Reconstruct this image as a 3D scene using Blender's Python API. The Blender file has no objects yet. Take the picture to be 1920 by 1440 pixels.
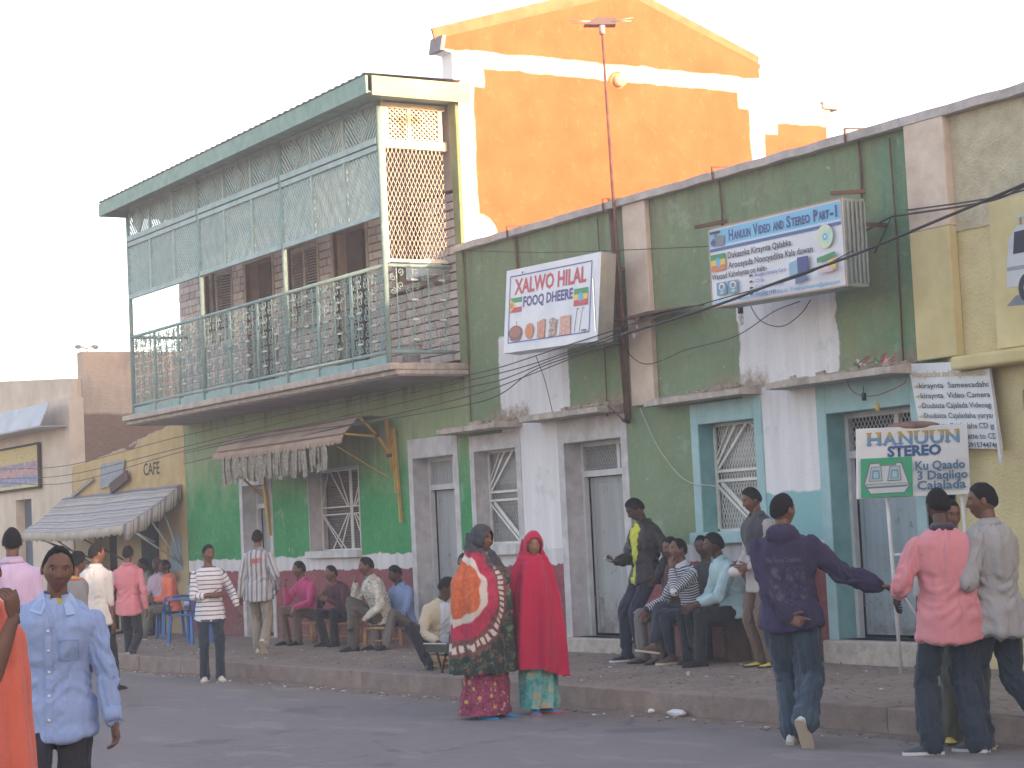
import bpy, math, random, bmesh
import numpy as np
from mathutils import Vector, Matrix, noise as mnoise
random.seed(7); np.random.seed(7)
S = bpy.context.scene; C = S.collection
# ------------------------------------------------------------------ camera
F_PX, PPX, PPY = 3826.3, 960.0, 720.0
YAW, PITCH, ROLL, CAM_H = 1.0117283, 0.0724510, -0.0475648, 1.6
fwd = Vector((-math.sin(YAW)*math.cos(PITCH), math.cos(YAW)*math.cos(PITCH), math.sin(PITCH)))
rt = fwd.cross(Vector((0,0,1))).normalized(); up = rt.cross(fwd)
r2 = rt*math.cos(ROLL)+up*math.sin(ROLL); u2 = up*math.cos(ROLL)-rt*math.sin(ROLL)
cam = bpy.data.cameras.new('camera'); co = bpy.data.objects.new('camera', cam); C.objects.link(co)
M = Matrix((r2, u2, -fwd)).transposed().to_4x4(); M.translation = (0,0,CAM_H); co.matrix_world = M
cam.sensor_width = 36; cam.lens = 36*F_PX/1920; cam.clip_end = 2000; cam.clip_start = .1
S.camera = co
def at(px, py, Y=None, z=None, X=None):
    d = fwd + r2*((px-PPX)/F_PX) - u2*((py-PPY)/F_PX); c = Vector((0,0,CAM_H))
    t = (z-CAM_H)/d.z if z is not None else (Y/d.y if Y is not None else X/d.x)
    return c+d*t
# ------------------------------------------------------------------ sky, sun, exposure
SUN_AZ, SUN_EL = math.radians(8), math.radians(6.5)      # from +X, a little behind the street front
sd = Vector((math.cos(SUN_AZ)*math.cos(SUN_EL), math.sin(SUN_AZ)*math.cos(SUN_EL), math.sin(SUN_EL)))
W = bpy.data.worlds.new('World'); S.world = W; W.use_nodes = True
wn = W.node_tree; sky = wn.nodes.new('ShaderNodeTexSky'); sky.sky_type = 'NISHITA'; sky.sun_disc = False
sky.sun_elevation = SUN_EL; sky.sun_rotation = math.pi/2-SUN_AZ
sky.air_density = 1.0; sky.dust_density = 6.0; sky.ozone_density = 1.0; sky.altitude = 1600
bg = wn.nodes['Background']; bg.inputs['Strength'].default_value = 0.15
tint = wn.nodes.new('ShaderNodeMix'); tint.data_type = 'RGBA'; tint.blend_type = 'MULTIPLY'; tint.inputs[0].default_value = 1; tint.inputs[7].default_value = (1.19,.97,.905,1)
wn.links.new(sky.outputs[0], tint.inputs[6]); wn.links.new(tint.outputs[2], bg.inputs[0])
sl = bpy.data.lights.new('sun', 'SUN'); sl.energy = 2.0; sl.angle = math.radians(.6); sl.color = (.80,.49,.35)
so = bpy.data.objects.new('sun', sl); C.objects.link(so); so.rotation_euler = sd.to_track_quat('Z','Y').to_euler(); so.location = (20,0,20)
S.view_settings.view_transform = 'Standard'; S.view_settings.look = 'None'; S.view_settings.gamma = 1
S.view_settings.use_curve_mapping = False; S.view_settings.exposure = 2.68
S.render.engine = 'CYCLES'
# thin volume added to veil the street and lift its dark tones
hz = bpy.data.meshes.new('haze'); X0, X1, Y0, Y1, Z0, Z1 = -90, 40, -30, 70, -1.1, 9.6
hz.from_pydata([(x,y,z) for z in (Z0,Z1) for x,y in ((X0,Y0),(X1,Y0),(X1,Y1),(X0,Y1))], [], [(3,2,1,0),(4,5,6,7),(0,1,5,4),(1,2,6,5),(2,3,7,6),(3,0,4,7)])
hm = bpy.data.materials.new('haze_veil'); hm.use_nodes = True; ht = hm.node_tree; ht.nodes.remove(ht.nodes['Principled BSDF'])
pv = ht.nodes.new('ShaderNodeVolumePrincipled'); pv.inputs['Color'].default_value = (.95,.90,.90,1); pv.inputs['Density'].default_value = .0042; pv.inputs['Anisotropy'].default_value = 0
ht.links.new(pv.outputs[0], ht.nodes['Material Output'].inputs['Volume']); hz.materials.append(hm)
ho = bpy.data.objects.new('haze', hz); C.objects.link(ho); ho['kind'] = 'stuff'
# ------------------------------------------------------------------ materials
class N:
    def __init__(s, name):
        s.m = bpy.data.materials.new(name); s.m.use_nodes = True; s.t = s.m.node_tree
        s.b = s.t.nodes['Principled BSDF']; s.geo = s.t.nodes.new('ShaderNodeNewGeometry'); s.tc = s.t.nodes.new('ShaderNodeTexCoord')
    def put(s, sock, v):
        if isinstance(v, bpy.types.NodeSocket): s.t.links.new(v, sock)
        elif isinstance(v, (tuple, list)) and sock.type == 'RGBA': sock.default_value = (*v[:3], 1)
        else: sock.default_value = v
    def M(s, op, a, b=0.0, c=0.0, clamp=False):
        n = s.t.nodes.new('ShaderNodeMath'); n.operation = op; n.use_clamp = clamp
        s.put(n.inputs[0], a); s.put(n.inputs[1], b); s.put(n.inputs[2], c); return n.outputs[0]
    def mr(s, v, a, b, x=0.0, y=1.0):
        n = s.t.nodes.new('ShaderNodeMapRange'); s.put(n.inputs[0], v)
        for i, q in enumerate((a,b,x,y)): n.inputs[i+1].default_value = q
        return n.outputs[0]
    def mix(s, f, a, b, mode='MIX'):
        n = s.t.nodes.new('ShaderNodeMix'); n.data_type = 'RGBA'; n.blend_type = mode
        s.put(n.inputs[0], f); s.put(n.inputs[6], a); s.put(n.inputs[7], b); return n.outputs[2]
    def vec(s, obj=True, scale=(1,1,1)):
        src = s.tc.outputs['Object'] if obj else s.geo.outputs['Position']
        if scale == (1,1,1): return src
        n = s.t.nodes.new('ShaderNodeMapping'); s.t.links.new(src, n.inputs[0]); n.inputs['Scale'].default_value = scale; return n.outputs[0]
    def noise(s, scale, detail=3, rough=.55, v=None, dist=0):
        n = s.t.nodes.new('ShaderNodeTexNoise'); n.inputs['Scale'].default_value = scale; n.inputs['Detail'].default_value = detail
        n.inputs['Roughness'].default_value = rough; n.inputs['Distortion'].default_value = dist
        s.t.links.new(v or s.vec(), n.inputs[0]); return n.outputs[0]
    def voro(s, scale, v=None, feat='F1', out=0):
        n = s.t.nodes.new('ShaderNodeTexVoronoi'); n.feature = feat; n.inputs['Scale'].default_value = scale
        s.t.links.new(v or s.vec(), n.inputs[0]); return n.outputs[out]
    def xyz(s, obj=True, v=None):
        n = s.t.nodes.new('ShaderNodeSeparateXYZ'); s.t.links.new(v or s.vec(obj), n.inputs[0]); return n.outputs
    def bump(s, h, strength=.3, dist=.02):
        n = s.t.nodes.new('ShaderNodeBump'); n.inputs['Strength'].default_value = strength; n.inputs['Distance'].default_value = dist
        s.t.links.new(h, n.inputs['Height']); s.t.links.new(n.outputs[0], s.b.inputs['Normal'])
    def col(s, c): s.put(s.b.inputs['Base Color'], c)
    def rough(s, v): s.put(s.b.inputs['Roughness'], v)
def mul(c, k): return tuple(min(1, x*k) for x in c)
MATS = {}
def mat(name, c, c2=None, sc=4, rough=.85, bump=.25, bs=60, metal=0, bd=.01, var=.25, world=False):
    if name in MATS: return MATS[name]
    n = N(name); v = n.vec(not world)
    f = n.mr(n.noise(sc, 5, .6, v), .3, .7)
    col = n.mix(f, mul(c, 1-var*.5), c2 or mul(c, 1+var*.5))
    n.col(col); n.rough(rough); n.b.inputs['Metallic'].default_value = metal
    n.b.inputs['Specular IOR Level'].default_value = .3
    if bump: n.bump(n.noise(bs, 3, .6, v), bump, bd)
    MATS[name] = n.m; return n.m
# ------------------------------------------------------------------ mesh builder
BASE = {}
def _base(o): return BASE.get(o.name, Vector((0,0,0)))
class MB:
    def __init__(s): s.v = []; s.f = []; s.m = []
    def add(s, vs, fs, m=0):
        k = len(s.v); s.v += [tuple(p) for p in vs]; s.f += [tuple(i+k for i in f) for f in fs]; s.m += [m]*len(fs); return s
    def quad(s, a, b, c, d, m=0): return s.add([a,b,c,d], [(0,1,2,3)], m)
    def box(s, x0, x1, y0, y1, z0, z1, m=0):
        return s.add([(x0,y0,z0),(x1,y0,z0),(x1,y1,z0),(x0,y1,z0),(x0,y0,z1),(x1,y0,z1),(x1,y1,z1),(x0,y1,z1)],
                     [(3,2,1,0),(4,5,6,7),(0,1,5,4),(1,2,6,5),(2,3,7,6),(3,0,4,7)], m)
    def obox(s, c, ax, ay, az, m=0):
        c = Vector(c); ax, ay, az = Vector(ax), Vector(ay), Vector(az)
        return s.add([c+ax*i+ay*j+az*k for k in (-1,1) for (i,j) in ((-1,-1),(1,-1),(1,1),(-1,1))],
                     [(3,2,1,0),(4,5,6,7),(0,1,5,4),(1,2,6,5),(2,3,7,6),(3,0,4,7)], m)
    def bar(s, p, q, w, h, upv=(0,0,1), m=0):
        p, q = Vector(p), Vector(q); d = (q-p); L = d.length
        if L < 1e-6: return s
        d /= L; a = d.cross(Vector(upv))
        if a.length < 1e-3: a = d.cross(Vector((1,0,0)))
        a.normalize(); b = a.cross(d)
        return s.obox((p+q)/2, d*L/2, a*w/2, b*h/2, m)
    def tube(s, pts, r, n=6, m=0, cap=True):
        pts = [Vector(p) for p in pts]; rs = r if isinstance(r, (list,tuple)) else [r]*len(pts)
        k = len(s.v); prev = None
        for i, p in enumerate(pts):
            t = (pts[min(i+1,len(pts)-1)]-pts[max(i-1,0)]).normalized()
            a = (prev - t*prev.dot(t)) if prev is not None else t.cross(Vector((0,0,1)) if abs(t.z)<.9 else Vector((1,0,0)))
            if a.length < 1e-4: a = t.orthogonal()
            a.normalize(); prev = a; b = t.cross(a)
            for j in range(n):
                w = 2*math.pi*j/n; s.v.append(tuple(p+a*(rs[i]*math.cos(w))+b*(rs[i]*math.sin(w))))
        for i in range(len(pts)-1):
            for j in range(n):
                s.f.append((k+i*n+j, k+i*n+(j+1)%n, k+(i+1)*n+(j+1)%n, k+(i+1)*n+j)); s.m.append(m)
        if cap:
            s.f.append(tuple(k+j for j in reversed(range(n)))); s.f.append(tuple(k+(len(pts)-1)*n+j for j in range(n))); s.m += [m,m]
        return s
    def loft(s, rings, m=0, cap=True):
        n = len(rings[0]); k = len(s.v)
        for r in rings: s.v += [tuple(p) for p in r]
        for i in range(len(rings)-1):
            for j in range(n): s.f.append((k+i*n+j, k+i*n+(j+1)%n, k+(i+1)*n+(j+1)%n, k+(i+1)*n+j)); s.m.append(m)
        if cap:
            s.f.append(tuple(k+j for j in reversed(range(n)))); s.f.append(tuple(k+(len(rings)-1)*n+j for j in range(n))); s.m += [m,m]
        return s
    def prism(s, poly, d, m=0):       # poly: list of 3D points, d: extrusion vector
        d = Vector(d); n = len(poly); a = [Vector(p) for p in poly]
        return s.add(a+[p+d for p in a], [tuple(reversed(range(n))), tuple(range(n,2*n))]+[(i,(i+1)%n,n+(i+1)%n,n+i) for i in range(n)], m)
    def ell(s, c, rx, ry, rz, nu=12, nv=8, m=0):
        c = Vector(c); rings = []
        for i in range(1, nv):
            ph = math.pi*i/nv
            rings.append([c+Vector((rx*math.sin(ph)*math.cos(2*math.pi*j/nu), ry*math.sin(ph)*math.sin(2*math.pi*j/nu), -rz*math.cos(ph))) for j in range(nu)])
        return s.loft(rings, m)
    def mesh(s, name, origin=(0,0,0)):
        me = bpy.data.meshes.new(name); o = Vector(origin)
        me.from_pydata([tuple(Vector(v)-o) for v in s.v] if o.length else s.v, [], s.f)
        me.polygons.foreach_set('material_index', s.m); return me
    def build(s, name, mats, parent=None, smooth=False, origin=None, **tags):
        if parent is not None: origin = _base(parent)
        origin = Vector(origin or (0,0,0)); me = s.mesh(name, origin)
        for x in (mats if isinstance(mats, (list,tuple)) else [mats]): me.materials.append(x)
        if smooth: me.shade_smooth()
        o = bpy.data.objects.new(name, me); C.objects.link(o)
        if parent is not None: o.parent = parent
        else: o.location = origin
        BASE[o.name] = origin; tag(o, **tags); return o
def tag(o, label=None, cat=None, group=None, kind=None):
    for k, v in (('label',label),('category',cat),('group',group),('kind',kind)):
        if v: o[k] = v
def thing(name, loc, label, cat, group=None):
    o = bpy.data.objects.new(name, None); C.objects.link(o); o.location = loc; o.empty_display_size = .2
    BASE[o.name] = Vector(loc); tag(o, label, cat, group); return o
def inst(me, name, loc, parent, rot=(0,0,0), scale=(1,1,1)):
    o = bpy.data.objects.new(name, me); C.objects.link(o); o.parent = parent; o.location = Vector(loc)-_base(parent)
    o.rotation_euler = rot; o.scale = scale; return o
def bevel(o, w=.004, seg=2):
    m = o.modifiers.new('bevel', 'BEVEL'); m.width = w; m.segments = seg; m.limit_method = 'ANGLE'; return o
TEXTC = {}
def text(s, origin, ax, az, size, width=None, mats=None, parent=None, name='lettering', bold=0.0, shear=0, align='LEFT', depth=.0):
    """flat lettering lying in the plane (ax, az), lower left corner of the line at origin"""
    cu = bpy.data.curves.new('t', 'FONT'); cu.body = s; cu.size = 1; cu.offset = bold; cu.shear = shear; cu.resolution_u = 2; cu.extrude = depth
    o = bpy.data.objects.new('t', cu); C.objects.link(o)
    dg = bpy.context.evaluated_depsgraph_get(); me = bpy.data.meshes.new_from_object(o.evaluated_get(dg)); bpy.data.objects.remove(o)
    n = len(me.vertices)
    if n == 0: return None
    a = np.empty(n*3); me.vertices.foreach_get('co', a); a = a.reshape(-1,3)
    x0, x1 = a[:,0].min(), a[:,0].max(); sy = size/.7; sx = (width/(x1-x0)) if width else sy
    ax, az = Vector(ax).normalized(), Vector(az).normalized(); nn = ax.cross(az)
    P = np.array([*(Vector(origin)-_base(parent))])+np.outer((a[:,0]-x0)*sx, np.array(ax))+np.outer(a[:,1]*sy, np.array(az))+np.outer(a[:,2], np.array(nn))
    me.vertices.foreach_set('co', P.ravel()); me.materials.clear(); me.materials.append(mats)
    q = bpy.data.objects.new(name, me); C.objects.link(q); q.parent = parent; BASE[q.name] = _base(parent); return q
# ================================================================== materials of the place
YW = 13.1       # street front of the row
def facade_mat(name, left):
    n = N(name); P = n.vec(False); x, y, z = n.xyz(False)
    j1 = n.M('MULTIPLY', n.M('SUBTRACT', n.noise(3.2, 4, .6, P), .5), .16)
    j2 = n.M('MULTIPLY', n.M('SUBTRACT', n.noise(9, 3, .6, P), .5), .07)
    xx = n.M('ADD', n.M('ADD', x, j1), j2); zz = n.M('ADD', n.M('ADD', z, n.M('MULTIPLY', j1, -.7)), j2)
    def rect(x0, x1, z0, z1, e=.012):
        a = n.M('MULTIPLY', n.mr(xx, x0-e, x0+e), n.mr(xx, x1+e, x1-e)); b = n.M('MULTIPLY', n.mr(zz, z0-e, z0+e), n.mr(zz, z1+e, z1-e)); return n.M('MULTIPLY', a, b)
    big = n.noise(1.3, 5, .62, P); fine = n.noise(14, 4, .7, P)
    streak = n.noise(1, 4, .6, n.vec(False, (7,7,.7)))
    if left:
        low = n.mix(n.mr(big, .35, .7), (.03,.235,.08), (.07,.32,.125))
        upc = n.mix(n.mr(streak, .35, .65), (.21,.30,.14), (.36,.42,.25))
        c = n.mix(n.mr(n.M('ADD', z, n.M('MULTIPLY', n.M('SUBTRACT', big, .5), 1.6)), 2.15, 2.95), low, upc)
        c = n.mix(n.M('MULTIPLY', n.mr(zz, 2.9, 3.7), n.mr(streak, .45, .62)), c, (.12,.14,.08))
    else:
        c = n.mix(n.mr(big, .3, .72), (.175,.245,.145), (.225,.295,.18))
        c = n.mix(n.M('MULTIPLY', n.mr(n.M('ADD', x, j1), -20.6, -22), n.mr(z, 3.0, 1.9)), c, (.06,.29,.11))
        c = n.mix(n.M('MULTIPLY', n.mr(n.M('ADD', x, j1), -14.35, -14.2), .75), c, (.13,.25,.15))
        c = n.mix(n.M('MULTIPLY', n.mr(n.noise(1, 5, .6, n.vec(False, (3,3,.8))), .52, .68), .45), c, (.27,.26,.13))
        wc = n.mix(n.mr(streak, .3, .75), (.80,.78,.80), (.66,.63,.63))
        c = n.mix(rect(-21.22, -19.98, 1.2, 3.05), c, wc); c = n.mix(rect(-21.22, -19.68, 2.98, 3.98), c, wc)
        c = n.mix(rect(-20.3, -19.93, 1.2, 3.3), c, wc)
        c = n.mix(rect(-16.5, -14.97, 2.85, 3.95), c, wc); c = n.mix(rect(-16.3, -15.3, 1.85, 3.0), c, wc)
        c = n.mix(rect(-16.35, -15.2, 1.0, 1.87), c, (.25,.47,.48))
    soil = n.mix(n.mr(fine, .35, .65), (.25,.18,.13), (.40,.31,.24))
    for (x0, x1) in ((-22.3,-20.6),(-20.3,-18.5),(-17.9,-16.1),(-15.7,-13.9)) if not left else ((-31.2,-22,),):
        m_ = n.M('MULTIPLY', n.M('MULTIPLY', n.mr(x, x0+(x1-x0)*.35, x0+(x1-x0)*.65) if not left else n.mr(x, x0, x0+.2), n.mr(x, x1+.08, x1-.02)), n.M('MULTIPLY', n.mr(z, 2.93, 2.96), n.mr(n.M('ADD', z, n.M('MULTIPLY', n.M('SUBTRACT', fine, .5), .35)), 3.16, 3.02)))
        if not left: c = n.mix(n.M('MULTIPLY', m_, .85), c, soil)
    drip = n.noise(1, 5, .7, n.vec(False, (16,16,.9)))
    c = n.mix(n.M('MULTIPLY', n.M('MULTIPLY', n.mr(drip, .56, .68), n.mr(z, 2.4 if not left else 1.8, 5.2)), .5), c, (.13,.12,.085))
    peel = n.noise(5.5, 6, .75, P)
    c = n.mix(n.M('MULTIPLY', n.mr(peel, .655, .67), .6), c, (.50,.47,.40)); c = n.mix(n.M('MULTIPLY', n.mr(n.noise(2.1, 6, .7, P), .60, .64), .28), c, (.42,.44,.36))
    band = n.mix(n.mr(streak, .35, .7), (.68,.66,.67), (.52,.50,.50))
    c = n.mix(n.mr(zz, 1.40, 1.385), c, band)
    mauve = n.mix(n.mr(big, .3, .7), (.21,.055,.065), (.28,.09,.10))
    c = n.mix(n.mr(zz, 1.20, 1.188), c, mauve)
    c = n.mix(n.M('MULTIPLY', n.mr(z, .62, .2), n.mr(fine, .38, .62)), c, (.17,.13,.11))      # splash dirt
    c = n.mix(n.M('MULTIPLY', n.M('MULTIPLY', n.mr(z, 4.5, 5.2), n.mr(streak, .46, .62)), .55), c, (.16,.14,.10))
    c = n.mix(n.mr(fine, .5, .8), c, n.mix(.18, c, (.55,.53,.45)))
    n.col(c); n.rough(.93); n.b.inputs['Specular IOR Level'].default_value = .15
    h = n.M('ADD', n.M('MULTIPLY', n.noise(38, 4, .65, P), .8), n.M('MULTIPLY', big, .9)); n.bump(h, .55, .02); return n.m
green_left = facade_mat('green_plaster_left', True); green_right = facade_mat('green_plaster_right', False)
trim_grey = mat('grey_trim_paint', (.46,.44,.44), (.62,.60,.60), 5, bump=.3, bs=30)
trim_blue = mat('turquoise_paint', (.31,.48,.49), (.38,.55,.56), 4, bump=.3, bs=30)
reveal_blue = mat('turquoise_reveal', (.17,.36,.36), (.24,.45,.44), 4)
cream = mat('cream_plaster', (.60,.47,.37), (.70,.58,.47), 4, bump=.45, bs=35)
yellow_wall = mat('yellow_plaster', (.58,.48,.24), (.68,.58,.33), 2.2, bump=.8, bs=36, bd=.02)
yellow_panel = mat('pale_yellow_panel', (.60,.50,.24), (.66,.56,.31), 3, bump=.2)
yellow_grey = mat('buff_roughcast', (.48,.42,.28), (.60,.54,.38), 6, bump=.9, bs=44, bd=.02)
coping_m = mat('coping_cement', (.42,.38,.36), (.62,.56,.54), 5, bump=.6, bs=30, bd=.02)
concrete = mat('concrete_slab', (.36,.31,.27), (.56,.49,.42), 7, bump=.7, bs=28, bd=.02)
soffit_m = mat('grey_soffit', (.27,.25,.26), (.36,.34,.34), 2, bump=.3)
rust = mat('rusty_iron', (.10,.06,.048), (.17,.10,.075), 9, bump=.3)
def door_mat(name, c):
    n = N(name); P = n.vec(False); x, y, z = n.xyz(False); st = n.noise(1, 5, .65, n.vec(False, (9,9,.8))); sp = n.noise(7, 5, .7, P)
    k = n.mix(n.mr(st, .35, .65), mul(c,.86), mul(c,1.1)); k = n.mix(n.M('MULTIPLY', n.mr(sp, .60, .68), .7), k, (.16,.10,.07)); k = n.mix(n.M('MULTIPLY', n.mr(z, .85, .35), n.mr(sp, .36, .6)), k, (.17,.13,.10))
    n.col(k); n.rough(.6); n.bump(n.noise(2.2, 3, .5, P), .35, .03); return n.m
door_grey = door_mat('grey_steel_door', (.34,.35,.35)); door_blue = door_mat('blue_grey_steel_door', (.28,.34,.37))
frame_light = mat('light_grey_steel', (.52,.52,.52), (.62,.61,.61), 6, rough=.5, bump=.1)
dark = mat('dark_interior', (.02,.019,.018), rough=.95, bump=0)
mesh_m = mat('wire_mesh_grey', (.38,.38,.37), (.48,.47,.46), 20, rough=.5, bump=0)
white_steel = mat('cream_white_steel', (.66,.64,.60), (.74,.72,.68), 8, rough=.5, bump=.1)
teal = mat('pale_teal_paint', (.19,.32,.31), (.27,.41,.395), 6, rough=.6, bump=.25, bs=40)
teal_pale = mat('pale_blue_timber', (.34,.48,.475), (.43,.56,.55), 6, rough=.65, bump=.2, bs=40)
cream_timber = mat('cream_timber', (.60,.57,.47), (.70,.66,.55), 6, rough=.65, bump=.2, bs=40)
teal_dark = mat('green_fascia_timber', (.19,.34,.28), (.30,.44,.40), 5, rough=.7, bump=.4, bs=25)
fascia_lime = mat('lime_cream_fascia', (.62,.55,.40), (.42,.50,.22), 1.8, rough=.7, bump=.4, bs=25)
block_ms = [mat('stone_block_%d'%i, c, None, 9, bump=.7, bs=45, bd=.015) for i, c in enumerate([(.63,.54,.50),(.56,.475,.44),(.70,.60,.56)])]
mortar = mat('dark_joint_mortar', (.075,.06,.055), (.11,.09,.08), 8, bump=.5)
shutter_m = mat('weathered_shutter', (.30,.27,.25), (.40,.36,.33), 9, bump=.3)
reveal_warm = mat('plain_cream_jamb', (.38,.30,.25), (.45,.37,.31), 5, bump=.3)
asphalt = None
def asphalt_mat():
    n = N('asphalt'); P = n.vec(False)
    a = n.noise(.35, 5, .6, P); b = n.noise(60, 3, .7, P); d = n.noise(5, 5, .65, P)
    c = n.mix(n.mr(a, .3, .7), (.215,.185,.178), (.265,.235,.225)); c = n.mix(n.mr(d, .45, .75), c, (.27,.235,.225))
    c = n.mix(n.mr(b, .35, .7), n.mix(.22, c, (.06,.055,.055)), c)
    x, y, z = n.xyz(False)
    c = n.mix(n.M('MULTIPLY', n.mr(y, 9.2, 10.1), n.mr(d, .35, .6)), c, (.20,.155,.13))
    c = n.mix(n.M('MULTIPLY', n.mr(n.noise(1, 4, .6, n.vec(False, (.5,3,1))), .55, .7), .35), c, (.19,.175,.165))
    cr = n.voro(.55, n.vec(False, (1,1,1)), 'DISTANCE_TO_EDGE'); cr2 = n.noise(4, 4, .7, P); c = n.mix(n.M('MULTIPLY', n.mr(n.M('ADD', cr, n.M('MULTIPLY', n.M('SUBTRACT', cr2, .5), .22)), .010, .003), n.M('MULTIPLY', n.mr(n.noise(.6,2,.5,P), .5, .65), .35)), c, (.07,.062,.06))
    c = n.mix(n.M('MULTIPLY', n.mr(n.noise(1.1, 3, .5, P), .62, .68), .45), c, (.11,.10,.10)); c = n.mix(n.M('MULTIPLY', n.mr(n.noise(.8, 4, .6, n.vec(False,(1,2.2,1))), .56, .62), .5), c, (.30,.265,.24))
    n.col(c); n.rough(.92); n.b.inputs['Specular IOR Level'].default_value = .25
    n.bump(n.M('ADD', b, n.M('MULTIPLY', d, 1.2)), .6, .012); return n.m
def pavement_mat():
    n = N('worn_pavement'); P = n.vec(False)
    e = n.voro(5.5, n.vec(False, (1,1.4,1)), 'DISTANCE_TO_EDGE'); a = n.noise(1.6, 5, .65, P); b = n.noise(26, 4, .7, P)
    cell = n.voro(5.5, n.vec(False, (1,1.4,1)), 'F1', 1)
    c = n.mix(n.mr(a, .3, .7), (.225,.175,.14), (.32,.255,.21)); c = n.mix(n.M('MULTIPLY', n.mr(e, .06, .0), .55), c, (.075,.06,.05))
    c = n.mix(.05, c, cell, 'OVERLAY'); c = n.mix(n.mr(b, .5, .75), c, (.30,.25,.21))
    n.col(c); n.rough(.95); n.b.inputs['Specular IOR Level'].default_value = .15
    n.bump(n.M('ADD', n.M('MULTIPLY', n.mr(e, 0, .09), .9), n.M('MULTIPLY', b, .6)), .8, .02); return n.m
# ================================================================== ground
def grid_sheet(name, x0, x1, y0, y1, z, nx, ny, amp, m, kind='structure', seed=0, soft_edge=None):
    mb = MB(); vs = []
    for j in range(ny+1):
        for i in range(nx+1):
            x = x0+(x1-x0)*i/nx; y = y0+(y1-y0)*j/ny
            zo = -.05 if (soft_edge and j == 0) else 0
            dz = zo+amp*mnoise.noise(Vector((x*.9+seed, y*.9, 0)))+amp*.5*mnoise.noise(Vector((x*3, y*3+seed, 0)))
            if soft_edge and j == 0: y += soft_edge*mnoise.noise(Vector((x*1.7, seed, 3)))+soft_edge*.5*mnoise.noise(Vector((x*6, seed, 3)))
            vs.append((x, y, z+dz))
    fs = [(j*(nx+1)+i, j*(nx+1)+i+1, (j+1)*(nx+1)+i+1, (j+1)*(nx+1)+i) for j in range(ny) for i in range(nx)]
    mb.add(vs, fs); return mb.build(name, m, None, True, kind=kind)
MB().quad((-400,-300,-.02),(400,-300,-.02),(400,400,-.02),(-400,400,-.02)).build('ground', mat('bare_earth', (.22,.17,.13), (.30,.24,.18), .3, bump=.4, bs=5, world=True), kind='structure')
road = grid_sheet('road', -60, 14, -9, 10.16, 0, 150, 40, .012, asphalt_mat())
pave = grid_sheet('pavement', -60, 14, 10.3, 13.12, .2, 240, 14, .012, pavement_mat(), seed=5)
dirtm = mat('gutter_dirt', (.16,.115,.09), (.24,.18,.14), 12, bump=.8, bs=40, bd=.02, world=True)
grid_sheet('gutter_dirt', -40, 10, 9.93, 10.16, .018, 400, 2, .006, dirtm, kind='stuff', seed=9, soft_edge=.16)
kerb = MB().box(-60, 14, 10.20, 10.34, -.015, .17).build('kerb', mat('kerb_bed', (.17,.14,.12), (.22,.18,.16), 6), None, kind='structure')
km = [mat('kerb_concrete_%d'%i, c, None, 5, bump=.7, bs=26, bd=.02, var=.45) for i, c in enumerate([(.25,.19,.165),(.27,.21,.18),(.235,.18,.155)])]
x = -36.0; k = 0
while x < 2:
    L = random.choice([1.4, 1.8, 2.1, 2.6]); q = MB().box(x+.004, x+L-.004, 10.15+random.uniform(-.012,.012), 10.36, -.012, .2+random.uniform(-.008,.012))
    o = q.build('kerb_stone', random.choice(km), kerb); bevel(o, .012, 2); x += L; k += 1
gm = [mat('grit_pale', (.55,.52,.48), bump=0), mat('grit_brown', (.22,.16,.12), bump=0)]
mb = MB()
for i in range(900):
    px = random.uniform(-34, -7); py = (10.12-abs(random.gauss(0,.16))) if random.random() < .6 else random.uniform(10.5, 13)
    zz = .012 if py < 10.15 else .208; r = random.uniform(.006,.02)
    mb.ell((px,py,zz), r*random.uniform(.8,1.8), r, r*.5, 6, 4, m=random.random() < .6)
mb.build('grit', gm, None, kind='stuff')
# litter by the kerb
for (px, py, sx, sy, lab, mm, cat) in [(1355,1338,.13,.05,'crumpled clear plastic bag lying in the gutter',mat('clear_plastic_litter',(.62,.62,.62),(.75,.75,.76),8,rough=.35),'plastic bag'),
                     (1317,1333,.035,.03,'small crushed white scrap in the gutter left of the plastic bag',mat('scrap_white',(.7,.7,.7),bump=0),'litter')]:
    p = at(px, py, z=0); p.y = min(p.y, 10.08); mb = MB(); n_ = 14; rings = []
    for i in range(1, 9):
        ph = math.pi*i/9; rings.append([(p.x+sx*math.sin(ph)*math.cos(2*math.pi*j/n_)*random.uniform(.75,1.2), p.y+sy*math.sin(ph)*math.sin(2*math.pi*j/n_)*random.uniform(.75,1.2), .045-math.cos(ph)*sy*.7*random.uniform(.7,1.1)) for j in range(n_)])
    mb.loft(rings).build('plastic_bag' if sx > .1 else 'litter_scrap', mm, None, True, origin=(p.x,p.y,0), label=lab, cat=cat)
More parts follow.
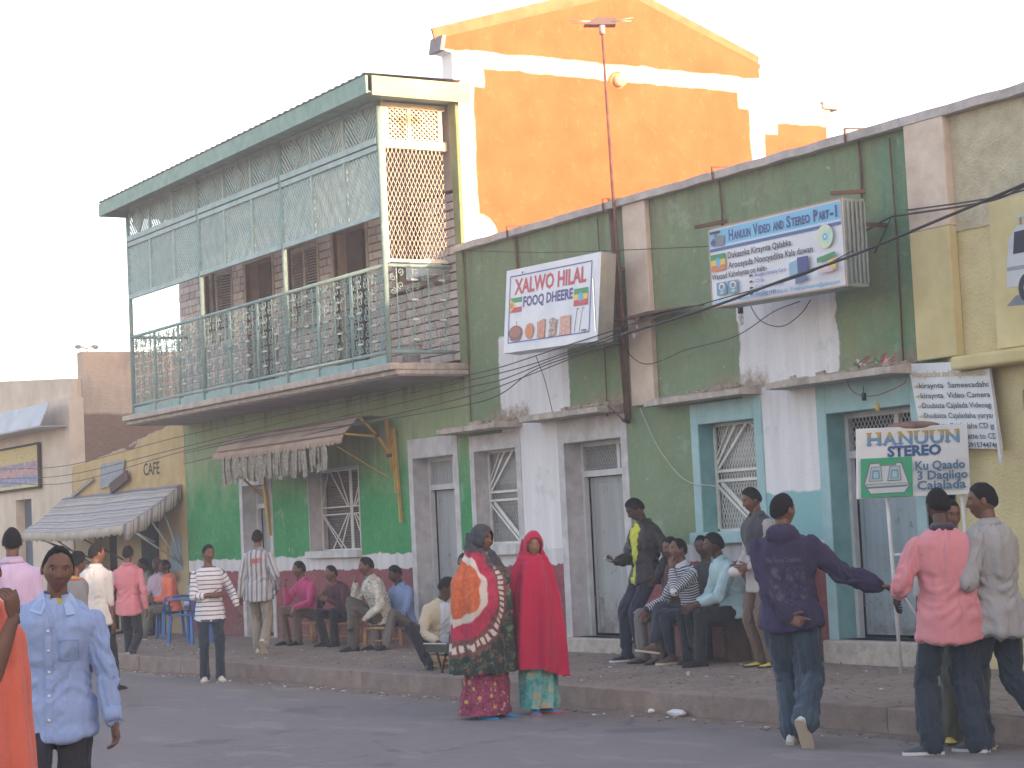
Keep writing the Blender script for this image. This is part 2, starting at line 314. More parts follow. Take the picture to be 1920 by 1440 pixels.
# ================================================================== wall builder
def wall(name, X0, X1, Z0, Z1, ops, m, parent, Y=YW, depth=.28, rev=None, back=True):
    xs = sorted(set([X0, X1]+[v for o in ops for v in o[:2]])); zs = sorted(set([Z0, Z1]+[v for o in ops for v in o[2:4]])); mb = MB(); mats = [m]
    inside = lambda x, z: any(o[0] < x < o[1] and o[2] < z < o[3] for o in ops)
    for i in range(len(xs)-1):
        for j in range(len(zs)-1):
            if inside((xs[i]+xs[i+1])/2, (zs[j]+zs[j+1])/2): continue
            mb.quad((xs[i],Y,zs[j]),(xs[i+1],Y,zs[j]),(xs[i+1],Y,zs[j+1]),(xs[i],Y,zs[j+1]))
    for o in ops:
        x0, x1, z0, z1 = o[:4]; rm = o[4] if len(o) > 4 else m
        if rm not in mats: mats.append(rm)
        k = mats.index(rm); d = Y+depth
        mb.quad((x0,Y,z0),(x0,Y,z1),(x0,d,z1),(x0,d,z0),k); mb.quad((x1,Y,z1),(x1,Y,z0),(x1,d,z0),(x1,d,z1),k)
        mb.quad((x0,Y,z1),(x1,Y,z1),(x1,d,z1),(x0,d,z1),k); mb.quad((x1,Y,z0),(x0,Y,z0),(x0,d,z0),(x1,d,z0),k)
    # body of the wall behind the openings, ends and top
    mb.quad((X0,Y,Z1),(X1,Y,Z1),(X1,Y+depth,Z1),(X0,Y+depth,Z1)); mb.quad((X1,Y,Z0),(X1,Y+depth,Z0),(X1,Y+depth,Z1),(X1,Y,Z1)); mb.quad((X0,Y+depth,Z0),(X0,Y,Z0),(X0,Y,Z1),(X0,Y+depth,Z1))
    if back:
        if dark not in mats: mats.append(dark)
        mb.quad((X1,Y+depth+.35,Z0),(X0,Y+depth+.35,Z0),(X0,Y+depth+.35,Z1),(X1,Y+depth+.35,Z1), mats.index(dark))
    return mb.build(name, mats, parent)
def surround(name, x0, x1, z0, z1, w, m, parent, sill=None, proud=.014, top=None):
    mb = MB(); t = top or w; y0, y1 = YW-proud, YW+.01
    mb.box(x0-w, x0, y0, y1, z0, z1+t).box(x1, x1+w, y0, y1, z0, z1+t).box(x0, x1, y0, y1, z1, z1+t)
    o = mb.build(name, m, parent); bevel(o, .006, 1)
    if sill: bevel(MB().box(x0-w-.02, x1+.03, YW-.09, YW+.26, z0-sill, z0+.004).build('window_sill', m, o), .01, 2)
    return o
def clipline(mb, o, ax, az, w, h, p, d, wid, th, m, nn):
    # clip line p+t*d to the rectangle [0,w]x[0,h]
    t0, t1 = -1e9, 1e9
    for q, dd, hi in ((p[0],d[0],w),(p[1],d[1],h)):
        if abs(dd) < 1e-9:
            if q < 0 or q > hi: return
            continue
        a, b = (0-q)/dd, (hi-q)/dd; t0 = max(t0, min(a,b)); t1 = min(t1, max(a,b))
    if t1-t0 < .01: return
    A = o+ax*(p[0]+d[0]*t0)+az*(p[1]+d[1]*t0); B = o+ax*(p[0]+d[0]*t1)+az*(p[1]+d[1]*t1)
    mb.bar(A, B, wid, th, nn, m)
def diag(mb, o, ax, az, w, h, sp, ang, wid, th, off=0, m=0):
    o, ax, az = Vector(o), Vector(ax), Vector(az); nn = ax.cross(az); d = (math.cos(ang), math.sin(ang)); nrm = (-d[1], d[0])
    R = abs(w*nrm[0])+abs(h*nrm[1]); c = (w/2, h/2); k = int(R/sp/2)+1
    for i in range(-k, k+1):
        p = (c[0]+nrm[0]*i*sp, c[1]+nrm[1]*i*sp); clipline(mb, o+nn*off, ax, az, w, h, p, d, wid, th, m, tuple(nn))
AX, AZ, AY = Vector((1,0,0)), Vector((0,0,1)), Vector((0,1,0))
def screen(name, x0, x1, z0, z1, y, m, parent, sp=.045, wid=.007, ang=60):
    mb = MB(); 
    for s in (1,-1): diag(mb, (x0,y,z0), AX, AZ, x1-x0, z1-z0, sp, s*math.radians(ang), wid, .004, off=s*.002)
    return mb.build(name, m, parent)
# ================================================================== balcony house
HB = (-26.5, YW, .2)
house = thing('balcony_house', HB, 'two-storey green house with timber-screened balcony and tall orange gable wall', 'house')
D1 = (-28.9,-27.95,.22,2.5); W1 = (-26.6,-25.05,1.46,2.6); D2 = (-23.48,-22.42,.32,2.62)
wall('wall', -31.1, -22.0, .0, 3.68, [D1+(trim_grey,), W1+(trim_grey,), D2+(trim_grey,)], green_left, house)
UP = [(-30.0,-29.0,4.9,5.9), (-28.45,-27.5,3.78,5.88), (-26.97,-26.0,4.75,5.9), (-25.5,-24.5,3.78,5.93), (-23.72,-22.95,4.9,5.87)]
uw = wall('upper_wall', -31.1, -22.06, 3.68, 7.2, [u+(reveal_warm,) for u in UP], mortar, house)
MB().box(-31.1,-22.06, YW-.022, YW-.001, 5.98, 7.2).build('plaster_band', reveal_warm, house)
MB().box(-22.055,-21.90, YW-.05, YW-.002, 3.74, 7.22).build('corner_pilaster', mat('olive_green_strip', (.16,.22,.11), (.24,.28,.16), 5, bump=.5, bs=30), house)
MB().box(-31.1,-22.3, YW+.3, YW+5, 3.5, 7.0).box(-31.1,-22.3, YW+.66, YW+5, .0, 3.5).build('house_core', mortar, house)
# stone blocks of the upper wall, every one a piece
blocks = []
z = 3.80
row = 0
while z < 5.94:
    x = -22.075
    while x > -31.05:
        L = random.choice([.15,.2,.26,.32])*random.uniform(.9,1.1); x0 = max(x-L, -31.08); x1 = x
        segs = [(x0, x1)]
        for u in UP:
            if z+.1 > u[2]-.02 and z < u[3]+.03:
                ns = []
                for a, b in segs:
                    if b <= u[0]-.06 or a >= u[1]+.06: ns.append((a,b))
                    else:
                        if a < u[0]-.06: ns.append((a, u[0]-.06))
                        if b > u[1]+.06: ns.append((u[1]+.06, b))
                segs = ns
        blocks += [(a, b, z) for a, b in segs if b-a > .05]
        x -= L
    z += .113; row += 1
blocks.sort(key=lambda b: -b[0])
bv = []
for v in range(4):
    j = lambda: random.uniform(-.04,.04)
    mb = MB().add([(-.5+j()*.5,0,-.5+j()),(.5+j()*.5,0,-.5+j()),(.5+j()*.5,0,.5+j()),(-.5+j()*.5,0,.5+j()),(-.47+j(),-1,-.44+j()),(.47+j(),-1,-.44+j()),(.47+j(),-1,.44+j()),(-.47+j(),-1,.44+j())],
        [(4,5,6,7),(0,1,5,4),(1,2,6,5),(2,3,7,6),(3,0,4,7)])
    for mm in block_ms:
        me = mb.mesh('stone_block'); me.materials.append(mm); bv.append(me)
for a, b, zz in blocks[:300]:
    inst(random.choice(bv), 'stone_block', ((a+b)/2, YW, zz+.053), house, scale=(b-a-.017, random.uniform(.014,.024), .101))
mb = MB()
for a, b, zz in blocks[300:]: mb.box(a+.007, b-.007, YW-random.uniform(.014,.024), YW, zz+.004, zz+.106, m=random.randrange(3))
mb.build('stone_blocks', block_ms, house, kind='stuff')
def shutter(x0, x1, z0, z1, y, parent, ajar=0.0, hinge=-1):
    mb = MB(); w = x1-x0; fr = .055
    mb.box(0,fr,-.015,.015,0,z1-z0).box(w-fr,w,-.015,.015,0,z1-z0).box(fr,w-fr,-.013,.013,0,fr*1.3).box(fr,w-fr,-.013,.013,z1-z0-fr*1.3,z1-z0).box(fr,w-fr,-.013,.013,(z1-z0)*.3,(z1-z0)*.3+fr*1.3)
    R = Matrix.Rotation(ajar*hinge, 4, 'Z'); px = x0 if hinge < 0 else x1
    if hinge > 0: mb.v = [(v[0]-w, v[1], v[2]) for v in mb.v]
    mb.v = [tuple(R @ Vector(v)+Vector((px, y, z0))) for v in mb.v]
    o = mb.build('shutter', shutter_m, parent); sl_ = MB(); zz = .09
    while zz < (z1-z0)-.09:
        if not ((z1-z0)*.3-.03 < zz < (z1-z0)*.3+fr*1.5): sl_.obox((w/2, 0, zz), (w/2-fr,0,0), (0,.014,.012), (0,-.002,.002))
        zz += .042
    if hinge > 0: sl_.v = [(v[0]-w, v[1], v[2]) for v in sl_.v]
    sl_.v = [tuple(R @ Vector(v)+Vector((px, y, z0))) for v in sl_.v]
    sl_.build('louvre_slats', shutter_m, o); return o
for i, u in enumerate(UP):
    fr = MB(); w = .06; x0,x1,z0,z1 = u; y0, y1 = YW-.03, YW+.05
    fr.box(x0-w,x0,y0,y1,z0,z1+w).box(x1,x1+w,y0,y1,z0,z1+w).box(x0,x1,y0,y1,z1,z1+w)
    if i in (0,2,4): fr.box(x0-w-.05,x1+w+(.6 if i == 4 else .05),YW-.1,YW,z0-.06,z0)
    f = fr.build('upper_door' if i in (1,3) else 'upper_window', reveal_warm, house)
    xm = (x0+x1)/2
    if i == 0: shutter(x0, xm, z0, z1, YW+.06, f, .35, -1); shutter(xm, x1, z0, z1, YW+.06, f, .25, 1)
    if i == 2: shutter(x0, xm, z0, z1, YW+.05, f, 0, -1); shutter(xm, x1, z0, z1, YW+.05, f, .1, 1)
    if i in (1,3): MB().box(x0, xm-.05, YW+.2, YW+.24, z0, z1).build('door_leaf', mat('dark_brown_leaf', (.07,.06,.055), (.10,.085,.075), 5), f); MB().box(xm+.3,x1,YW+.1,YW+.14,z0,z1).build('door_leaf', mat('grey_leaf', (.20,.175,.16), (.26,.23,.21), 5), f)
    if i == 4: MB().box(xm-.05,x1,YW+.2,YW+.24,z0,z1).build('window_leaf', shutter_m, f)
# balcony slab, kicker, beam
BX0, BX1, BY = -30.72, -22.18, 12.1
slab = MB()
slab.box(-30.95,-21.93,11.98,YW,3.66,3.745)
slab.box(-30.95,-21.93,12.05,YW,3.60,3.658)
so_ = slab.build('balcony_slab', concrete, house); bevel(so_, .012, 2)
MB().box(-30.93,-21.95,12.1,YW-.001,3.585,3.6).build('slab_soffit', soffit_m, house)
MB().box(BX0,BX1-.02,BY-.012,BY+.006,3.75,3.86).build('kick_board', teal, house)
bays = 9; bw = (BX1-BX0)/bays
rail = MB().tube([(BX0,BY,4.99),(BX1,BY,4.99)], .026, 8).tube([(BX0,BY,3.905),(BX1,BY,3.905)], .024, 8)
rail.tube([(BX1,BY,4.99),(BX1,YW-.05,4.99)], .024, 8).tube([(BX1,BY,3.905),(BX1,YW-.05,3.905)], .024, 8)
rail.tube([(BX0,BY,4.99),(BX0,YW-.05,4.99)], .024, 8).tube([(BX0,BY,3.905),(BX0,YW-.05,3.905)], .024, 8)
railo = rail.build('balcony_railing', teal, house, True)
for i in range(bays+1):
    X = BX0+bw*i; major = i % 3 == 0
    mb = MB().tube([(X,BY,3.74),(X,BY,7.08 if major else 4.99)], .036 if major else .024, 8)
    if i in (2,4,6,8): mb.tube([(X,BY,4.42),(X,BY,4.47)], .04, 8)
    mb.build('screen_post' if major else 'railing_post', teal, house if major else railo, True)
def spiral(mb, c, r, a0, turns, sgn, w=.008, n=9, pl=(AX,AZ), th=.01):
    prev = None
    for i in range(n+1):
        t = i/n; a = a0+sgn*turns*2*math.pi*t; rr = r*(1-.78*t); p = Vector(c)+pl[0]*(rr*math.cos(a))+pl[1]*(rr*math.sin(a))
        if prev is not None: mb.bar(prev, p, w, th, tuple(pl[0].cross(pl[1])))
        prev = p
def scrollpanel(w, h, pl, cols=3, rows=5, dense=1):
    mb = MB(); cw = w/cols; ch = h/rows
    for i in range(cols):
        for j in range(rows):
            c = pl[0]*(cw*(i+.5))+pl[1]*(ch*(j+.5)); fl = 1 if (i+j) % 2 else -1
            spiral(mb, c+pl[0]*cw*.24+pl[1]*ch*.22, cw*.22, -math.pi/2, 1.3, fl, pl=pl)
            spiral(mb, c-pl[0]*cw*.24-pl[1]*ch*.22, cw*.22, math.pi/2, 1.3, fl, pl=pl)
            if dense:
                spiral(mb, c-pl[0]*cw*.22+pl[1]*ch*.24, cw*.17, -math.pi/2, 1.1, -fl, pl=pl, n=7)
                spiral(mb, c+pl[0]*cw*.22-pl[1]*ch*.24, cw*.17, math.pi/2, 1.1, -fl, pl=pl, n=7)
        for s in (0,): mb.bar(pl[0]*(cw*(i+.5)), pl[0]*(cw*(i+.5))+pl[1]*h, .012, .012, tuple(pl[0].cross(pl[1])))
    return mb
me = scrollpanel(bw-.05, 1.03, (AX,AZ)).mesh('scrollwork'); me.materials.append(teal)
clipm = MB().box(-.045,.045,-.05,-.025,-.012,.012).mesh('clip'); clipm.materials.append(mat('pale_clip', (.50,.58,.56), (.56,.63,.60), 5))
for i in range(bays):
    o = inst(me, 'scrollwork', (BX0+bw*i+.025, BY, 3.93), railo); [inst(clipm, 'clip', (BX0+bw*i+.025+(bw-.05)*c, BY, 4.06+r*.2), railo) for r in range(5) for c in (.28,.72)]
sm = scrollpanel(YW-BY-.1, 1.03, (AY,AZ), 4, 6, 0).mesh('scrollwork_side'); sm.materials.append(teal)
inst(sm, 'scrollwork', (BX1, BY+.04, 3.93), railo)
sm2 = scrollpanel(YW-BY-.1, 1.1, (AY,AZ), 3, 5, 1).mesh('scrollwork_side'); sm2.materials.append(teal)
inst(sm2, 'scrollwork', (BX0, BY+.04, 3.93), railo)
mb = MB()
for i in range(12): mb.bar((BX0,BY+.05+i*.08,4.99),(BX0,BY+.05+i*.08+.02,5.09+.03*(i%2)),.008,.008)
for i in range(34): mb.bar((BX0+.05+i*.085,BY,4.99),(BX0+.05+i*.085+.015,BY,5.05+.03*(i%2)),.007,.007)
mb.build('spikes', teal, railo)
for r in range(4):
    for c in (.38,.78): inst(clipm, 'clip', (BX1, BY+c, 4.06+r*.25), railo, rot=(0,0,math.pi/2))
# lattice screen
for i in range(3):       # rails of the screen per major bay
    X0, X1 = BX0+bw*3*i+.036, BX0+bw*3*(i+1)-.036
    mb = MB().box(X0,X1,BY-.035,BY+.02,5.60,5.665).box(X0,X1,BY-.035,BY+.02,6.44,6.505).box(X0,X1,BY-.045,BY+.02,6.525,6.60).box(X0,X1,BY-.03,BY+.02,7.03,7.07)
    f = mb.build('screen_frame', teal_pale, house)
    for j in range(3):
        x0 = BX0+bw*(3*i+j)+.03; w = bw-.06
        if j: MB().box(x0-.05,x0-.01,BY-.032,BY+.015,5.665,6.44).box(x0-.05,x0-.01,BY-.032,BY+.015,6.60,7.03).build('mullion', teal_pale, f)
        s = 1 if (j+i) % 2 else -1
        p = MB(); diag(p, (x0,BY,5.665), AX, AZ, w, .775, .058, s*math.radians(56), .036, .012, off=.0); diag(p, (x0,BY+.014,5.665), AX, AZ, w, .775, .2, -s*math.radians(56), .02, .01)
        p.build('lattice_panel', teal_pale, f)
        p = MB(); diag(p, (x0,BY,6.60), AX, AZ, w/2, .43, .06, math.radians(-48), .030, .010); diag(p, (x0+w/2,BY,6.60), AX, AZ, w/2, .43, .06, math.radians(48), .030, .010)
        pass
        cx, cz = x0+w/2, 6.815
        for k_, (a, b) in enumerate(((.20,.205),(.135,.14),(.07,.075),(.025,.03))):
            pts = [(cx-a,BY-.012,cz),(cx,BY-.012,cz+b),(cx+a,BY-.012,cz),(cx,BY-.012,cz-b)]
            for q in range(4): p.bar(pts[q], pts[(q+1)%4], .024, .03, (0,1,0))
        p.build('diamond_panel', teal_pale, f)
# side screen (right end): lattice top, expanded metal below
f = MB()
f.box(BX1-.03,BX1+.03,BY+.0,BY+.055,5.02,7.07).box(BX1-.028,BX1+.028,BY+.055,YW-.05,6.98,7.05).box(BX1-.035,BX1+.035,BY+.055,YW-.05,6.47,6.58).box(BX1-.02,BX1+.02,BY+.055,YW-.1,5.03,5.07)
f.box(BX1-.02,BX1+.02,YW-.16,YW-.1,6.58,6.98).box(BX1-.02,BX1+.02,12.5,12.55,6.58,6.98).box(BX1-.02,BX1+.02,BY+.055,BY+.12,6.58,6.98)
f = f.build('side_screen_frame', cream_timber, house)
for (ya, yb) in ((BY+.12,12.5),(12.55,YW-.16)):
    p = MB(); diag(p, (BX1+.004,ya,6.58), AY, AZ, yb-ya, .4, .048, math.radians(-42), .022, .008); diag(p, (BX1-.01,ya,6.58), AY, AZ, yb-ya, .4, .048, math.radians(42), .02, .008); p.build('lattice_panel', cream_timber, f)
p = MB()
for s in (1,-1): diag(p, (BX1+.006+s*.003,BY+.06,5.07), AY, AZ, YW-.16-BY, 1.4, .052, s*math.radians(65), .0055, .004)
p.build('expanded_metal_panel', cream_timber, f)
# balcony roof
mb = MB(); n_ = 150
def rz(x): return 7.16+(x+30.84)/(8.9)*.10
ra = [];
for i in range(n_+1):
    x_ = -31.0+(31.0-21.75)*i/n_; c_ = .012*math.sin(i*2*math.pi/1.5*1.0); ra.append((x_, c_))
vs = []
for (x_, c_) in ra: vs += [(x_,11.70,rz(x_)+.035+c_),(x_,YW,rz(x_)+.05+c_),(x_,11.70,rz(x_)+.030+c_),(x_,YW,rz(x_)+.045+c_)]
fs = []
for i in range(n_): a = i*4; b = a+4; fs += [(a,b,b+1,a+1),(a+2,a+3,b+3,b+2),(a,a+2,b+2,b)]
mb.add(vs, fs); roofb = mb.build('balcony_roof', mat('roof_sheet', (.35,.38,.42), (.42,.44,.48), 4, rough=.5, bump=.1), house, True)
mb = MB().prism([(-31.0,11.72,rz(-31)-.19),(-21.78,11.72,rz(-21.8)-.21),(-21.78,11.72,rz(-21.8)+.012),(-31.0,11.72,rz(-31)+.012)], (0,.03,0))
mb.build('front_fascia', teal_dark, roofb)
MB().prism([(-21.79,11.80,7.03),(-21.79,YW+.1,7.03),(-21.79,YW+.1,7.27),(-21.79,11.80,7.27)], (.03,0,0)).build('side_fascia', fascia_lime, roofb)
MB().prism([(-31.0,11.75,6.97),(-31.0,YW,6.97),(-31.0,YW,7.17),(-31.0,11.75,7.17)], (-.03,0,0)).build('side_fascia', teal_dark, roofb)
MB().box(-30.98,-21.8,11.76,YW-.001,7.072,7.085).build('roof_soffit', teal_dark, roofb)
MB().tube([(-28.9,12.6,7.36),(-27.6,12.6,7.37)], .06, 8).build('ridge_tile', mat('terracotta', (.4,.22,.16)), roofb, True)
# buckets and clutter on the balcony
bk = mat('bucket_grey', (.34,.33,.33), (.44,.42,.41), 6, rough=.5)
for (bx, by, s_, lab) in [(-22.42,12.55,1,'grey bucket standing at the right end of the balcony floor')]:
    q = MB().tube([(bx,by,3.75),(bx,by,4.02)], [.10,.14], 14).tube([(bx,by,4.0),(bx,by,4.03)], .15, 14); q.build('bucket', bk, None, True, origin=(bx,by,3.75), label=lab, cat='bucket')
q = MB().box(-22.88,-22.35,YW-.32,YW-.09,4.905,5.12).build('metal_box', mat('box_white', (.60,.58,.57)), None, origin=(-22.6,12.9,4.905), label='white metal box on the ledge by the upstairs window behind the wire mesh', cat='box')
bevel(q, .01)
# ---- orange gable (faces +X)
def gable_mat():
    n = N('orange_gable_paint'); P = n.vec(False); x, y, z = n.xyz(False)
    nb = n.noise(2.2, 5, .62, P); fi = n.noise(7, 5, .7, P); j = n.M('MULTIPLY', n.M('SUBTRACT', n.noise(3, 3, .5, P), .5), .09)
    yy = n.M('ADD', y, j); zz = n.M('ADD', z, j)
    org = n.mix(n.mr(nb, .32, .68), (.45,.100,.034), (.50,.132,.052)); org = n.mix(n.M('MULTIPLY', n.mr(fi, .55, .75), .4), org, (.60,.27,.13))
    def rect(y0, y1, z0, z1, e=.02):
        return n.M('MULTIPLY', n.M('MULTIPLY', n.mr(yy, y0-e, y0+e), n.mr(yy, y1+e, y1-e)), n.M('MULTIPLY', n.mr(zz, z0-e, z0+e), n.mr(zz, z1+e, z1-e)))
    def disc(cy, cz, r): 
        d = n.M('SQRT', n.M('ADD', n.M('POWER', n.M('SUBTRACT', yy, cy), 2), n.M('POWER', n.M('SUBTRACT', zz, cz), 2))); return n.mr(d, r+.02, r-.02)
    w = (.86,.84,.80); c = org
    for r in ((13.0,13.38,5,7.73),(13.0,18.2,7.56,7.76),(17.88,18.12,5,7.73),(13.0,13.55,7.3,7.73),(17.7,18.12,7.33,7.73),(17.95,18.36,7.0,7.75),(18.1,19.3,7.17,7.9),(13.3,13.6,5.0,5.5)): c = n.mix(rect(*r), c, w)
    c = n.mix(disc(13.42,5.40,.24), c, w); c = n.mix(disc(15.66,7.53,.16), c, org); c = n.mix(disc(15.66,7.55,.10), c, (.58,.38,.2))
    n.col(c); n.rough(.95); n.b.inputs['Specular IOR Level'].default_value = .1; n.bump(n.M('ADD', fi, nb), .35, .02); return n.m
gm_ = gable_mat()
prof = [(13.1,3.7),(19.25,3.7),(19.25,7.47),(18.1,7.76),(18.12,7.98),(15.88,8.76),(13.02,7.92),(12.98,7.74),(13.1,7.72)]
MB().prism([(-22.0,a,b) for a, b in prof], (-.26,0,0)).build('gable_wall', gm_, house)
slate = mat('weathered_coping', (.22,.20,.24), (.3,.28,.30), 5)
MB().bar((-22.13,12.93,7.90),(-22.13,15.88,8.785),.30,.035,(1,0,0)).bar((-22.13,15.88,8.785),(-22.13,18.16,7.98),.30,.035,(1,0,0)).build('gable_coping', mat('orange_coping', (.42,.15,.07), (.48,.2,.1), 5), house)
MB().obox((-22.11,12.955,7.83),(.15,0,0),(0,.03,.0),(0,.02,.10)).build('coping_end', slate, house)
MB().tube([(-21.98,15.66,7.55),(-21.9,15.66,7.55)],.085,16).build('roundel', mat('pale_ochre', (.72,.56,.32)), house, True)
MB().box(-22.15,-22.0,19.26,19.36,6.5,7.42).box(-22.2,-21.95,19.2,19.5,7.42,7.52).build('downpipe', mat('pipe_grey', (.4,.35,.33)), house, False)
# ---- ground floor doors and windows of the house
def steel_door(x0, x1, z0, z1, zt, fm, lm, parent, y=YW+.24, transom='panel', split=None):
    f = MB(); w = .05
    f.box(x0,x0+w,y-.02,y+.04,z0,z1).box(x1-w,x1,y-.02,y+.04,z0,z1).box(x0+w,x1-w,y-.02,y+.04,z1-w,z1).box(x0+w,x1-w,y-.025,y+.04,zt,zt+.07)
    xm = x0+(x1-x0)*(split or .62); f.box(xm-.03,xm+.03,y-.015,y+.03,zt+.07,z1-w)
    fo = f.build('door_frame', fm, parent)
    if transom == 'panel':
        t = MB()
        for (a, b) in ((x0+w,xm-.03),(xm+.03,x1-w)):
            k = a
            while k < b-.015: t.box(k,min(k+.03,b),y+.004,y+.012,zt+.07,z1-w); k += .042
        t.build('transom_slats', lm, fo); MB().box(x0+w,x1-w,y+.02,y+.03,zt+.07,z1-w).build('transom_panel', lm, fo)
    else:
        for (a, b) in ((x0+w,xm-.03),(xm+.03,x1-w)): screen('transom_mesh', a, b, zt+.07, z1-w, y, mesh_m, fo)
    l = MB().box(x0+w+.008,x1-w-.008,y+.06,y+.085,z0+.03,zt-.01)
    lo = l.build('door_leaf', lm, fo); fr = MB(); a, b = x0+w+.05, x1-w-.05; h = zt-z0
    for k in (.05,.28,.52,.97):
        fr.box(a,b,y+.052,y+.06,z0+h*k-.014,z0+h*k+.014)
    fr.box(a-.02,a+.02,y+.051,y+.06,z0+.05,zt-.05).box(b-.02,b+.02,y+.051,y+.06,z0+.05,zt-.05)
    fr.build('door_rails', lm, lo); MB().box(x0+w,x0+w+.012,y+.04,y+.05,z0+.3,z0+.45).box(x0+w,x0+w+.012,y+.04,y+.05,zt-.45,zt-.3).build('hinge', rust, lo)
    zl = z0+h*.5; MB().box(x1-w-.10,x1-w-.03,y+.035,y+.052,zl-.05,zl+.05).build('lock_plate', rust, lo); MB().tube([(x1-w-.065,y+.05,zl-.04),(x1-w-.065,y-.0,zl-.04),(x1-w-.065,y-.0,zl+.05),(x1-w-.065,y+.05,zl+.05)],.008,6).build('handle', rust, lo, True)
    return fo
surround('door_surround', D1[0], D1[1], .2, D1[3], .11, trim_grey, house); steel_door(*D1, 2.15, frame_light, door_grey, house)
s = surround('window_surround', W1[0]-.0, W1[1], W1[2], W1[3], .02, trim_grey, house, sill=.10)
surround('door_surround', D2[0], D2[1], .2, D2[3], .12, trim_grey, house, top=.26); steel_door(*D2, 2.2, frame_light, door_grey, house)
for d in (D1, D2): MB().box(d[0]-.05,d[1]+.05,YW-.02,YW+.26,.17,d[2]).build('threshold', concrete, house)
def fan_grille(x0, x1, z0, z1, y, parent):
    g = MB(); w = x1-x0; xm = (x0+x1)/2+w*.1; h = z1-z0; B = lambda a, b: g.bar((a[0],y,a[1]),(b[0],y,b[1]),.016,.01,(0,1,0))
    g.box(x0,x0+.02,y-.01,y+.01,z0,z1).box(x1-.02,x1,y-.01,y+.01,z0,z1).box(x0,x1,y-.01,y+.01,z1-.02,z1).box(x0,x1,y-.01,y+.01,z0,z0+.02)
    zm0, zm1 = z0+h*.45, z0+h*.54
    B((x0,zm0),(x1,zm0)); B((x0,zm1),(x1,zm1)); 
    for dx in (-.03,0,.03): B((xm+dx,z0),(xm+dx,z1))
    for dx in (-.75,-.45,.45,.75): B((xm+dx*.1*w,zm1),(xm+dx*w*.55,z1)); B((xm+dx*.1*w,zm0),(xm+dx*w*.55,z0))
    B((x0+.01,zm1),(x0+w*.16,z1)); B((x0+.01,zm0),(xm-w*.2,z0)); B((x0+.04,zm0),(xm-w*.12,z0)); B((x1-.01,zm0),(x1-w*.1,z0))
    o = g.build('window_grille', white_steel, parent)
    p = MB(); k = z0+.02
    while k < z1-.02: p.obox(((x0+x1)/2,y+.09,k),(w/2-.02,0,0),(0,.012,.012),(0,-.003,.003)); k += .036
    p.build('louvre_slats', mat('dusky_louvre', (.20,.165,.155), (.25,.21,.20), 5), o)
    return o
fan_grille(W1[0], W1[1], W1[2], W1[3], YW+.2, house)
# ================================================================== single storey green shops
shop = thing('green_shop_row', (-18, YW, .2), 'single-storey sage green shop row with patches of white paint and cement coping', 'building')
W2 = (-21.9,-20.92,1.46,2.62); D3 = (-19.85,-18.7,.36,2.6); W4 = (-17.26,-16.32,1.5,2.64); D5 = (-15.2,-14.02,.42,2.6)
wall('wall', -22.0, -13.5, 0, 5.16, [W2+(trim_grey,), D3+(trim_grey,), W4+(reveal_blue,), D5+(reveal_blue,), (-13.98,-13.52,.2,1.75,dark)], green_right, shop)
MB().box(-22.0,-13.5,YW+.66,YW+9,0,5.1).box(-22.0,-13.5,YW+.29,YW+.66,2.7,5.1).build('building_core', mortar, shop)
def coping(x0, x1, parent):
    mb = MB(); n_ = int((x1-x0)/.12)
    R = []
    for i in range(n_+1):
        x_ = x0+(x1-x0)*i/n_; j = .010*mnoise.noise(Vector((x_*3,0,0))); k = .012*mnoise.noise(Vector((x_*3,5,0)))
        R.append([(x_,YW-.11+j,5.155+k),(x_,YW-.12+j,5.235+k),(x_,YW+.3,5.25+j),(x_,YW+.3,5.16)])
    return mb.loft(R).build('coping', coping_m, parent)
coping(-22.0, -13.80, shop)
bevel(MB().box(-18.36,-17.93,YW-.07,YW,2.92,5.156).build('pilaster', cream, shop), .01)
surround('window_surround', *W2, .11, trim_grey, shop, sill=.13, top=.2); surround('door_surround', *D3[:2], .2, D3[3], .13, trim_grey, shop, top=.28)
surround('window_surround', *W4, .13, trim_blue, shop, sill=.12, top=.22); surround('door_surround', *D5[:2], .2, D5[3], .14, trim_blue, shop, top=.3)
for d, m_ in ((D3, concrete),(D5, concrete)): bevel(MB().box(d[0]-.12,d[1]+(.5 if d is D5 else .08),YW-.12,YW+.26,.17,d[2]).build('doorstep', m_, shop), .02)
steel_door(*D3, 2.2, frame_light, door_grey, shop, transom='mesh', split=.66)
steel_door(*D5, 2.16, frame_light, door_blue, shop, transom='mesh', split=.62)
screen('transom_mesh', D3[0]+.05, D3[1]-.05, 2.27, 2.55, YW+.27, mesh_m, shop)
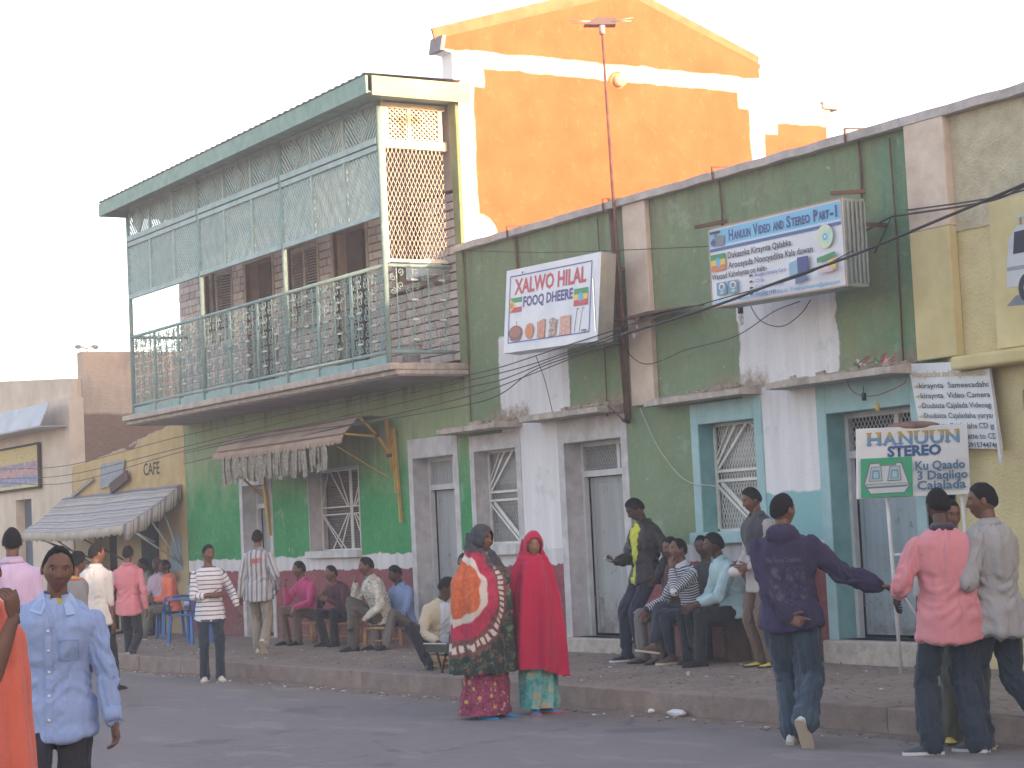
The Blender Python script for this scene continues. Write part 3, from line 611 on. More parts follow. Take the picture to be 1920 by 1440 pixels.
def cross_window(x0, x1, z0, z1, y, parent, meshc):
    g = MB(); w = x1-x0; h = z1-z0; B = lambda a, b, t=.03: g.bar((x0+a[0]*w,y,z0+a[1]*h),(x0+b[0]*w,y,z0+b[1]*h),t,.012,(0,1,0))
    g.box(x0,x0+.03,y-.012,y+.012,z0,z1).box(x1-.03,x1,y-.012,y+.012,z0,z1).box(x0,x1,y-.012,y+.012,z1-.03,z1).box(x0,x1,y-.012,y+.012,z0,z0+.03)
    B((0,.47),(1,.47)); B((0,.56),(1,.56)); B((0,.60),(.42,1)); B((.05,.58),(.62,1)); B((.62,1),(1,.80)); B((.02,.43),(.72,0)); B((.10,.45),(.82,0),.05); B((.80,0),(1,.22)); B((.0,.66),(.3,1),.015)
    o = g.build('window_grille', white_steel, parent)
    screen('wire_mesh', x0+.03, x1-.03, z0+.03, z1-.03, y+.03, meshc, o, sp=.042, wid=.008, ang=66)
    MB().box(x0+.03,x1-.03,y+.07,y+.08,z0+.03,z1-.03).build('window_panel', mat('dull_panel', (.30,.29,.28), (.36,.35,.34), 4), o)
    MB().box(x0+.04,x1-.04,y+.05,y+.06,z1-.42,z1-.04).build('upper_board', mat('pale_board', (.46,.45,.44), (.52,.51,.50), 4), o)
    return o
cross_window(*W2, YW+.2, shop, mesh_m); cross_window(*W4, YW+.2, shop, white_steel)
# concrete canopies over the openings, with rubble lying on them
def canopy(x0, x1, z, parent, y=.38, blobs=5, seed=1, flip=False):
    rnd = random.Random(seed); mb = MB(); n_ = 26; R = []
    for i in range(n_+1):
        t = i/n_; x_ = x0+(x1-x0)*t; e = .03*mnoise.noise(Vector((x_*5,seed,0)))+.022*mnoise.noise(Vector((x_*14,seed,0)))
        f_ = 1-.25*max(0,(.1-t)/.1)
        R.append([(x_,YW-y*f_+e,z),(x_,YW-y*f_+e*1.5,z+.06+e*.7),(x_,YW-.02,z+.10+e),(x_,YW+.02,z+.10),(x_,YW+.02,z)])
    o = mb.loft(R).build('canopy_slab', concrete, parent)
    q = MB()
    for i in range(blobs):
        bx = x0+(x1-x0)*rnd.uniform(.45 if not flip else .2, .97); r = rnd.uniform(.008,.028); q.obox((bx,YW-rnd.uniform(.06,.3),z+.09+r*.3), (r*1.6,r*.4,r*.3), (-r*.4,r,r*.2), (-r*.2,-r*.2,r*.7))
    q.build('rubble', mat('rubble_stone', (.36,.29,.24), (.46,.38,.31), 9, bump=.6), o, kind='stuff'); return o
canopy(-22.35,-20.75,2.86,shop,seed=2,blobs=26); canopy(-20.35,-18.58,2.88,shop,seed=3,blobs=22); canopy(-17.93,-16.18,2.88,shop,seed=4,blobs=26,y=.28); canopy(-15.75,-13.86,2.88,shop,seed=5,blobs=12,flip=True)
q = MB()
for i in range(16):
    a = random.uniform(-14.5,-14.0); q.bar((a,YW-.25,3.0),(a+random.uniform(-.12,.12),YW-.2,3.0+random.uniform(.02,.10)),.02,.01,m=i%3)
q.build('litter_heap', [mat('litter_green',(.10,.22,.08)),mat('litter_red',(.45,.06,.08)),mat('litter_pale',(.55,.55,.55))], None, origin=(-14.3,YW-.2,2.97), kind='stuff')
# conduits and brackets
def bracket(x, parent): MB().bar((x,YW-.13,5.12),(x,YW-.13,5.28),.02,.015).bar((x,YW-.13,5.28),(x+.02,YW+.1,5.29),.015,.015).build('roof_bracket', rust, parent)
for x_ in (-20.68,-18.63,-16.62,-14.55): bracket(x_, shop)
for (x_, z0, z1, r) in ((-20.66,4.45,5.15,.018),(-16.64,4.5,5.15,.012),(-14.48,4.5,5.15,.014),(-14.05,2.95,5.1,.009),(-18.9,2.85,5.1,.008),(-21.9,2.9,5.1,.007)):
    MB().tube([(x_,YW-.03,z1),(x_+.01,YW-.025,(z0+z1)/2),(x_,YW-.03,z0)], r, 6).build('conduit_pipe', rust, shop, True)
# ================================================================== yellow building at the right
yel = thing('yellow_building', (-10, YW, .2), 'buff and yellow building with jutting ledge at the right edge', 'building')
wall('wall', -13.5, 22, 0, 5.16, [(-12.62,-11.3,.25,2.62,yellow_wall),(-8,-6.8,.25,2.5,yellow_wall),(-4,-2.5,1.2,2.5,yellow_wall)], yellow_wall, yel)
MB().box(-13.4,22,YW+.29,YW+9,0,5.1).build('building_core', mortar, yel)
coping(-13.8, 22, yel)
bevel(MB().box(-13.79,-13.28,YW-.10,YW-.001,4.16,5.156).build('pilaster', cream, yel), .01); bevel(MB().box(-13.79,-13.28,YW-.104,YW-.001,2.98,4.158).build('pilaster', yellow_panel, yel), .012)
MB().box(-13.28,12,YW-.012,YW-.001,4.10,5.15).build('upper_render', yellow_grey, yel)
bevel(MB().box(-13.24,12,YW-.24,YW-.001,2.84,2.965).build('ledge', yellow_panel, yel), .03, 3)
MB().box(-12.86,-9.0,YW-.018,YW-.001,3.0,4.30).build('painted_panel', yellow_panel, yel)
MB().box(-12.62,-11.3,YW+.2,YW+.23,.25,2.62).build('door_leaf', yellow_wall, yel)
# painted picture of an off-road car, flat on the panel
def print_poly(pts, m, parent, name, y):
    MB().add([(a, y, b) for a, b in pts], [tuple(range(len(pts)))]).build(name, m, parent)
pw, pg, pk, pb = mat('print_white',(.55,.56,.58),bump=0), mat('print_grey',(.22,.24,.28),bump=0), mat('print_dark',(.05,.055,.07),bump=0), mat('print_stripe',(.30,.32,.36),bump=0)
cx0, cz0 = -12.70, 3.44; y_ = YW-.021
print_poly([(cx0-.02,cz0-.08),(cx0+2.2,cz0-.2),(cx0+2.3,cz0-.06),(cx0+.1,cz0)], pg, yel, 'car_mural_ground', y_)
print_poly([(cx0,cz0+.08),(cx0+2.1,cz0+.05),(cx0+2.2,cz0+.32),(cx0+1.6,cz0+.38),(cx0+1.3,cz0+.62),(cx0+.16,cz0+.60),(cx0+.06,cz0+.5),(cx0+.02,cz0+.3)], pw, yel, 'car_mural_body', y_-.002)
print_poly([(cx0+.10,cz0+.36),(cx0+.42,cz0+.36),(cx0+.42,cz0+.56),(cx0+.13,cz0+.55)], pk, yel, 'car_mural_window', y_-.004)
print_poly([(cx0+.47,cz0+.36),(cx0+.9,cz0+.36),(cx0+.9,cz0+.57),(cx0+.47,cz0+.56)], pk, yel, 'car_mural_window', y_-.004)
print_poly([(cx0+.02,cz0+.22),(cx0+2.1,cz0+.20),(cx0+2.1,cz0+.235),(cx0+.02,cz0+.255)], pb, yel, 'car_mural_stripe', y_-.004)
for (a_, r, m_) in ((.26,.135,pk),(.26,.065,pw),(1.75,.135,pk),(1.75,.065,pw)):
    print_poly([(cx0+a_+r*.9*math.cos(t*math.pi/9), cz0+.05+r*math.sin(t*math.pi/9)) for t in range(18)], m_, yel, 'car_mural_wheel', y_-(.006 if m_ is pk else .008))
for k in range(4): print_poly([(cx0+.2+k*.22,cz0+.605),(cx0+.22+k*.22,cz0+.605),(cx0+.22+k*.22,cz0+.68),(cx0+.2+k*.22,cz0+.68)], pg, yel, 'car_mural_rack', y_-.004)
print_poly([(cx0+.17,cz0+.665),(cx0+1.2,cz0+.675),(cx0+1.2,cz0+.70),(cx0+.17,cz0+.69)], pw, yel, 'car_mural_rack', y_-.006)
# unseen block added past the right edge to shade the street from the sun
blocker = thing('sun_blocker', (14,0,0), 'plain pale block added out of view beyond the right edge to shade the street', 'building')
MB().box(14,22,-14,13.09,0,11.0).build('wall', yellow_grey, blocker)
# ================================================================== cafe and beige building at the left
cafe = thing('cafe_building', (-33.7,YW,.2), 'low ochre cafe with broken wall top and CAFE painted on it', 'cafe')
ochre = mat('ochre_plaster', (.50,.34,.14), (.58,.44,.23), 3, bump=.6, bs=25); mural = mat('buff_mural_wall', (.46,.38,.26), (.40,.28,.12), 2.2, bump=.5)
mb = MB(); R = []
top = [(-36.4,3.20),(-35.6,3.24),(-34.8,3.31),(-33.9,3.36),(-33.4,3.33),(-33.1,3.45),(-32.6,3.55),(-32.0,3.60),(-31.5,3.72),(-31.12,3.78)]
for i in range(len(top)-1):
    (a,za),(b,zb) = top[i], top[i+1]; mb.prism([(a,YW,2.5),(b,YW,2.5),(b,YW,zb),(a,YW,za)], (0,.3,0))
mb.build('upper_wall', ochre, cafe)
wall('wall', -36.4, -31.12, 0, 2.498, [(-35.4,-34.3,.2,2.1,ochre),(-33.15,-32.35,.2,2.15,mat('green_door',(.06,.12,.10)))], mural, cafe)
MB().box(-36.4,-31.2,YW+.66,YW+4,0,2.9).build('building_core', mortar, cafe)
text('CAFE', (-32.92,YW-.004,2.86), AX, AZ, .21, .72, mat('black_paint',(.06,.05,.045),bump=0), cafe, bold=.012)
rub = MB()
for i in range(22): r = random.uniform(.03,.08); a = random.uniform(-35,-31.2); rub.ell((a,YW+.12,3.28+(a+35)/4*.44), r*1.5, r, r*.7, 6, 5)
rub.build('rubble', MATS['rubble_stone'], cafe, kind='stuff')
bl = mat('blue_poster', (.22,.30,.42), (.30,.38,.48), 9, bump=0)
MB().add([(-31.9,YW-.01,1.2),(-31.35,YW-.012,1.25),(-31.4,YW-.012,1.85),(-31.8,YW-.01,1.8)], [(0,1,2,3)]).build('wall_painting', bl, cafe)
MB().add([(-32.3,YW-.01,1.75),(-32.0,YW-.012,1.2),(-31.95,YW-.012,1.8)], [(0,1,2)]).build('wall_painting', ochre, cafe)
q = MB().prism([(-34.95,YW-.04,2.72),(-33.85,YW-.04,2.80),(-33.7,YW-.04,3.18),(-34.85,YW-.04,3.16)], (0,.02,0)); q.build('hanging_cloth', mat('grey_blue_cloth', (.28,.31,.34), (.36,.38,.40), 8), None, origin=(-34.3,YW,2.7), label='faded grey-blue sheet fixed on the ochre cafe wall', cat='sheet')
q = MB().obox((-33.9,YW-.07,2.80),(.42,0,.10),(0,.02,0),(-.03,0,.085)); q.build('loose_board', mat('dark_brown_board', (.10,.06,.05)), None, origin=(-33.9,YW,2.8), label='dark brown board hanging askew under the grey-blue sheet', cat='board')
q = MB().obox((-35.8,YW-.05,2.78),(.55,0,.14),(0,.015,0),(-.006,0,.03)); q.build('plank', mat('grey_plank', (.30,.29,.27)), None, origin=(-35.8,YW,2.78), label='grey plank sloping up the cafe wall above the striped awning', cat='plank')
beige = thing('beige_building', (-38.5,YW,.2), 'beige building with sheet-metal canopy and brown side wall at the left edge', 'building')
bm = mat('beige_plaster', (.60,.51,.40), (.70,.60,.48), 2, bump=.5, bs=25)
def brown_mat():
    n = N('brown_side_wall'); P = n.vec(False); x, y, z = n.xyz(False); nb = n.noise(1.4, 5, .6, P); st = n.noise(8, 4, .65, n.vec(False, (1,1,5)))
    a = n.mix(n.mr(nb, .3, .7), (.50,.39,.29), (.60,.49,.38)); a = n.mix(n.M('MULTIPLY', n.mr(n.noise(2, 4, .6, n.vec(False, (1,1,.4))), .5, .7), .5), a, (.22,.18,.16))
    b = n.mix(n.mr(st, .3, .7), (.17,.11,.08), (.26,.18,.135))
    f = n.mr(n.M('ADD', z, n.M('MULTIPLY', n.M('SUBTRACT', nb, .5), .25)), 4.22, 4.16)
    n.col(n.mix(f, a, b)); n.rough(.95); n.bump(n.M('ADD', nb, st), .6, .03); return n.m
wall('wall', -60, -36.5, 0, 4.5, [(-39.75,-38.8,.2,2.7,bm),(-43.5,-42.3,.2,2.7,bm)], bm, beige, back=False)
MB().prism([(-36.62,YW+.1,4.4),(-60,YW+.1,4.4),(-60,YW+.1,6.6),(-36.62,YW+.1,4.86)], (0,.3,0)).build('parapet', bm, beige)
MB().box(-39.75,-38.8,YW+.18,YW+.21,.2,2.7).build('door_leaf', mat('dark_blue_door', (.09,.12,.16), (.12,.15,.19), 3), beige)
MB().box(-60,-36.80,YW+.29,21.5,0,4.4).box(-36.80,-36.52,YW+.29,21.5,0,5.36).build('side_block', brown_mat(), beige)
sheet = mat('galvanised_sheet', (.33,.35,.38), (.44,.45,.48), 3, rough=.5, metal=.3)
MB().prism([(-36.6,12.55,3.98),(-50,12.55,3.98),(-50,12.75,4.42),(-36.6,12.75,4.42)], (0,.02,0)).box(-50,-36.6,12.57,YW,3.96,3.98).build('metal_canopy', sheet, beige)
def sign_blur_mat():
    n = N('faded_painted_sign'); P = n.vec(False); x, y, z = n.xyz(False); f = n.noise(14, 3, .6, P)
    c = n.mix(n.mr(z, 3.42, 3.40), (.50,.38,.10), (.22,.16,.28)); c = n.mix(n.mr(z, 3.30, 3.28), c, (.42,.20,.22)); c = n.mix(n.mr(z, 3.17, 3.15), c, (.16,.20,.38)); c = n.mix(n.mr(z, 2.99, 2.97), c, (.55,.50,.16))
    c = n.mix(n.M('MULTIPLY', n.mr(f, .55, .6), .7), c, (.55,.42,.40)); c = n.mix(n.M('MULTIPLY', n.mr(n.noise(20, 2, .5, P), .6, .65), .7), c, (.10,.09,.20)); n.col(c); n.rough(.6); return n.m
sg = thing('painted_sign', (-40,YW-.05,2.9), 'long faded yellow, violet and blue painted signboard over the beige doorway', 'sign')
MB().box(-42.5,-38.15,YW-.06,YW-.03,2.92,3.72).build('sign_panel', sign_blur_mat(), sg); q = MB()
for b in ((-42.55,-38.1,3.72,3.76),(-42.55,-38.1,2.88,2.92),(-38.15,-38.1,2.92,3.72)): q.box(b[0],b[1],YW-.08,YW-.02,b[2],b[3])
q.build('sign_frame', dark, sg)
fl = thing('floodlight', (-37.1,13.9,5.36), 'small twin lamp on a bracket on top of the brown wall', 'lamp')
p0 = at(163,655,X=-37.05)
MB().tube([(p0.x,p0.y,5.34),(p0.x,p0.y,5.46)],.012,6).tube([(p0.x,p0.y-.16,5.52),(p0.x,p0.y,5.46),(p0.x,p0.y+.12,5.53)],.012,6).build('bracket', rust, fl); 
for s_ in (-1,1): MB().ell((p0.x,p0.y+s_*.17,5.50),.05,.07,.045,10,6).build('lamp_head', mat('lamp_grey',(.3,.3,.32)), fl, True)
# ================================================================== signs
def bmat(name, c): return mat(name, c, None, 5, rough=.5, bump=0, var=.06)
white_board = mat('white_sign_face', (.70,.70,.74), (.76,.76,.79), 3, rough=.45, bump=.05)
alu = mat('dull_aluminium_side', (.36,.36,.35), (.50,.49,.47), 4, rough=.4, metal=.6, bump=.1)
red_p, navy_p, blue_p, green_p, yel_p, grey_p, black_p, orange_p = (bmat(*a) for a in (('print_red',(.52,.08,.10)),('print_navy',(.07,.08,.24)),('print_sky_blue',(.13,.40,.66)),('print_green',(.06,.28,.12)),('print_yellow',(.72,.52,.10)),('print_mid_grey',(.20,.21,.25)),('print_black',(.04,.04,.06)),('print_orange',(.62,.22,.10))))
class Face:
    def __init__(s, tl, tr, bl, br, parent):
        s.tl, s.tr, s.bl, s.br = map(Vector, (tl,tr,bl,br)); s.p = parent
        s.n = (s.tr-s.tl).cross(s.tl-s.bl).normalized()      # towards the viewer
        if s.n.dot(Vector((1,-1,0))) < 0: s.n = -s.n
        s.k = 1
    def P(s, u, v, d=.004):
        return (s.tl*(1-u)+s.tr*u)*(1-v)+(s.bl*(1-u)+s.br*u)*v+s.n*d
    def poly(s, pts, m, name='print', d=None, mb=None):
        s.k += 1; q = mb or MB(); q.add([s.P(u,v,d or .003+.0006*s.k) for u, v in pts], [tuple(range(len(pts)))])
        return q.build(name, m, s.p) if mb is None else q
    def rect(s, u0, u1, v0, v1, m, name='print', d=None): return s.poly([(u0,v1),(u1,v1),(u1,v0),(u0,v0)], m, name, d)
    def ellipse(s, cu, cv, ru, rv, m, name='print', n=20): return s.poly([(cu+ru*math.cos(-2*math.pi*i/n), cv+rv*math.sin(-2*math.pi*i/n)) for i in range(n)], m, name)
    def line(s, u0, v0, u1, v1, w, m, name='printed_line'):
        a, b = s.P(u0,v0,.005), s.P(u1,v1,.005); return MB().bar(a, b, w, .002, tuple(s.n)).build(name, m, s.p)
    def text(s, t, u0, u1, v, h, m, bold=.01, shear=0, name='lettering', up=None, d=None):
        s.k += 1; a, b = s.P(u0,v,d or .003+.0006*s.k), s.P(u1,v,d or .003+.0006*s.k); az = (s.P(u0,v-.1)-s.P(u0,v))
        return text(t, a, b-a, az, h, (b-a).length, m, s.p, name, bold, shear)
def sign_box(th, F, depth, side, face, frame=None):
    b = [F.tl,F.tr,F.br,F.bl]; MB().prism([p-F.n*depth for p in b], F.n*(depth-.004), 0).build('sign_case', side, th); MB().prism([p-F.n*.004 for p in b], F.n*.004).build('sign_face', face, th)
# --- XALWO HILAL
s1 = thing('sign', (-19.15,12.6,3.65), 'white box sign reading XALWO HILAL FOOQ DHEERE with food pictures', 'sign')
F = Face((-20.12,12.59,4.65),(-18.15,12.58,4.60),(-20.12,12.49,3.68),(-18.15,12.47,3.62), s1); sign_box(s1, F, .2, alu, white_board)
for a in ((.05,.085,.915,.085),(.05,.885,.915,.885),(.05,.085,.05,.885),(.915,.085,.915,.885)): F.line(*a, .012, bmat('print_indigo',(.10,.12,.36)))
F.text('XALWO HILAL', .10, .865, .305, .172, red_p, .03); F.text('FOOQ DHEERE', .205, .735, .472, .115, navy_p, .03)
F.rect(.06,.19,.35,.41,green_p,'flag'); F.rect(.06,.19,.41,.465,white_board,'flag'); F.rect(.06,.19,.465,.525,red_p,'flag'); F.poly([(.06,.525),(.125,.44),(.06,.35)],yel_p,'flag')
F.ellipse(.08,.44,.018,.035,orange_p,'flag_star')
F.rect(.75,.89,.375,.44,green_p,'flag'); F.rect(.75,.89,.44,.505,yel_p,'flag'); F.rect(.75,.89,.505,.57,red_p,'flag'); F.ellipse(.82,.472,.025,.05,blue_p,'flag_star')
F.ellipse(.135,.84,.062,.035,grey_p,'food_picture'); F.ellipse(.135,.775,.075,.088,bmat('food_brown',(.28,.11,.10)),'food_picture'); F.ellipse(.135,.765,.06,.06,bmat('food_brown2',(.40,.16,.13)),'food_picture')
F.line(.14,.63,.14,.72,.008,grey_p); F.ellipse(.29,.775,.047,.092,orange_p,'food_picture')
def foodmat(nm, a, b):
    n = N(nm); f = n.noise(38, 3, .7); n.col(n.mix(n.mr(f, .42, .58), a, b)); n.rough(.5); return n.m
F.poly([(.375,.87),(.455,.88),(.46,.67),(.44,.655),(.37,.69),(.38,.76)],foodmat('food_a',(.50,.16,.10),(.62,.33,.20)),'food_picture')
F.poly([(.50,.885),(.58,.86),(.575,.80),(.59,.70),(.54,.66),(.50,.68),(.51,.76)],foodmat('food_b',(.24,.12,.10),(.55,.42,.33)),'food_picture')
F.poly([(.615,.875),(.73,.885),(.725,.66),(.62,.665)],foodmat('food_c',(.52,.20,.15),(.66,.42,.33)),'food_picture')
F.line(.765,.87,.785,.60,.005,black_p); F.line(.785,.60,.80,.605,.008,black_p); F.line(.815,.87,.84,.60,.005,grey_p); F.line(.84,.60,.86,.61,.008,grey_p); F.ellipse(.87,.86,.028,.014,grey_p); F.ellipse(.19,.06,.008,.014,black_p,'bolt')
for x_ in (-19.8,-18.4): [MB().bar((x_,12.7,zb_),(x_,YW,zb_),.035,.035).build('sign_bracket', rust, s1) for zb_ in (4.45,3.8)]
MB().bar((-18.14,12.45,4.3),(-18.14,12.45,3.72),.012,.012).build('bright_edge', mat('bare_metal',(.8,.8,.8),rough=.2,metal=.8,bump=0), s1)
# --- HANUUN VIDEO AND STEREO PART-1
s2 = thing('sign', (-15,12.5,3.7), 'blue and white box sign reading HANUUN VIDEO AND STEREO PART-1', 'sign')
F = Face((-16.01,12.4,4.51),(-14.0,12.4,4.50),(-16.01,12.4,3.72),(-14.0,12.4,3.685), s2); sign_box(s2, F, .26, mat('grey_green_ribbed_sheet',(.22,.27,.26),(.30,.35,.34),5,rough=.5,metal=.2), white_board)
for a in ((.0,.008,1,.008),(0,.992,1,.992),(.004,0,.004,1),(.996,0,.996,1)): F.line(*a, .014, bmat('rusty_edge',(.45,.30,.24)))
rb = MB()
for k in range(5): rb.bar((-13.985,12.44+k*.05,3.72),(-13.985,12.44+k*.05,4.47),.018,.02,(1,0,0))
rb.build('sign_case_ribs', MATS['grey_green_ribbed_sheet'], s2)
lightb = bmat('print_light_blue',(.20,.48,.68)); F.rect(.012,.985,.035,.235,lightb,'print_band'); F.rect(.012,.985,.235,.262,bmat('print_pale',(.50,.62,.72)),'print_band'); F.rect(.012,.985,.262,.30,bmat('print_deep_blue',(.08,.15,.34)),'print_band')
w = 0
F.text('H', .165,.20,.20,.105,navy_p,.03); F.text('ANUUN',.205,.335,.20,.078,navy_p,.03); F.text('V',.355,.39,.20,.105,navy_p,.03); F.text('IDEO',.395,.485,.20,.078,navy_p,.03); F.text('AND',.505,.585,.20,.078,navy_p,.03)
F.text('S',.605,.635,.20,.105,navy_p,.03); F.text('TEREO',.64,.775,.20,.078,navy_p,.03); F.text('P',.80,.83,.20,.105,navy_p,.03); F.text('ART',.835,.91,.20,.078,navy_p,.03); F.text('-1',.915,.965,.20,.105,navy_p,.03)
F.poly([(.04,.24),(.13,.25),(.135,.12),(.09,.11),(.035,.14)],grey_p,'camera_picture'); F.rect(.02,.10,.05,.08,black_p,'camera_picture'); F.rect(.05,.07,.08,.12,grey_p,'camera_picture'); F.ellipse(.045,.19,.02,.035,navy_p,'camera_picture')
F.text('Dukaanka Kiraynta Qalabka', .155,.635,.42,.062,black_p,.012); F.text('Aroosyada Noocyadiisa Kala duwan',.155,.785,.545,.062,black_p,.012); F.text('Waxaad Kahelaysaa oo kale:-',.02,.45,.655,.058,black_p,.012)
F.rect(.02,.135,.34,.41,green_p,'flag'); F.rect(.02,.135,.41,.48,yel_p,'flag'); F.rect(.02,.135,.48,.55,orange_p,'flag'); F.ellipse(.078,.44,.018,.06,blue_p,'flag_star')
for k, t in enumerate(('Buugta memory Card','CD Ga','Cajaladaha yaryar','Bandhig yoga')):
    v = .705+k*.075; F.text(t, .36, .36+.0125*len(t), v, .035, bmat('print_violet',(.16,.14,.40)), .01); F.poly([(.315,v),(.33,v-.01),(.345,v-.02),(.33,v-.035),(.315,v-.03)],black_p,'bullet_arrow')
F.text('Tel: 0256652457   Mobile: 0915744746   P.O.Box 61   E-mail:aambuuroti@yahoo.com', .02,.965,.955,.036,blue_p,.01)
for c_ in (.10,.19): F.rect(c_-.04,c_+.035,.70,.86,bmat('speaker_blue',(.16,.30,.42)),'speaker_picture'); F.ellipse(c_,.755,.024,.045,white_board,'speaker_picture'); F.ellipse(c_,.76,.015,.03,grey_p,'speaker_picture'); F.ellipse(c_,.83,.016,.024,bmat('speaker_cyan',(.35,.55,.6)),'speaker_picture')
cdm = N('print_disc'); x_, y_, z_ = cdm.xyz(); cdm.col(cdm.mix(cdm.mr(cdm.noise(6,2), .4,.6), (.45,.62,.50), (.66,.66,.45))); cdm = cdm.m
F.ellipse(.885,.40,.055,.135,cdm,'disc_picture',30); F.ellipse(.885,.405,.018,.04,blue_p,'disc_picture'); F.ellipse(.885,.405,.008,.018,white_board,'disc_picture')
F.poly([(.62,.80),(.68,.78),(.68,.60),(.62,.63)],bmat('tower_light',(.25,.42,.55)),'computer_picture'); F.poly([(.68,.78),(.76,.76),(.76,.58),(.68,.58)],navy_p,'computer_picture'); F.poly([(.66,.89),(.75,.85),(.74,.79),(.66,.81)],bmat('slate_blue',(.14,.19,.33)),'computer_picture')
F.poly([(.82,.69),(.95,.64),(.95,.59),(.82,.63)],green_p,'print_patch'); F.poly([(.89,.75),(.95,.80),(.95,.66),(.90,.68)],yel_p,'print_patch'); F.rect(.82,.93,.76,.81,bmat('print_pink',(.70,.50,.50)),'print_patch')
for p_, q_ in (((-16.15,12.35,4.55),(-15.75,12.45,4.56)),((-14.1,12.35,4.55),(-13.9,12.6,4.55)),((-15.9,12.65,4.3),(-15.9,YW,4.3)),((-14.2,12.65,4.3),(-14.2,YW,4.3))): MB().bar(p_, q_, .03, .035).build('sign_bracket', rust, s2)
# --- stand sign HANUUN STEREO
fr_ = Vector((.529,.8485,0)).normalized(); TL = Vector((-13.67,12.11,2.365)); Wd, Hd = .985, .62
s3 = thing('street_sign', (-13.55,12.37,.2), 'white painted board reading HANUUN STEREO standing on two thin posts', 'sign')
F = Face(TL, TL+fr_*Wd+Vector((0,0,-.0)), TL+Vector((0,0,-Hd))-fr_*.03, TL+fr_*(Wd-.01)+Vector((0,0,-Hd)), s3)
F.n = fr_.cross(Vector((0,0,1))).normalized();  F.n = F.n if F.n.dot(-fwd) > 0 else -F.n
o = MB().prism([p-F.n*.025 for p in (F.tl,F.tr,F.br,F.bl)], F.n*.024).build('sign_panel', mat('painted_white_panel', (.66,.68,.69), (.74,.75,.75), 3, rough=.6, bump=.1), s3); bevel(o, .006, 2)
tn = N('two_tone_letter_paint'); x_, y_, z_ = tn.xyz(False); tn.col(tn.mix(tn.mr(z_, 2.285, 2.27), (.42,.30,.06), (.10,.27,.47))); tn.rough(.5); tn = tn.m
def slab_text(F, t, u0, u1, v, h, m, sh=None, bold=.035):
    # spaced slab-serif style: each character with small serifs
    L = len(t); wd = (u1-u0)/L
    for i, ch in enumerate(t):
        a = u0+wd*i+wd*.06; b = u0+wd*(i+1)-wd*.10
        if sh: F.text(ch, a+.008, b+.008, v+.012, h, sh, bold, d=.0035)
        F.text(ch, a, b, v, h, m, bold, d=.0055)
        if ch in 'HANUT':
            tops = {'H':((0,.3),(.7,1)),'A':(),'N':((0,.2),(.75,1)),'U':((0,.35),(.65,1)),'T':()}[ch]; bots = {'H':((0,.3),(.7,1)),'A':((-.05,.25),(.75,1.05)),'N':((0,.3),),'U':(),'T':()}[ch]
            hv = h/Hd
            for p, q in tops: F.rect(a+(b-a)*p-.008, a+(b-a)*q+.008, v-hv, v-hv+.02, m, 'serif', d=.006)
            for p, q in bots: F.rect(a+(b-a)*p-.008, a+(b-a)*q+.008, v-.02, v, m, 'serif', d=.006)
slab_text(F, 'HANUUN', .09, .93, .245, .112, tn, grey_p, .015)
F.text('STEREO', .275, .755, .415, .088, bmat('letter_navy_blue',(.04,.11,.26)), .045, d=.005)
F.rect(.035,.49,.43,.985,bmat('poster_green',(.04,.34,.17)),'painted_picture')
pale = bmat('deck_grey',(.42,.46,.47)); pale2 = bmat('deck_light',(.52,.56,.56)); outl = bmat('deck_outline',(.13,.17,.20)); cyan = bmat('deck_cyan',(.10,.32,.42))
F.poly([(.055,.80),(.115,.945),(.42,.94),(.47,.84),(.40,.50),(.35,.49),(.34,.53),(.21,.53),(.20,.49),(.11,.50)],outl,'painted_deck'); F.poly([(.07,.80),(.12,.93),(.415,.925),(.455,.83),(.39,.52),(.355,.51),(.345,.545),(.205,.545),(.195,.51),(.12,.515)],pale2,'painted_deck')
F.poly([(.075,.81),(.09,.86),(.44,.85),(.455,.81),(.45,.79),(.08,.79)],outl,'painted_deck'); F.poly([(.08,.80),(.085,.835),(.44,.825),(.45,.795)],pale,'painted_deck')
for c_ in (.165,.33):
    F.poly([(c_-.065,.76),(c_+.06,.76),(c_+.05,.55),(c_-.04,.55)],outl,'painted_deck'); F.poly([(c_-.058,.75),(c_+.053,.75),(c_+.043,.56),(c_-.034,.56)],pale,'painted_deck')
    F.poly([(c_-.04,.73),(c_+.04,.73),(c_+.033,.60),(c_-.03,.60)],cyan,'painted_deck'); F.rect(c_-.017,c_+.018,.63,.71,pale2,'painted_deck'); F.rect(c_-.008,c_+.01,.645,.66,cyan,'painted_deck'); F.rect(c_-.008,c_+.01,.68,.695,cyan,'painted_deck')
inkb = bmat('letter_slate_blue',(.07,.15,.26))
F.text('Ku Qaado', .515,.955,.625,.075,inkb,.028); F.text('3 Daqiiqo',.53,.975,.765,.075,inkb,.028); F.text('Cajalada',.525,.955,.905,.075,inkb,.028)
pst = mat('white_post', (.60,.60,.62), (.68,.68,.69), 8, rough=.5, bump=.1)
P1 = Vector((-13.56,12.375,0)); P2 = Vector((-13.20,12.93,0))
for p in (P1, P2): MB().tube([p-F.n*.04+Vector((0,0,.2)), p-F.n*.04+Vector((-.025,-.03,2.3))], .017, 8).build('post', pst, s3, True)
MB().tube([P1-F.n*.04+Vector((0,0,1.24)), P2-F.n*.04+Vector((0,0,1.24))], .014, 8).build('crossbar', pst, s3, True)
MB().tube([P1-F.n*.04+Vector((0,0,1.0)), P1+fr_*.32-F.n*.3+Vector((0,0,.5))], .01, 6).build('brace', pst, s3, True)
q = MB(); rr = []
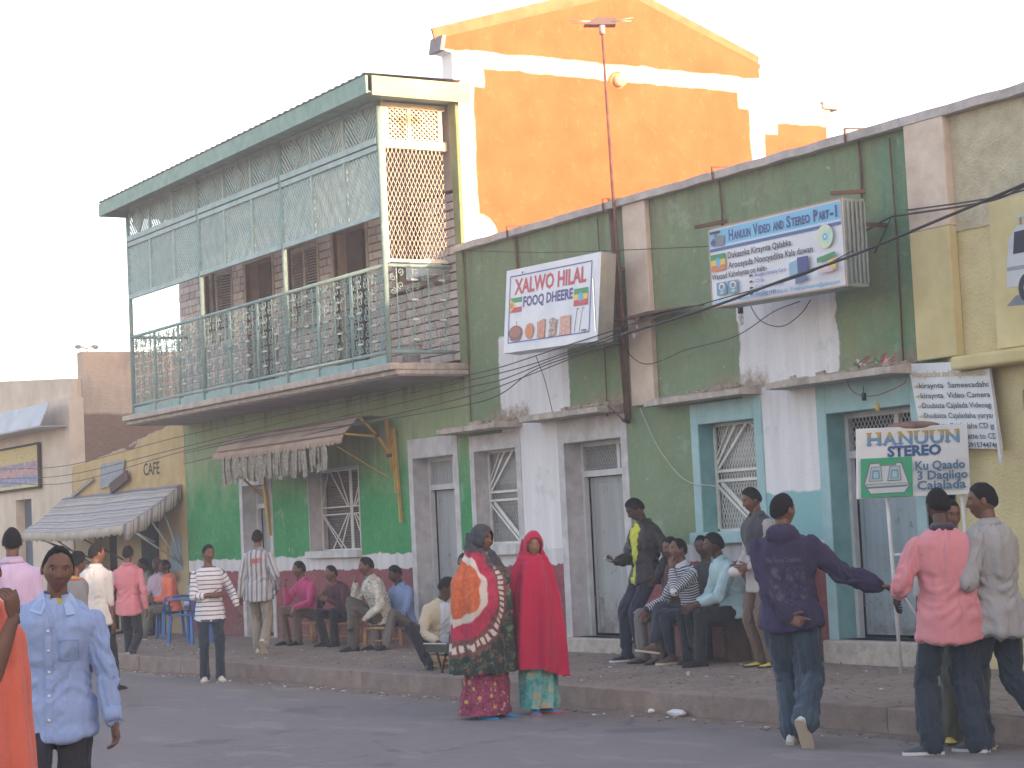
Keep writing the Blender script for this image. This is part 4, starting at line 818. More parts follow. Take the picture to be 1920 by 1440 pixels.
for i in range(1,8):
    ph = math.pi*i/8; rr.append([tuple(TL+fr_*.52+Vector((0,0,.005))-F.n*.08+fr_*(.24*math.sin(ph)*math.cos(2*math.pi*j/16))+F.n*(.10*math.sin(ph)*math.sin(2*math.pi*j/16))+Vector((0,0,-.045*math.cos(ph)))) for j in range(16)])
q.loft(rr); q.build('cloth_bundle', [mat('dark_brown_cloth',(.12,.08,.07),(.35,.2,.16),7)], None, True, origin=tuple(TL+fr_*.5), label='dark and brown cloth bundle resting on top of the HANUUN STEREO board', cat='cloth')
# --- board with painted price list
s4 = thing('sign', (-13.3,13.0,2.1), 'white hand-painted list board hung askew under the yellow ledge', 'sign')
F = Face((-13.9,12.985,2.965),(-12.89,12.985,2.90),(-13.77,12.985,2.19),(-12.80,12.985,2.12), s4); F.n = Vector((0,-1,0))
MB().prism([(-13.9,12.99,2.965),(-13.25,12.99,2.925),(-13.25,12.99,2.83),(-12.88,12.99,2.83),(-12.80,12.99,2.12),(-13.77,12.99,2.19)], (0,.02,0)).build('sign_panel', MATS['painted_white_panel'], s4)
MB().bar((-12.87,12.97,2.83),(-12.79,12.97,2.0),.03,.03,(0,1,0)).build('frame_strip', pst, s4)
och = bmat('letter_ochre',(.52,.36,.12))
F.text('Waxqabadke aad Nagahelaysaan-', .02,.97,.165,.062,och,.0)
rows = [('kiraynta  Sameecadaha',.10,.985),('kiraynta  Video Camera',.10,.97),('Duubista Cajalada Videoaga',.10,.99),('Duubista Cajaladaha yaryar',.10,.985),('Duubista Cajaladaha CD ga',.10,.985),('Dubida Cassatte to CD',.2,.985)]
for k, (t, a, b) in enumerate(rows):
    v = .295+.118*k; F.text(t, a, b, v, .050, black_p, .006); F.poly([(.03,v-.02),(.07,v-.03),(.07,v-.05),(.095,v-.022),(.07,v),(.07,v-.012),(.03,v-.008)], och, 'bullet_arrow')
F.text('Mob:0915744746', .45,.98,.985,.045,black_p,.012)
# ================================================================== awnings
fab = mat('dusty_brown_awning', (.33,.235,.17), (.43,.32,.25), 2.5, rough=.9, bump=.35, bs=14, bd=.03)
def tatter_mat():
    n = N('tattered_fringe_cloth'); P = n.vec(False); f = n.noise(22, 4, .7, P); g = n.noise(1, 4, .7, n.vec(False,(30,30,3)))
    c = n.mix(n.mr(f, .35, .65), (.15,.135,.10), (.36,.33,.27)); c = n.mix(n.mr(g, .55, .7), c, (.16,.12,.09)); n.col(c); n.rough(.95); n.bump(f, .5, .02); return n.m
yp = mat('yellow_pipe', (.46,.27,.05), (.56,.36,.10), 8, rough=.6, bump=.2)
aw = thing('awning', (-26.1,YW,2.9), 'brown dusty fabric awning with tattered fringe on a yellow folding frame', 'awning')
AX0, AX1 = -28.25, -24.0
nA = 40; sec = [(12.98,3.215),(12.78,3.24),(12.60,3.225),(12.48,3.11),(12.37,3.01),(12.335,2.93),(12.33,2.885)]
vs = []; fs = []
for i in range(nA+1):
    x_ = AX0+(AX1-AX0)*i/nA
    for k, (y__, z__) in enumerate(sec):
        sag = -.03*math.sin(math.pi*i/nA)*(1 if k in (2,3,4) else .6)+.008*mnoise.noise(Vector((x_*2.5,k*.8,0)))
        vs.append((x_, y__+.012*mnoise.noise(Vector((x_*4,k,3))), z__+sag+(-.015*(i % 2) if k == 6 else 0)))
for i in range(nA):
    for k in range(len(sec)-1): a = i*len(sec)+k; fs.append((a,a+len(sec),a+len(sec)+1,a+1))
MB().add(vs, fs).build('awning_fabric', fab, aw, True).modifiers.new('solid','SOLIDIFY').thickness = .004
fr = MB(); rnd = random.Random(3)
for i in range(58):
    x0 = -27.95+(3.45)*i/58; x1 = x0+3.45/58*1.9; zb = 2.50+rnd.uniform(-.04,.10)+(.06 if i > 48 else 0)
    if 47 <= i <= 48: continue
    y0 = 12.34+.02*math.sin(i*1.3)
    pts = [(x0,y0,2.90),(x1,y0+.004,2.90),(x1+rnd.uniform(-.01,.02),y0+rnd.uniform(-.03,.03),2.72),(x1+rnd.uniform(-.02,.02),y0+rnd.uniform(-.02,.03),zb),(x0+rnd.uniform(-.02,.02),y0+.01,zb+rnd.uniform(-.05,.05)),(x0,y0+rnd.uniform(-.03,.02),2.72)]
    fr.add(pts, [(0,5,2,1),(5,4,3,2)])
fr.build('tattered_fringe', tatter_mat(), aw)
zz = MB()
for i in range(30):
    x0 = -27.9+3.7*i/30; zz.add([(x0,12.325,2.93),(x0+.13,12.323,2.93),(x0+.10,12.32,2.865),(x0+.045,12.32,2.87)], [(0,3,2,1)])
zz.build('scalloped_edge', fab, aw)
for (a, b, r) in [((AX1,12.60,3.22),(AX1,12.85,2.98),.016),((AX1,12.38,3.0),(AX1,12.83,2.96),.014),((AX1,12.85,2.98),(AX1,13.03,2.72),.018),((AX1,13.0,3.2),(AX1+.03,13.05,2.5),.022),((AX1+.12,13.05,3.05),(AX1+.2,13.06,1.80),.02),((AX1+.06,13.05,3.05),(AX1+.10,13.06,2.2),.018),
                  ((AX0+.2,12.60,3.2),(AX0+.2,13.05,2.9),.016),((-27.97,13.04,2.6),(-27.93,13.05,2.0),.025),((-27.93,13.04,2.4),(-27.86,13.05,1.72),.02),((AX0+.05,12.4,2.95),(AX0+.2,13.05,2.3),.016)]:
    MB().bar(a, b, r*2, r*1.6, (1,0,0)).build('frame_arm', yp, aw)
MB().bar((AX0,12.6,3.205),(AX1,12.6,3.215),.03,.03).bar((AX0,12.37,2.99),(AX1,12.37,3.0),.025,.025).build('frame_rod', rust, aw)
for (y__, z__) in ((12.85,2.97),(13.03,2.70)): MB().tube([(AX1-.03,y__,z__),(AX1+.04,y__,z__)], .03, 8).build('pivot', rust, aw)
MB().tube([(-24.35,12.35,2.9),(-24.1,12.9,2.5),(-23.9,13.08,2.35)], .006, 5).build('pull_cord', yp, aw)
def stripe_mat():
    n = N('striped_awning_cloth'); x, y, z = n.xyz(); P = n.vec()
    def band(v, p, a, b): 
        t = n.M('FRACT', n.M('DIVIDE', v, p)); return n.M('MULTIPLY', n.M('GREATER_THAN', t, a), n.M('LESS_THAN', t, b))
    uvn = n.t.nodes.new('ShaderNodeAttribute'); uvn.attribute_name = 'strip'; s = uvn.outputs['Fac']
    c = n.mix(n.mr(n.noise(3,4,.6,P), .3, .7), (.40,.37,.33), (.52,.49,.44)); c = n.mix(band(s, .24, .12, .34), c, (.22,.22,.27)); c = n.mix(band(s, .24, .55, .62), c, (.20,.13,.12)); c = n.mix(band(s, .24, .75, .80), c, (.20,.21,.26))
    n.col(c); n.rough(.9); n.bump(n.noise(9,3,.6,P), .3, .03); return n.m
stm = stripe_mat()
ca = thing('awning', (-33.8,YW,2.4), 'grey and blue striped cafe awning with scalloped valance at the left', 'awning')
def sheetmesh(grid, name, parent, m, attr):
    nr, nc = len(grid), len(grid[0]); vs = [tuple(Vector(p)-_base(parent)) for r in grid for p in r]; fs = [(i*nc+j, i*nc+j+1, (i+1)*nc+j+1, (i+1)*nc+j) for i in range(nr-1) for j in range(nc-1)]
    me = bpy.data.meshes.new(name); me.from_pydata(vs, [], fs); me.materials.append(m); me.shade_smooth()
    at_ = me.attributes.new('strip', 'FLOAT', 'POINT'); at_.data.foreach_set('value', [attr(i, j) for i in range(nr) for j in range(nc)])
    o = bpy.data.objects.new(name, me); C.objects.link(o); o.parent = parent; BASE[o.name] = _base(parent); md = o.modifiers.new('solid','SOLIDIFY'); md.thickness = .005; return o
g = []
for i in range(9):
    t = i/8; row = []
    for j in range(41):
        s_ = j/40; xl = -36.9+.5*t; xr = -31.25-.05*t; x_ = xl+(xr-xl)*s_
        row.append((x_, 13.08-1.0*t, 2.64-.62*t-.05*math.sin(math.pi*t)-.05*math.sin(math.pi*s_)*t+.015*mnoise.noise(Vector((x_*2,t*3,0)))))
    g.append(row)
sheetmesh(g, 'awning_fabric', ca, stm, lambda i, j: i/8*1.15+.008*math.sin(j*.3))
g2 = [[p for p in g[-1]], [(p[0],p[1]-.01,p[2]-.07) for p in g[-1]], [(p[0],p[1]-.01+.01*math.sin(j*2.2),p[2]-.13-.04*(j%2)) for j, p in enumerate(g[-1])]]
sheetmesh(g2, 'valance', ca, mat('valance_cloth', (.38,.33,.27), (.50,.45,.38), 5), lambda i, j: 0)
side = [r[-1] for r in g]; g3 = [[(p[0]+.01,p[1],p[2]) for p in side], [(p[0]+.03+.02*math.sin(i*2.5),p[1]-.02,p[2]-.13) for i, p in enumerate(side)], [(p[0]+.02+.03*math.sin(i*2.5+1),p[1]-.03,p[2]-.25-.05*(i%2)) for i, p in enumerate(side)]]
sheetmesh(g3, 'side_valance', ca, stm, lambda i, j: j*.13)
tp = mat('pale_green_pipe', (.30,.40,.37), (.36,.46,.42), 6, rough=.5)
for a, b in (((-31.3,12.1,2.0),(-31.3,13.05,1.35)),((-31.35,12.45,2.25),(-31.3,13.05,1.32)),((-31.4,12.75,2.4),(-31.3,13.05,1.38)),((-31.3,12.08,1.98),(-31.3,12.6,1.72)),((-35.9,12.1,2.0),(-34.9,12.95,1.3)),((-35.2,12.1,2.0),(-34.8,12.95,1.3)),((-34.2,12.15,2.0),(-33.4,12.95,1.4)),((-36.3,12.1,2.0),(-35.2,12.95,1.5))):
    MB().tube([a,b], .015, 6).build('frame_arm', tp if a[0] > -32 else rust, ca, True)
# ================================================================== cables, antenna, bulbs
wire = mat('black_cable', (.035,.035,.04), (.05,.05,.055), 3, rough=.6, bump=0)
def cable(pts, Y, r, lab, group=None, name='cable', m=wire, sag=.0, parent=None, dz=0):
    P = [at(x_, y_, Y=(Y[i] if isinstance(Y, (list,tuple)) else Y))+Vector((0,0,dz)) for i, (x_, y_) in enumerate(pts)]; out = []
    for i in range(len(P)-1):
        a, b = P[i], P[i+1]; p0 = P[i-1] if i else a*2-b; p3 = P[i+2] if i+2 < len(P) else b*2-a; L = (b-a).length
        for k in range(8):
            t = k/8; t2 = t*t; t3 = t2*t; q = .5*((2*a)+(b-p0)*t+(2*p0-5*a+4*b-p3)*t2+(-p0+3*a-3*b+p3)*t3); q.z -= sag*L*4*t*(1-t); out.append(q)
    out.append(P[-1])
    return MB().tube(out, r, 5).build(name, m, parent, True, origin=tuple(out[0]) if parent is None else None, label=lab, cat='cable' if parent is None else None, group=group)
G = 'cables strung along the street front'
cable([(2010,300),(1920,345),(1760,412),(1600,478),(1460,528),(1335,575),(1165,628)], 12.2, .014, 'thick black cable crossing the blue and white HANUUN sign', G)
cable([(2010,305),(1920,350),(1850,378),(1700,402),(1668,408),(1616,437)], [12.3,12.3,12.4,12.9,13.0,13.0], .010, 'dark cable over the buff wall running to the small wall bracket by the pilaster', G)
cable([(2010,318),(1920,356),(1830,376),(1700,394)], [12.3,12.3,12.4,13.0], .008, 'thin upper cable over the buff roughcast at the right edge', G)
lb = ['topmost','second','third','fourth','fifth','lowest']
L_ = [[(1165,615),(1040,655),(940,688),(870,705),(700,742),(340,818),(130,872),(0,880)],[(1165,622),(1000,682),(870,715),(640,765),(345,838),(130,890),(0,898)],[(1165,628),(1040,673),(940,712),(870,728),(600,790),(345,846),(130,905),(0,905)],[(1165,634),(1000,700),(870,745),(640,800),(345,870)],[(1170,612),(1335,565),(1500,518),(1600,470)],[(1165,640),(1010,690),(940,738),(870,760),(700,790),(500,818),(345,850)]]
for i, l in enumerate(L_): cable(l, 12.45 if i != 4 else 12.25, .0065, '%s of the thin black cables fanning left below the XALWO HILAL sign'%lb[i] if i != 4 else 'thin cable running just above the thick one under the blue sign', G)
cable([(865,470),(1010,473),(1140,470),(1328,462)], 12.75, .005, 'hair-thin wire crossing the top of the XALWO HILAL sign', G)
cable([(1005,668),(1022,715),(1037,778)], 12.85, .005, 'thin wire slanting down over the white patch below the XALWO HILAL sign', G)
cable([(1130,590),(1200,680),(1290,655),(1380,630),(1450,585),(1500,565)], 12.98, .005, 'thin wire drooping across the cream pilaster to the blue sign', G)
cable([(1200,765),(1235,840),(1285,900),(1345,912)], 13.04, .006, 'pale cord drooping from the pilaster foot to the turquoise window', G, m=mat('pale_cord',(.5,.45,.38),bump=0))
cable([(1400,560),(1425,600),(1465,612),(1500,590),(1520,562)], 12.95, .005, 'loop of wire hanging under the blue sign on the white patch', G)
cable([(1583,700),(1600,735),(1640,742),(1690,722),(1700,712)], 12.9, .005, 'reddish wire looping above the turquoise door', G, m=bmat('red_wire',(.25,.08,.08)))
MB().tube([tuple(at(1670,410,Y=13.05)),tuple(at(1640,475,Y=13.08))],.006,5).build('cable_stay', wire, shop, True)
an = thing('tv_antenna', (-18.25,12.95,2.8), 'tall rusty pole with flat television antenna in front of orange gable', 'antenna')
MB().tube([tuple(at(1180,785,Y=12.95)),tuple(at(1160,500,Y=12.95)),tuple(at(1150,370,Y=12.95)),tuple(at(1137,180,Y=12.95)),tuple(at(1128,45,Y=12.95))], [.022,.022,.02,.016,.014], 8).build('pole', rust, an, True)
MB().tube([tuple(at(1143,372,Y=13.05)),tuple(at(1176,788,Y=13.05))], .03, 6).build('support_post', rust, an, True)
tp_ = at(1128,38,Y=12.95)
MB().tube([tuple(tp_+Vector((0,0,-.06))),tuple(tp_+Vector((0,0,-.16)))], .035, 8).build('socket', MATS['lamp_grey'], an, True)
ub = r2; vb = -fwd
MB().prism([tuple(tp_-ub*.20+Vector((0,0,-.045))),tuple(tp_+ub*.16+Vector((0,0,-.045))),tuple(tp_+ub*.17+Vector((0,0,.03))),tuple(tp_-ub*.06+Vector((0,0,.035)))], tuple(fwd*.22)).build('antenna_body', mat('antenna_grey',(.14,.11,.11),rough=.6,bump=0), an)
for a, b in ((-.36,.0),(-.34,-.03),(.36,.03),(.34,-.01)): MB().tube([tuple(tp_+ub*(.12 if a > 0 else -.12)+Vector((0,0,-.01))),tuple(tp_+ub*a+Vector((0,0,b)))], .006, 5)  .build('antenna_rod', alu, an, True)
MB().bar(tuple(at(1168,787,Y=12.95)),tuple(at(1140,760,Y=12.85)),.02,.02).bar(tuple(at(1168,787,Y=12.95)),tuple(at(1178,792,Y=13.09)),.03,.03).build('clamp', rust, an)
gt = thing('gutter_sheet', (-17.4,12.75,3.85), 'bent rusty sheet strip jutting across the cream pilaster', 'metal sheet')
a, b, c_ = at(1153,602,Y=12.75), at(1215,588,Y=12.72), at(1278,577,Y=12.70)
MB().prism([tuple(a),tuple(b+Vector((0,0,.015))),tuple(c_),tuple(c_+Vector((0,.3,.03))),tuple(b+Vector((0,.36,.05))),tuple(a+Vector((0,.36,.03)))], (0,0,.012)).build('sheet', rust, gt)
for (x_, y_) in ((1195,600),(1196,618),(1190,635)): p = at(x_, y_, Y=12.9); MB().tube([tuple(p),tuple(p+Vector((0,0,.06)))], .025, 8).build('insulator', mat('porcelain',(.55,.45,.42),rough=.3,bump=0), gt, True)
def cfl(px, py, Y, lab):
    p = at(px, py, Y=Y); t = thing('light_bulb', tuple(p), lab, 'light bulb')
    MB().tube([tuple(p),tuple(p+Vector((0,0,-.07)))], .028, 10).build('socket', teal_dark if px < 600 else black_p, t, True)
    MB().tube([tuple(p+Vector((0,0,-.07))),tuple(p+Vector((0,0,-.11)))], [.022,.03], 10).build('bulb_base', mat('bulb_white',(.78,.77,.73),rough=.3,bump=0), t, True)
    pts = [tuple(p+Vector((.022*math.cos(k*.8),.022*math.sin(k*.8),-.11-.0035*k))) for k in range(24)]; MB().tube(pts, .008, 6).build('spiral_tube', MATS['bulb_white'], t, True)
cfl(476,735,12.35,'spiral energy-saving bulb hanging under the balcony slab'); cfl(1388,575,12.8,'spiral energy-saving bulb hanging below the blue and white HANUUN sign')
for (x_, y_, l) in ((1620,745,'black bulb socket hanging on its wire left above the turquoise door'),(1645,765,'yellowish bulb socket hanging right above the turquoise door')):
    p = at(x_, y_, Y=12.9); MB().tube([tuple(p+Vector((0,0,.04))),tuple(p+Vector((0,0,-.03)))], .022, 8).tube([tuple(p+Vector((0,0,.1))),tuple(p+Vector((0,0,.04)))], .005, 5).build('bulb_socket', black_p if x_ < 1630 else och, None, True, origin=tuple(p), label=l, cat='lamp socket')
# ================================================================== stools, chairs, benches
wood = mat('orange_stool_wood', (.42,.22,.09), (.55,.32,.15), 9, rough=.7, bump=.2); weave = mat('woven_rope_seat', (.50,.33,.13), (.62,.44,.2), 30, bump=.6, bs=90)
def stool(x, y, z, lab, h=.30, w=.34, rz_=.3, m=wood, group=None):
    t = thing('stool', (x,y,z), lab, 'stool', group); R = Matrix.Rotation(rz_, 3, 'Z')
    def P(a, b, c): v = R @ Vector((a,b,0)); return (x+v.x, y+v.y, z+c)
    for i, j in ((-1,-1),(1,-1),(1,1),(-1,1)): MB().tube([P(i*w*.46,j*w*.46,0),P(i*w*.44,j*w*.44,h)], .024, 8).build('leg', m, t, True)
    q = MB()
    for i, j in (((-1,-1),(1,-1)),((1,-1),(1,1)),((1,1),(-1,1)),((-1,1),(-1,-1))): q.tube([P(i[0]*w*.44,i[1]*w*.44,h*.4),P(j[0]*w*.44,j[1]*w*.44,h*.4)], .012, 6)
    q.build('stretcher', m, t, True)
    s = MB()
    for k in range(11):
        a = -.44*w+.88*w*k/10; s.tube([P(a,-.46*w,h-.01),P(a,0,h-.022),P(a,.46*w,h-.01)], .018, 6)
    s.build('seat', weave, t, True); return t
bluep = mat('blue_plastic', (.04,.14,.42), (.06,.18,.50), 3, rough=.35, bump=0)
def plastic_chair(x, y, z, rot, lab, group='blue plastic chairs outside the cafe'):
    t = thing('plastic_chair', (x,y,z), lab, 'chair', group); R = Matrix.Rotation(rot, 3, 'Z')
    def P(a, b, c): v = R @ Vector((a,b,0)); return (x+v.x, y+v.y, z+c)
    for i, j in ((-1,-1),(1,-1),(1,1),(-1,1)): MB().bar(P(i*.23,j*.22,0),P(i*.20,j*.19,.42 if j > 0 else .42),.045,.03,(R@Vector((1,0,0)))[:]).build('leg', bluep, t)
    g = [[P(-.22+.44*i/6,-.22+.44*j/6,.43-.02*math.sin(math.pi*i/6)*math.sin(math.pi*j/6)) for i in range(7)] for j in range(7)]
    MB().add([p for r in g for p in r], [(j*7+i,j*7+i+1,(j+1)*7+i+1,(j+1)*7+i) for i in range(6) for j in range(6)]).build('seat', bluep, t, True).modifiers.new('s','SOLIDIFY').thickness = .012
    g = [[P(-.21+.42*i/6,-.22-.03*math.cos(math.pi*(i/6-.5))-.10*j/5,.44+.40*j/5-(.03*abs(i-3)/3 if j == 5 else 0)) for i in range(7)] for j in range(6)]
    MB().add([p for r in g for p in r], [(j*7+i,j*7+i+1,(j+1)*7+i+1,(j+1)*7+i) for i in range(6) for j in range(5) if not (i in (1,3,5) and j in (2,3))]).build('backrest', bluep, t, True).modifiers.new('s','SOLIDIFY').thickness = .012
    for s_ in (-1,1): MB().tube([P(s_*.23,-.28,.64),P(s_*.26,0,.66),P(s_*.25,.18,.64),P(s_*.22,.2,.43)], .018, 8).build('armrest', bluep, t, True)
    return t
# ================================================================== people
FH = Vector((fwd.x,fwd.y,0)).normalized(); RH = Vector((r2.x,r2.y,0)).normalized()
def ss(x, a, b): t = np.clip((x-a)/(b-a), 0, 1); return t*t*(3-2*t)
def skin_mat(i, c):
    n = N('skin_%d'%i); f = n.noise(9, 3, .6); n.col(n.mix(n.mr(f,.3,.7), mul(c,.85), mul(c,1.15))); n.rough(.5); n.b.inputs['Specular IOR Level'].default_value = .35; n.bump(n.noise(60,2), .1, .003); return n.m
SK = [skin_mat(i, c) for i, c in enumerate([(.12,.058,.038),(.17,.084,.053),(.085,.042,.029),(.27,.135,.08)])]
LIP = [mat('lip_%d'%i, c, bump=0, rough=.45) for i, c in enumerate([(.12,.045,.04),(.16,.062,.055),(.09,.036,.032),(.26,.10,.08)])]
EYEW = mat('eye_white', (.36,.33,.30), bump=0, rough=.3); IRIS = mat('eye_dark', (.012,.008,.006), bump=0, rough=.2)
HAIR = mat('black_hair', (.007,.006,.006), (.014,.012,.011), 40, rough=1, bump=.8, bs=260, bd=.006)
def cloth(name, c, c2=None, bs=8, bump=.35, rough=.9, var=.12):
    n = N(name); P = n.vec(); c2 = c2 or mul(c, 1.1); c2 = tuple((p*.5+q*.5) for p, q in zip(c, c2)); f = n.noise(2.5, 3, .5)
    col = n.mix(n.mr(f, .3, .7), c, c2); wv = n.noise(170, 2, .5); col = n.mix(n.M('MULTIPLY', n.mr(wv, .35, .65), .22), col, mul(c, .62)); n.col(col); n.rough(rough); n.b.inputs['Specular IOR Level'].default_value = .25
    n.b.inputs['Sheen Weight'].default_value = .15 if rough > .8 else 0
    fold = n.noise(bs*.8, 3, .5, n.vec(scale=(1,1,.32)), 1.2); n.bump(n.M('ADD', fold, n.M('MULTIPLY', wv, .03)), min(1, bump*1.9), .035); return n.m
def attr_mat(name, fn, rough=.9, bump=.3):
    n = N(name); a = n.t.nodes.new('ShaderNodeAttribute'); a.attribute_name = 'garment'; x, y, z = n.xyz(v=a.outputs['Vector'])
    n.col(fn(n, x, y, z)); n.rough(rough); n.bump(n.noise(9, 4, .6), bump, .02); return n.m
def stripes_h(name, base, line, period, frac):
    return attr_mat(name, lambda n, x, y, z: n.mix(n.M('LESS_THAN', n.M('FRACT', n.M('DIVIDE', n.M('ADD', y, n.M('MULTIPLY', n.noise(6,2), .012)), period)), frac), base, line))
def stripes_v(name, base, line, period, frac, third=None):
    def fn(n, x, y, z):
        w = n.M('ADD', x, n.M('MULTIPLY', n.noise(5,2), .012)); c = n.mix(n.M('LESS_THAN', n.M('FRACT', n.M('DIVIDE', w, period)), frac), base, line)
        return n.mix(n.M('LESS_THAN', n.M('FRACT', n.M('DIVIDE', w, period*.37)), .2), c, third or line)
    return attr_mat(name, fn)
def remesh(mb, voxel, smooth=3, fac=.5):
    me = mb.mesh('tmp'); bm = bmesh.new(); bm.from_mesh(me); bmesh.ops.triangulate(bm, faces=[f for f in bm.faces if len(f.verts) > 4]); bmesh.ops.recalc_face_normals(bm, faces=bm.faces); bm.to_mesh(me); bm.free()
    o = bpy.data.objects.new('tmp', me); C.objects.link(o)
    m = o.modifiers.new('r','REMESH'); m.mode = 'VOXEL'; m.voxel_size = voxel
    m = o.modifiers.new('s','SMOOTH'); m.factor = fac; m.iterations = smooth
    dg = bpy.context.evaluated_depsgraph_get(); out = bpy.data.meshes.new_from_object(o.evaluated_get(dg)); bpy.data.objects.remove(o); bpy.data.meshes.remove(me); out.materials.clear(); return out
def coords(me): a = np.empty(len(me.vertices)*3, dtype=np.float64); me.vertices.foreach_get('co', a); return a.reshape(-1,3)
def normals(me): a = np.empty(len(me.vertices)*3, dtype=np.float32); me.vertices.foreach_get('normal', a); return a.reshape(-1,3)
def cap(mb, p, q, r0, r1, n=12, mid=None, flat=1, upv=None):
    p, q = Vector(p), Vector(q); d = q-p; L = d.length; d.normalize(); a = d.orthogonal().normalized() if upv is None else d.cross(Vector(upv)).normalized(); b = d.cross(a); R = []
    ts = [(-.85*r0/L, .5), (-.5*r0/L, .85), (0,1), (.25,None), (.5,None), (.75,None), (1,1), (1+.5*r1/L,.85), (1+.85*r1/L,.5)]
    for t, k in ts:
        tt = min(max(t,0),1); r = r0*(1-tt)+r1*tt
        if mid: r += mid*math.sin(math.pi*tt)
        r *= (k or 1); c = p+d*(L*t); R.append([c+a*(r*math.cos(2*math.pi*j/n))+b*(r*flat*math.sin(2*math.pi*j/n)) for j in range(n)])
    mb.loft(R)
def ik(a, b, l1, l2, pole):
    a, b, pole = Vector(a), Vector(b), Vector(pole); d = b-a; L = min(d.length, (l1+l2)*.995); d.normalize(); b = a+d*L
    x = (l1*l1-l2*l2+L*L)/(2*L); h = math.sqrt(max(l1*l1-x*x, 0)); pl = pole-d*pole.dot(d)
    if pl.length < 1e-4: pl = d.orthogonal()
    return a+d*x+pl.normalized()*h, b
# ---- head
def head_points(nu=60, nv=42, female=False):
    u = np.linspace(-1, 1, nu, endpoint=False)+1/nu; a = np.pi*np.sign(u)*np.abs(u)**1.35
    v = np.linspace(0, 1, nv+2)[1:-1]; ph = np.pi*v
    A, PH = np.meshgrid(a, ph); d = np.stack([np.sin(A)*np.sin(PH), np.cos(A)*np.sin(PH), -np.cos(PH)], -1)
    x = d[...,0]*.0695; y = np.sign(d[...,1])*np.abs(d[...,1])**.9; y = np.where(y > 0, y*.090, y*.102); z = d[...,2]*.118
    low = ss(-z, .015, .115); x *= 1-.34*low; x *= 1+.05*np.exp(-((z-.03)/.05)**2); y = np.where(y < 0, y*(1-.5*ss(-z,.02,.11)), y*(1-.10*ss(-z,.03,.12)))
    fr = ss(d[...,1], .1, .5)
    t = (z+.040)/.062; nose = np.where((t > 0)&(t < 1), (1-np.clip(t,0,1))**.75*ss(t,0,.16), 0); sig = .0085+.0075*(1-np.clip(t,0,1))
    y += fr*(.024*nose*np.exp(-(x/sig)**2)*1.0)
    ax_ = np.abs(x)
    y -= fr*.010*np.exp(-((ax_-.031)/.015)**2-((z-.012)/.012)**2); y += fr*.005*np.exp(-((ax_-.028)/.026)**2-((z-.033)/.009)**2)
    y += fr*.004*np.exp(-((ax_-.046)/.015)**2-((z+.014)/.018)**2); y -= fr*.003*np.exp(-((ax_-.04)/.015)**2-((z+.055)/.02)**2)
    y += fr*np.exp(-(x/.021)**2)*(.0060*np.exp(-((z+.0585)/.0065)**2)+.0065*np.exp(-((z+.073)/.0075)**2)-.003*np.exp(-((z+.0655)/.002)**2))
    y += fr*.009*np.exp(-(x/.02)**2-((z+.103)/.014)**2)
    return np.stack([x,y,z],-1), A, d
HP, HA, HD = head_points()
def hairline(A):
    a = np.degrees(np.abs(A)); return np.interp(a, [0,30,45,62,78,95,110,140,180], [.072,.068,.058,.036,.0,-.012,-.03,-.052,-.058])
def grid_faces(nv, nu, mask=None):
    F = []
    for i in range(nv-1):
        for j in range(nu):
            k = (j+1)%nu
            if mask is None or mask[i,j] or mask[i,k] or mask[i+1,j] or mask[i+1,k]: F.append((i*nu+j, i*nu+k, (i+1)*nu+k, (i+1)*nu+j))
    return F
def make_hand(mb, w, d, n, side, curl=.35, s=1.0, thumb=.6, spread=.0, curls=None):
    w, d, n = Vector(w), Vector(d).normalized(), Vector(n); n = (n-d*n.dot(d)).normalized(); b = d.cross(n)*side   # b: thumb side
    R = []
    for t, wd, th in ((-.03,.024,.019),(0,.026,.018),(.03,.036,.017),(.06,.041,.015),(.088,.040,.0125),(.094,.034,.008)):
        c = w+d*(t*s); R.append([c+b*(wd*s*math.cos(2*math.pi*j/10))+n*(th*s*math.sin(2*math.pi*j/10)) for j in range(10)])
    mb.loft(R)
    for k in range(4):
        off = (.030,.010,-.010,-.029)[k]; L = (.070,.078,.073,.057)[k]; p = w+d*(.086*s)+b*(off*s); dd = (d+b*(spread*(1.5-k)*.5)).normalized(); pts = [p-dd*.01*s, p]; rr = [.0095*s, .0098*s]; cu = (curls[k] if curls else curl)
        for q, f in enumerate((.45,.3,.25)):
            dd = (dd*math.cos(cu*(.7 if q == 0 else 1.1))+n*math.sin(cu*(.7 if q == 0 else 1.1))).normalized(); nn = n; p = p+dd*(L*f*s); pts.append(p); rr.append((.0088,.0078,.006)[q]*s)
        mb.tube(pts, rr, 7)
    p = w+d*(.022*s)+b*(.026*s); dd = (d*.75+b*.65+n*.25).normalized(); pts = [p-dd*.012*s, p]; rr = [.014*s,.0135*s]
    for f in (.036,.030,.022): p = p+dd*(f*s); pts.append(p); rr.append(max(.0075,.0125-.0025*len(rr)*.7)*s); dd = (dd+d*.25*thumb-b*.35*thumb+n*.25*thumb).normalized()
    mb.tube(pts, rr, 7)
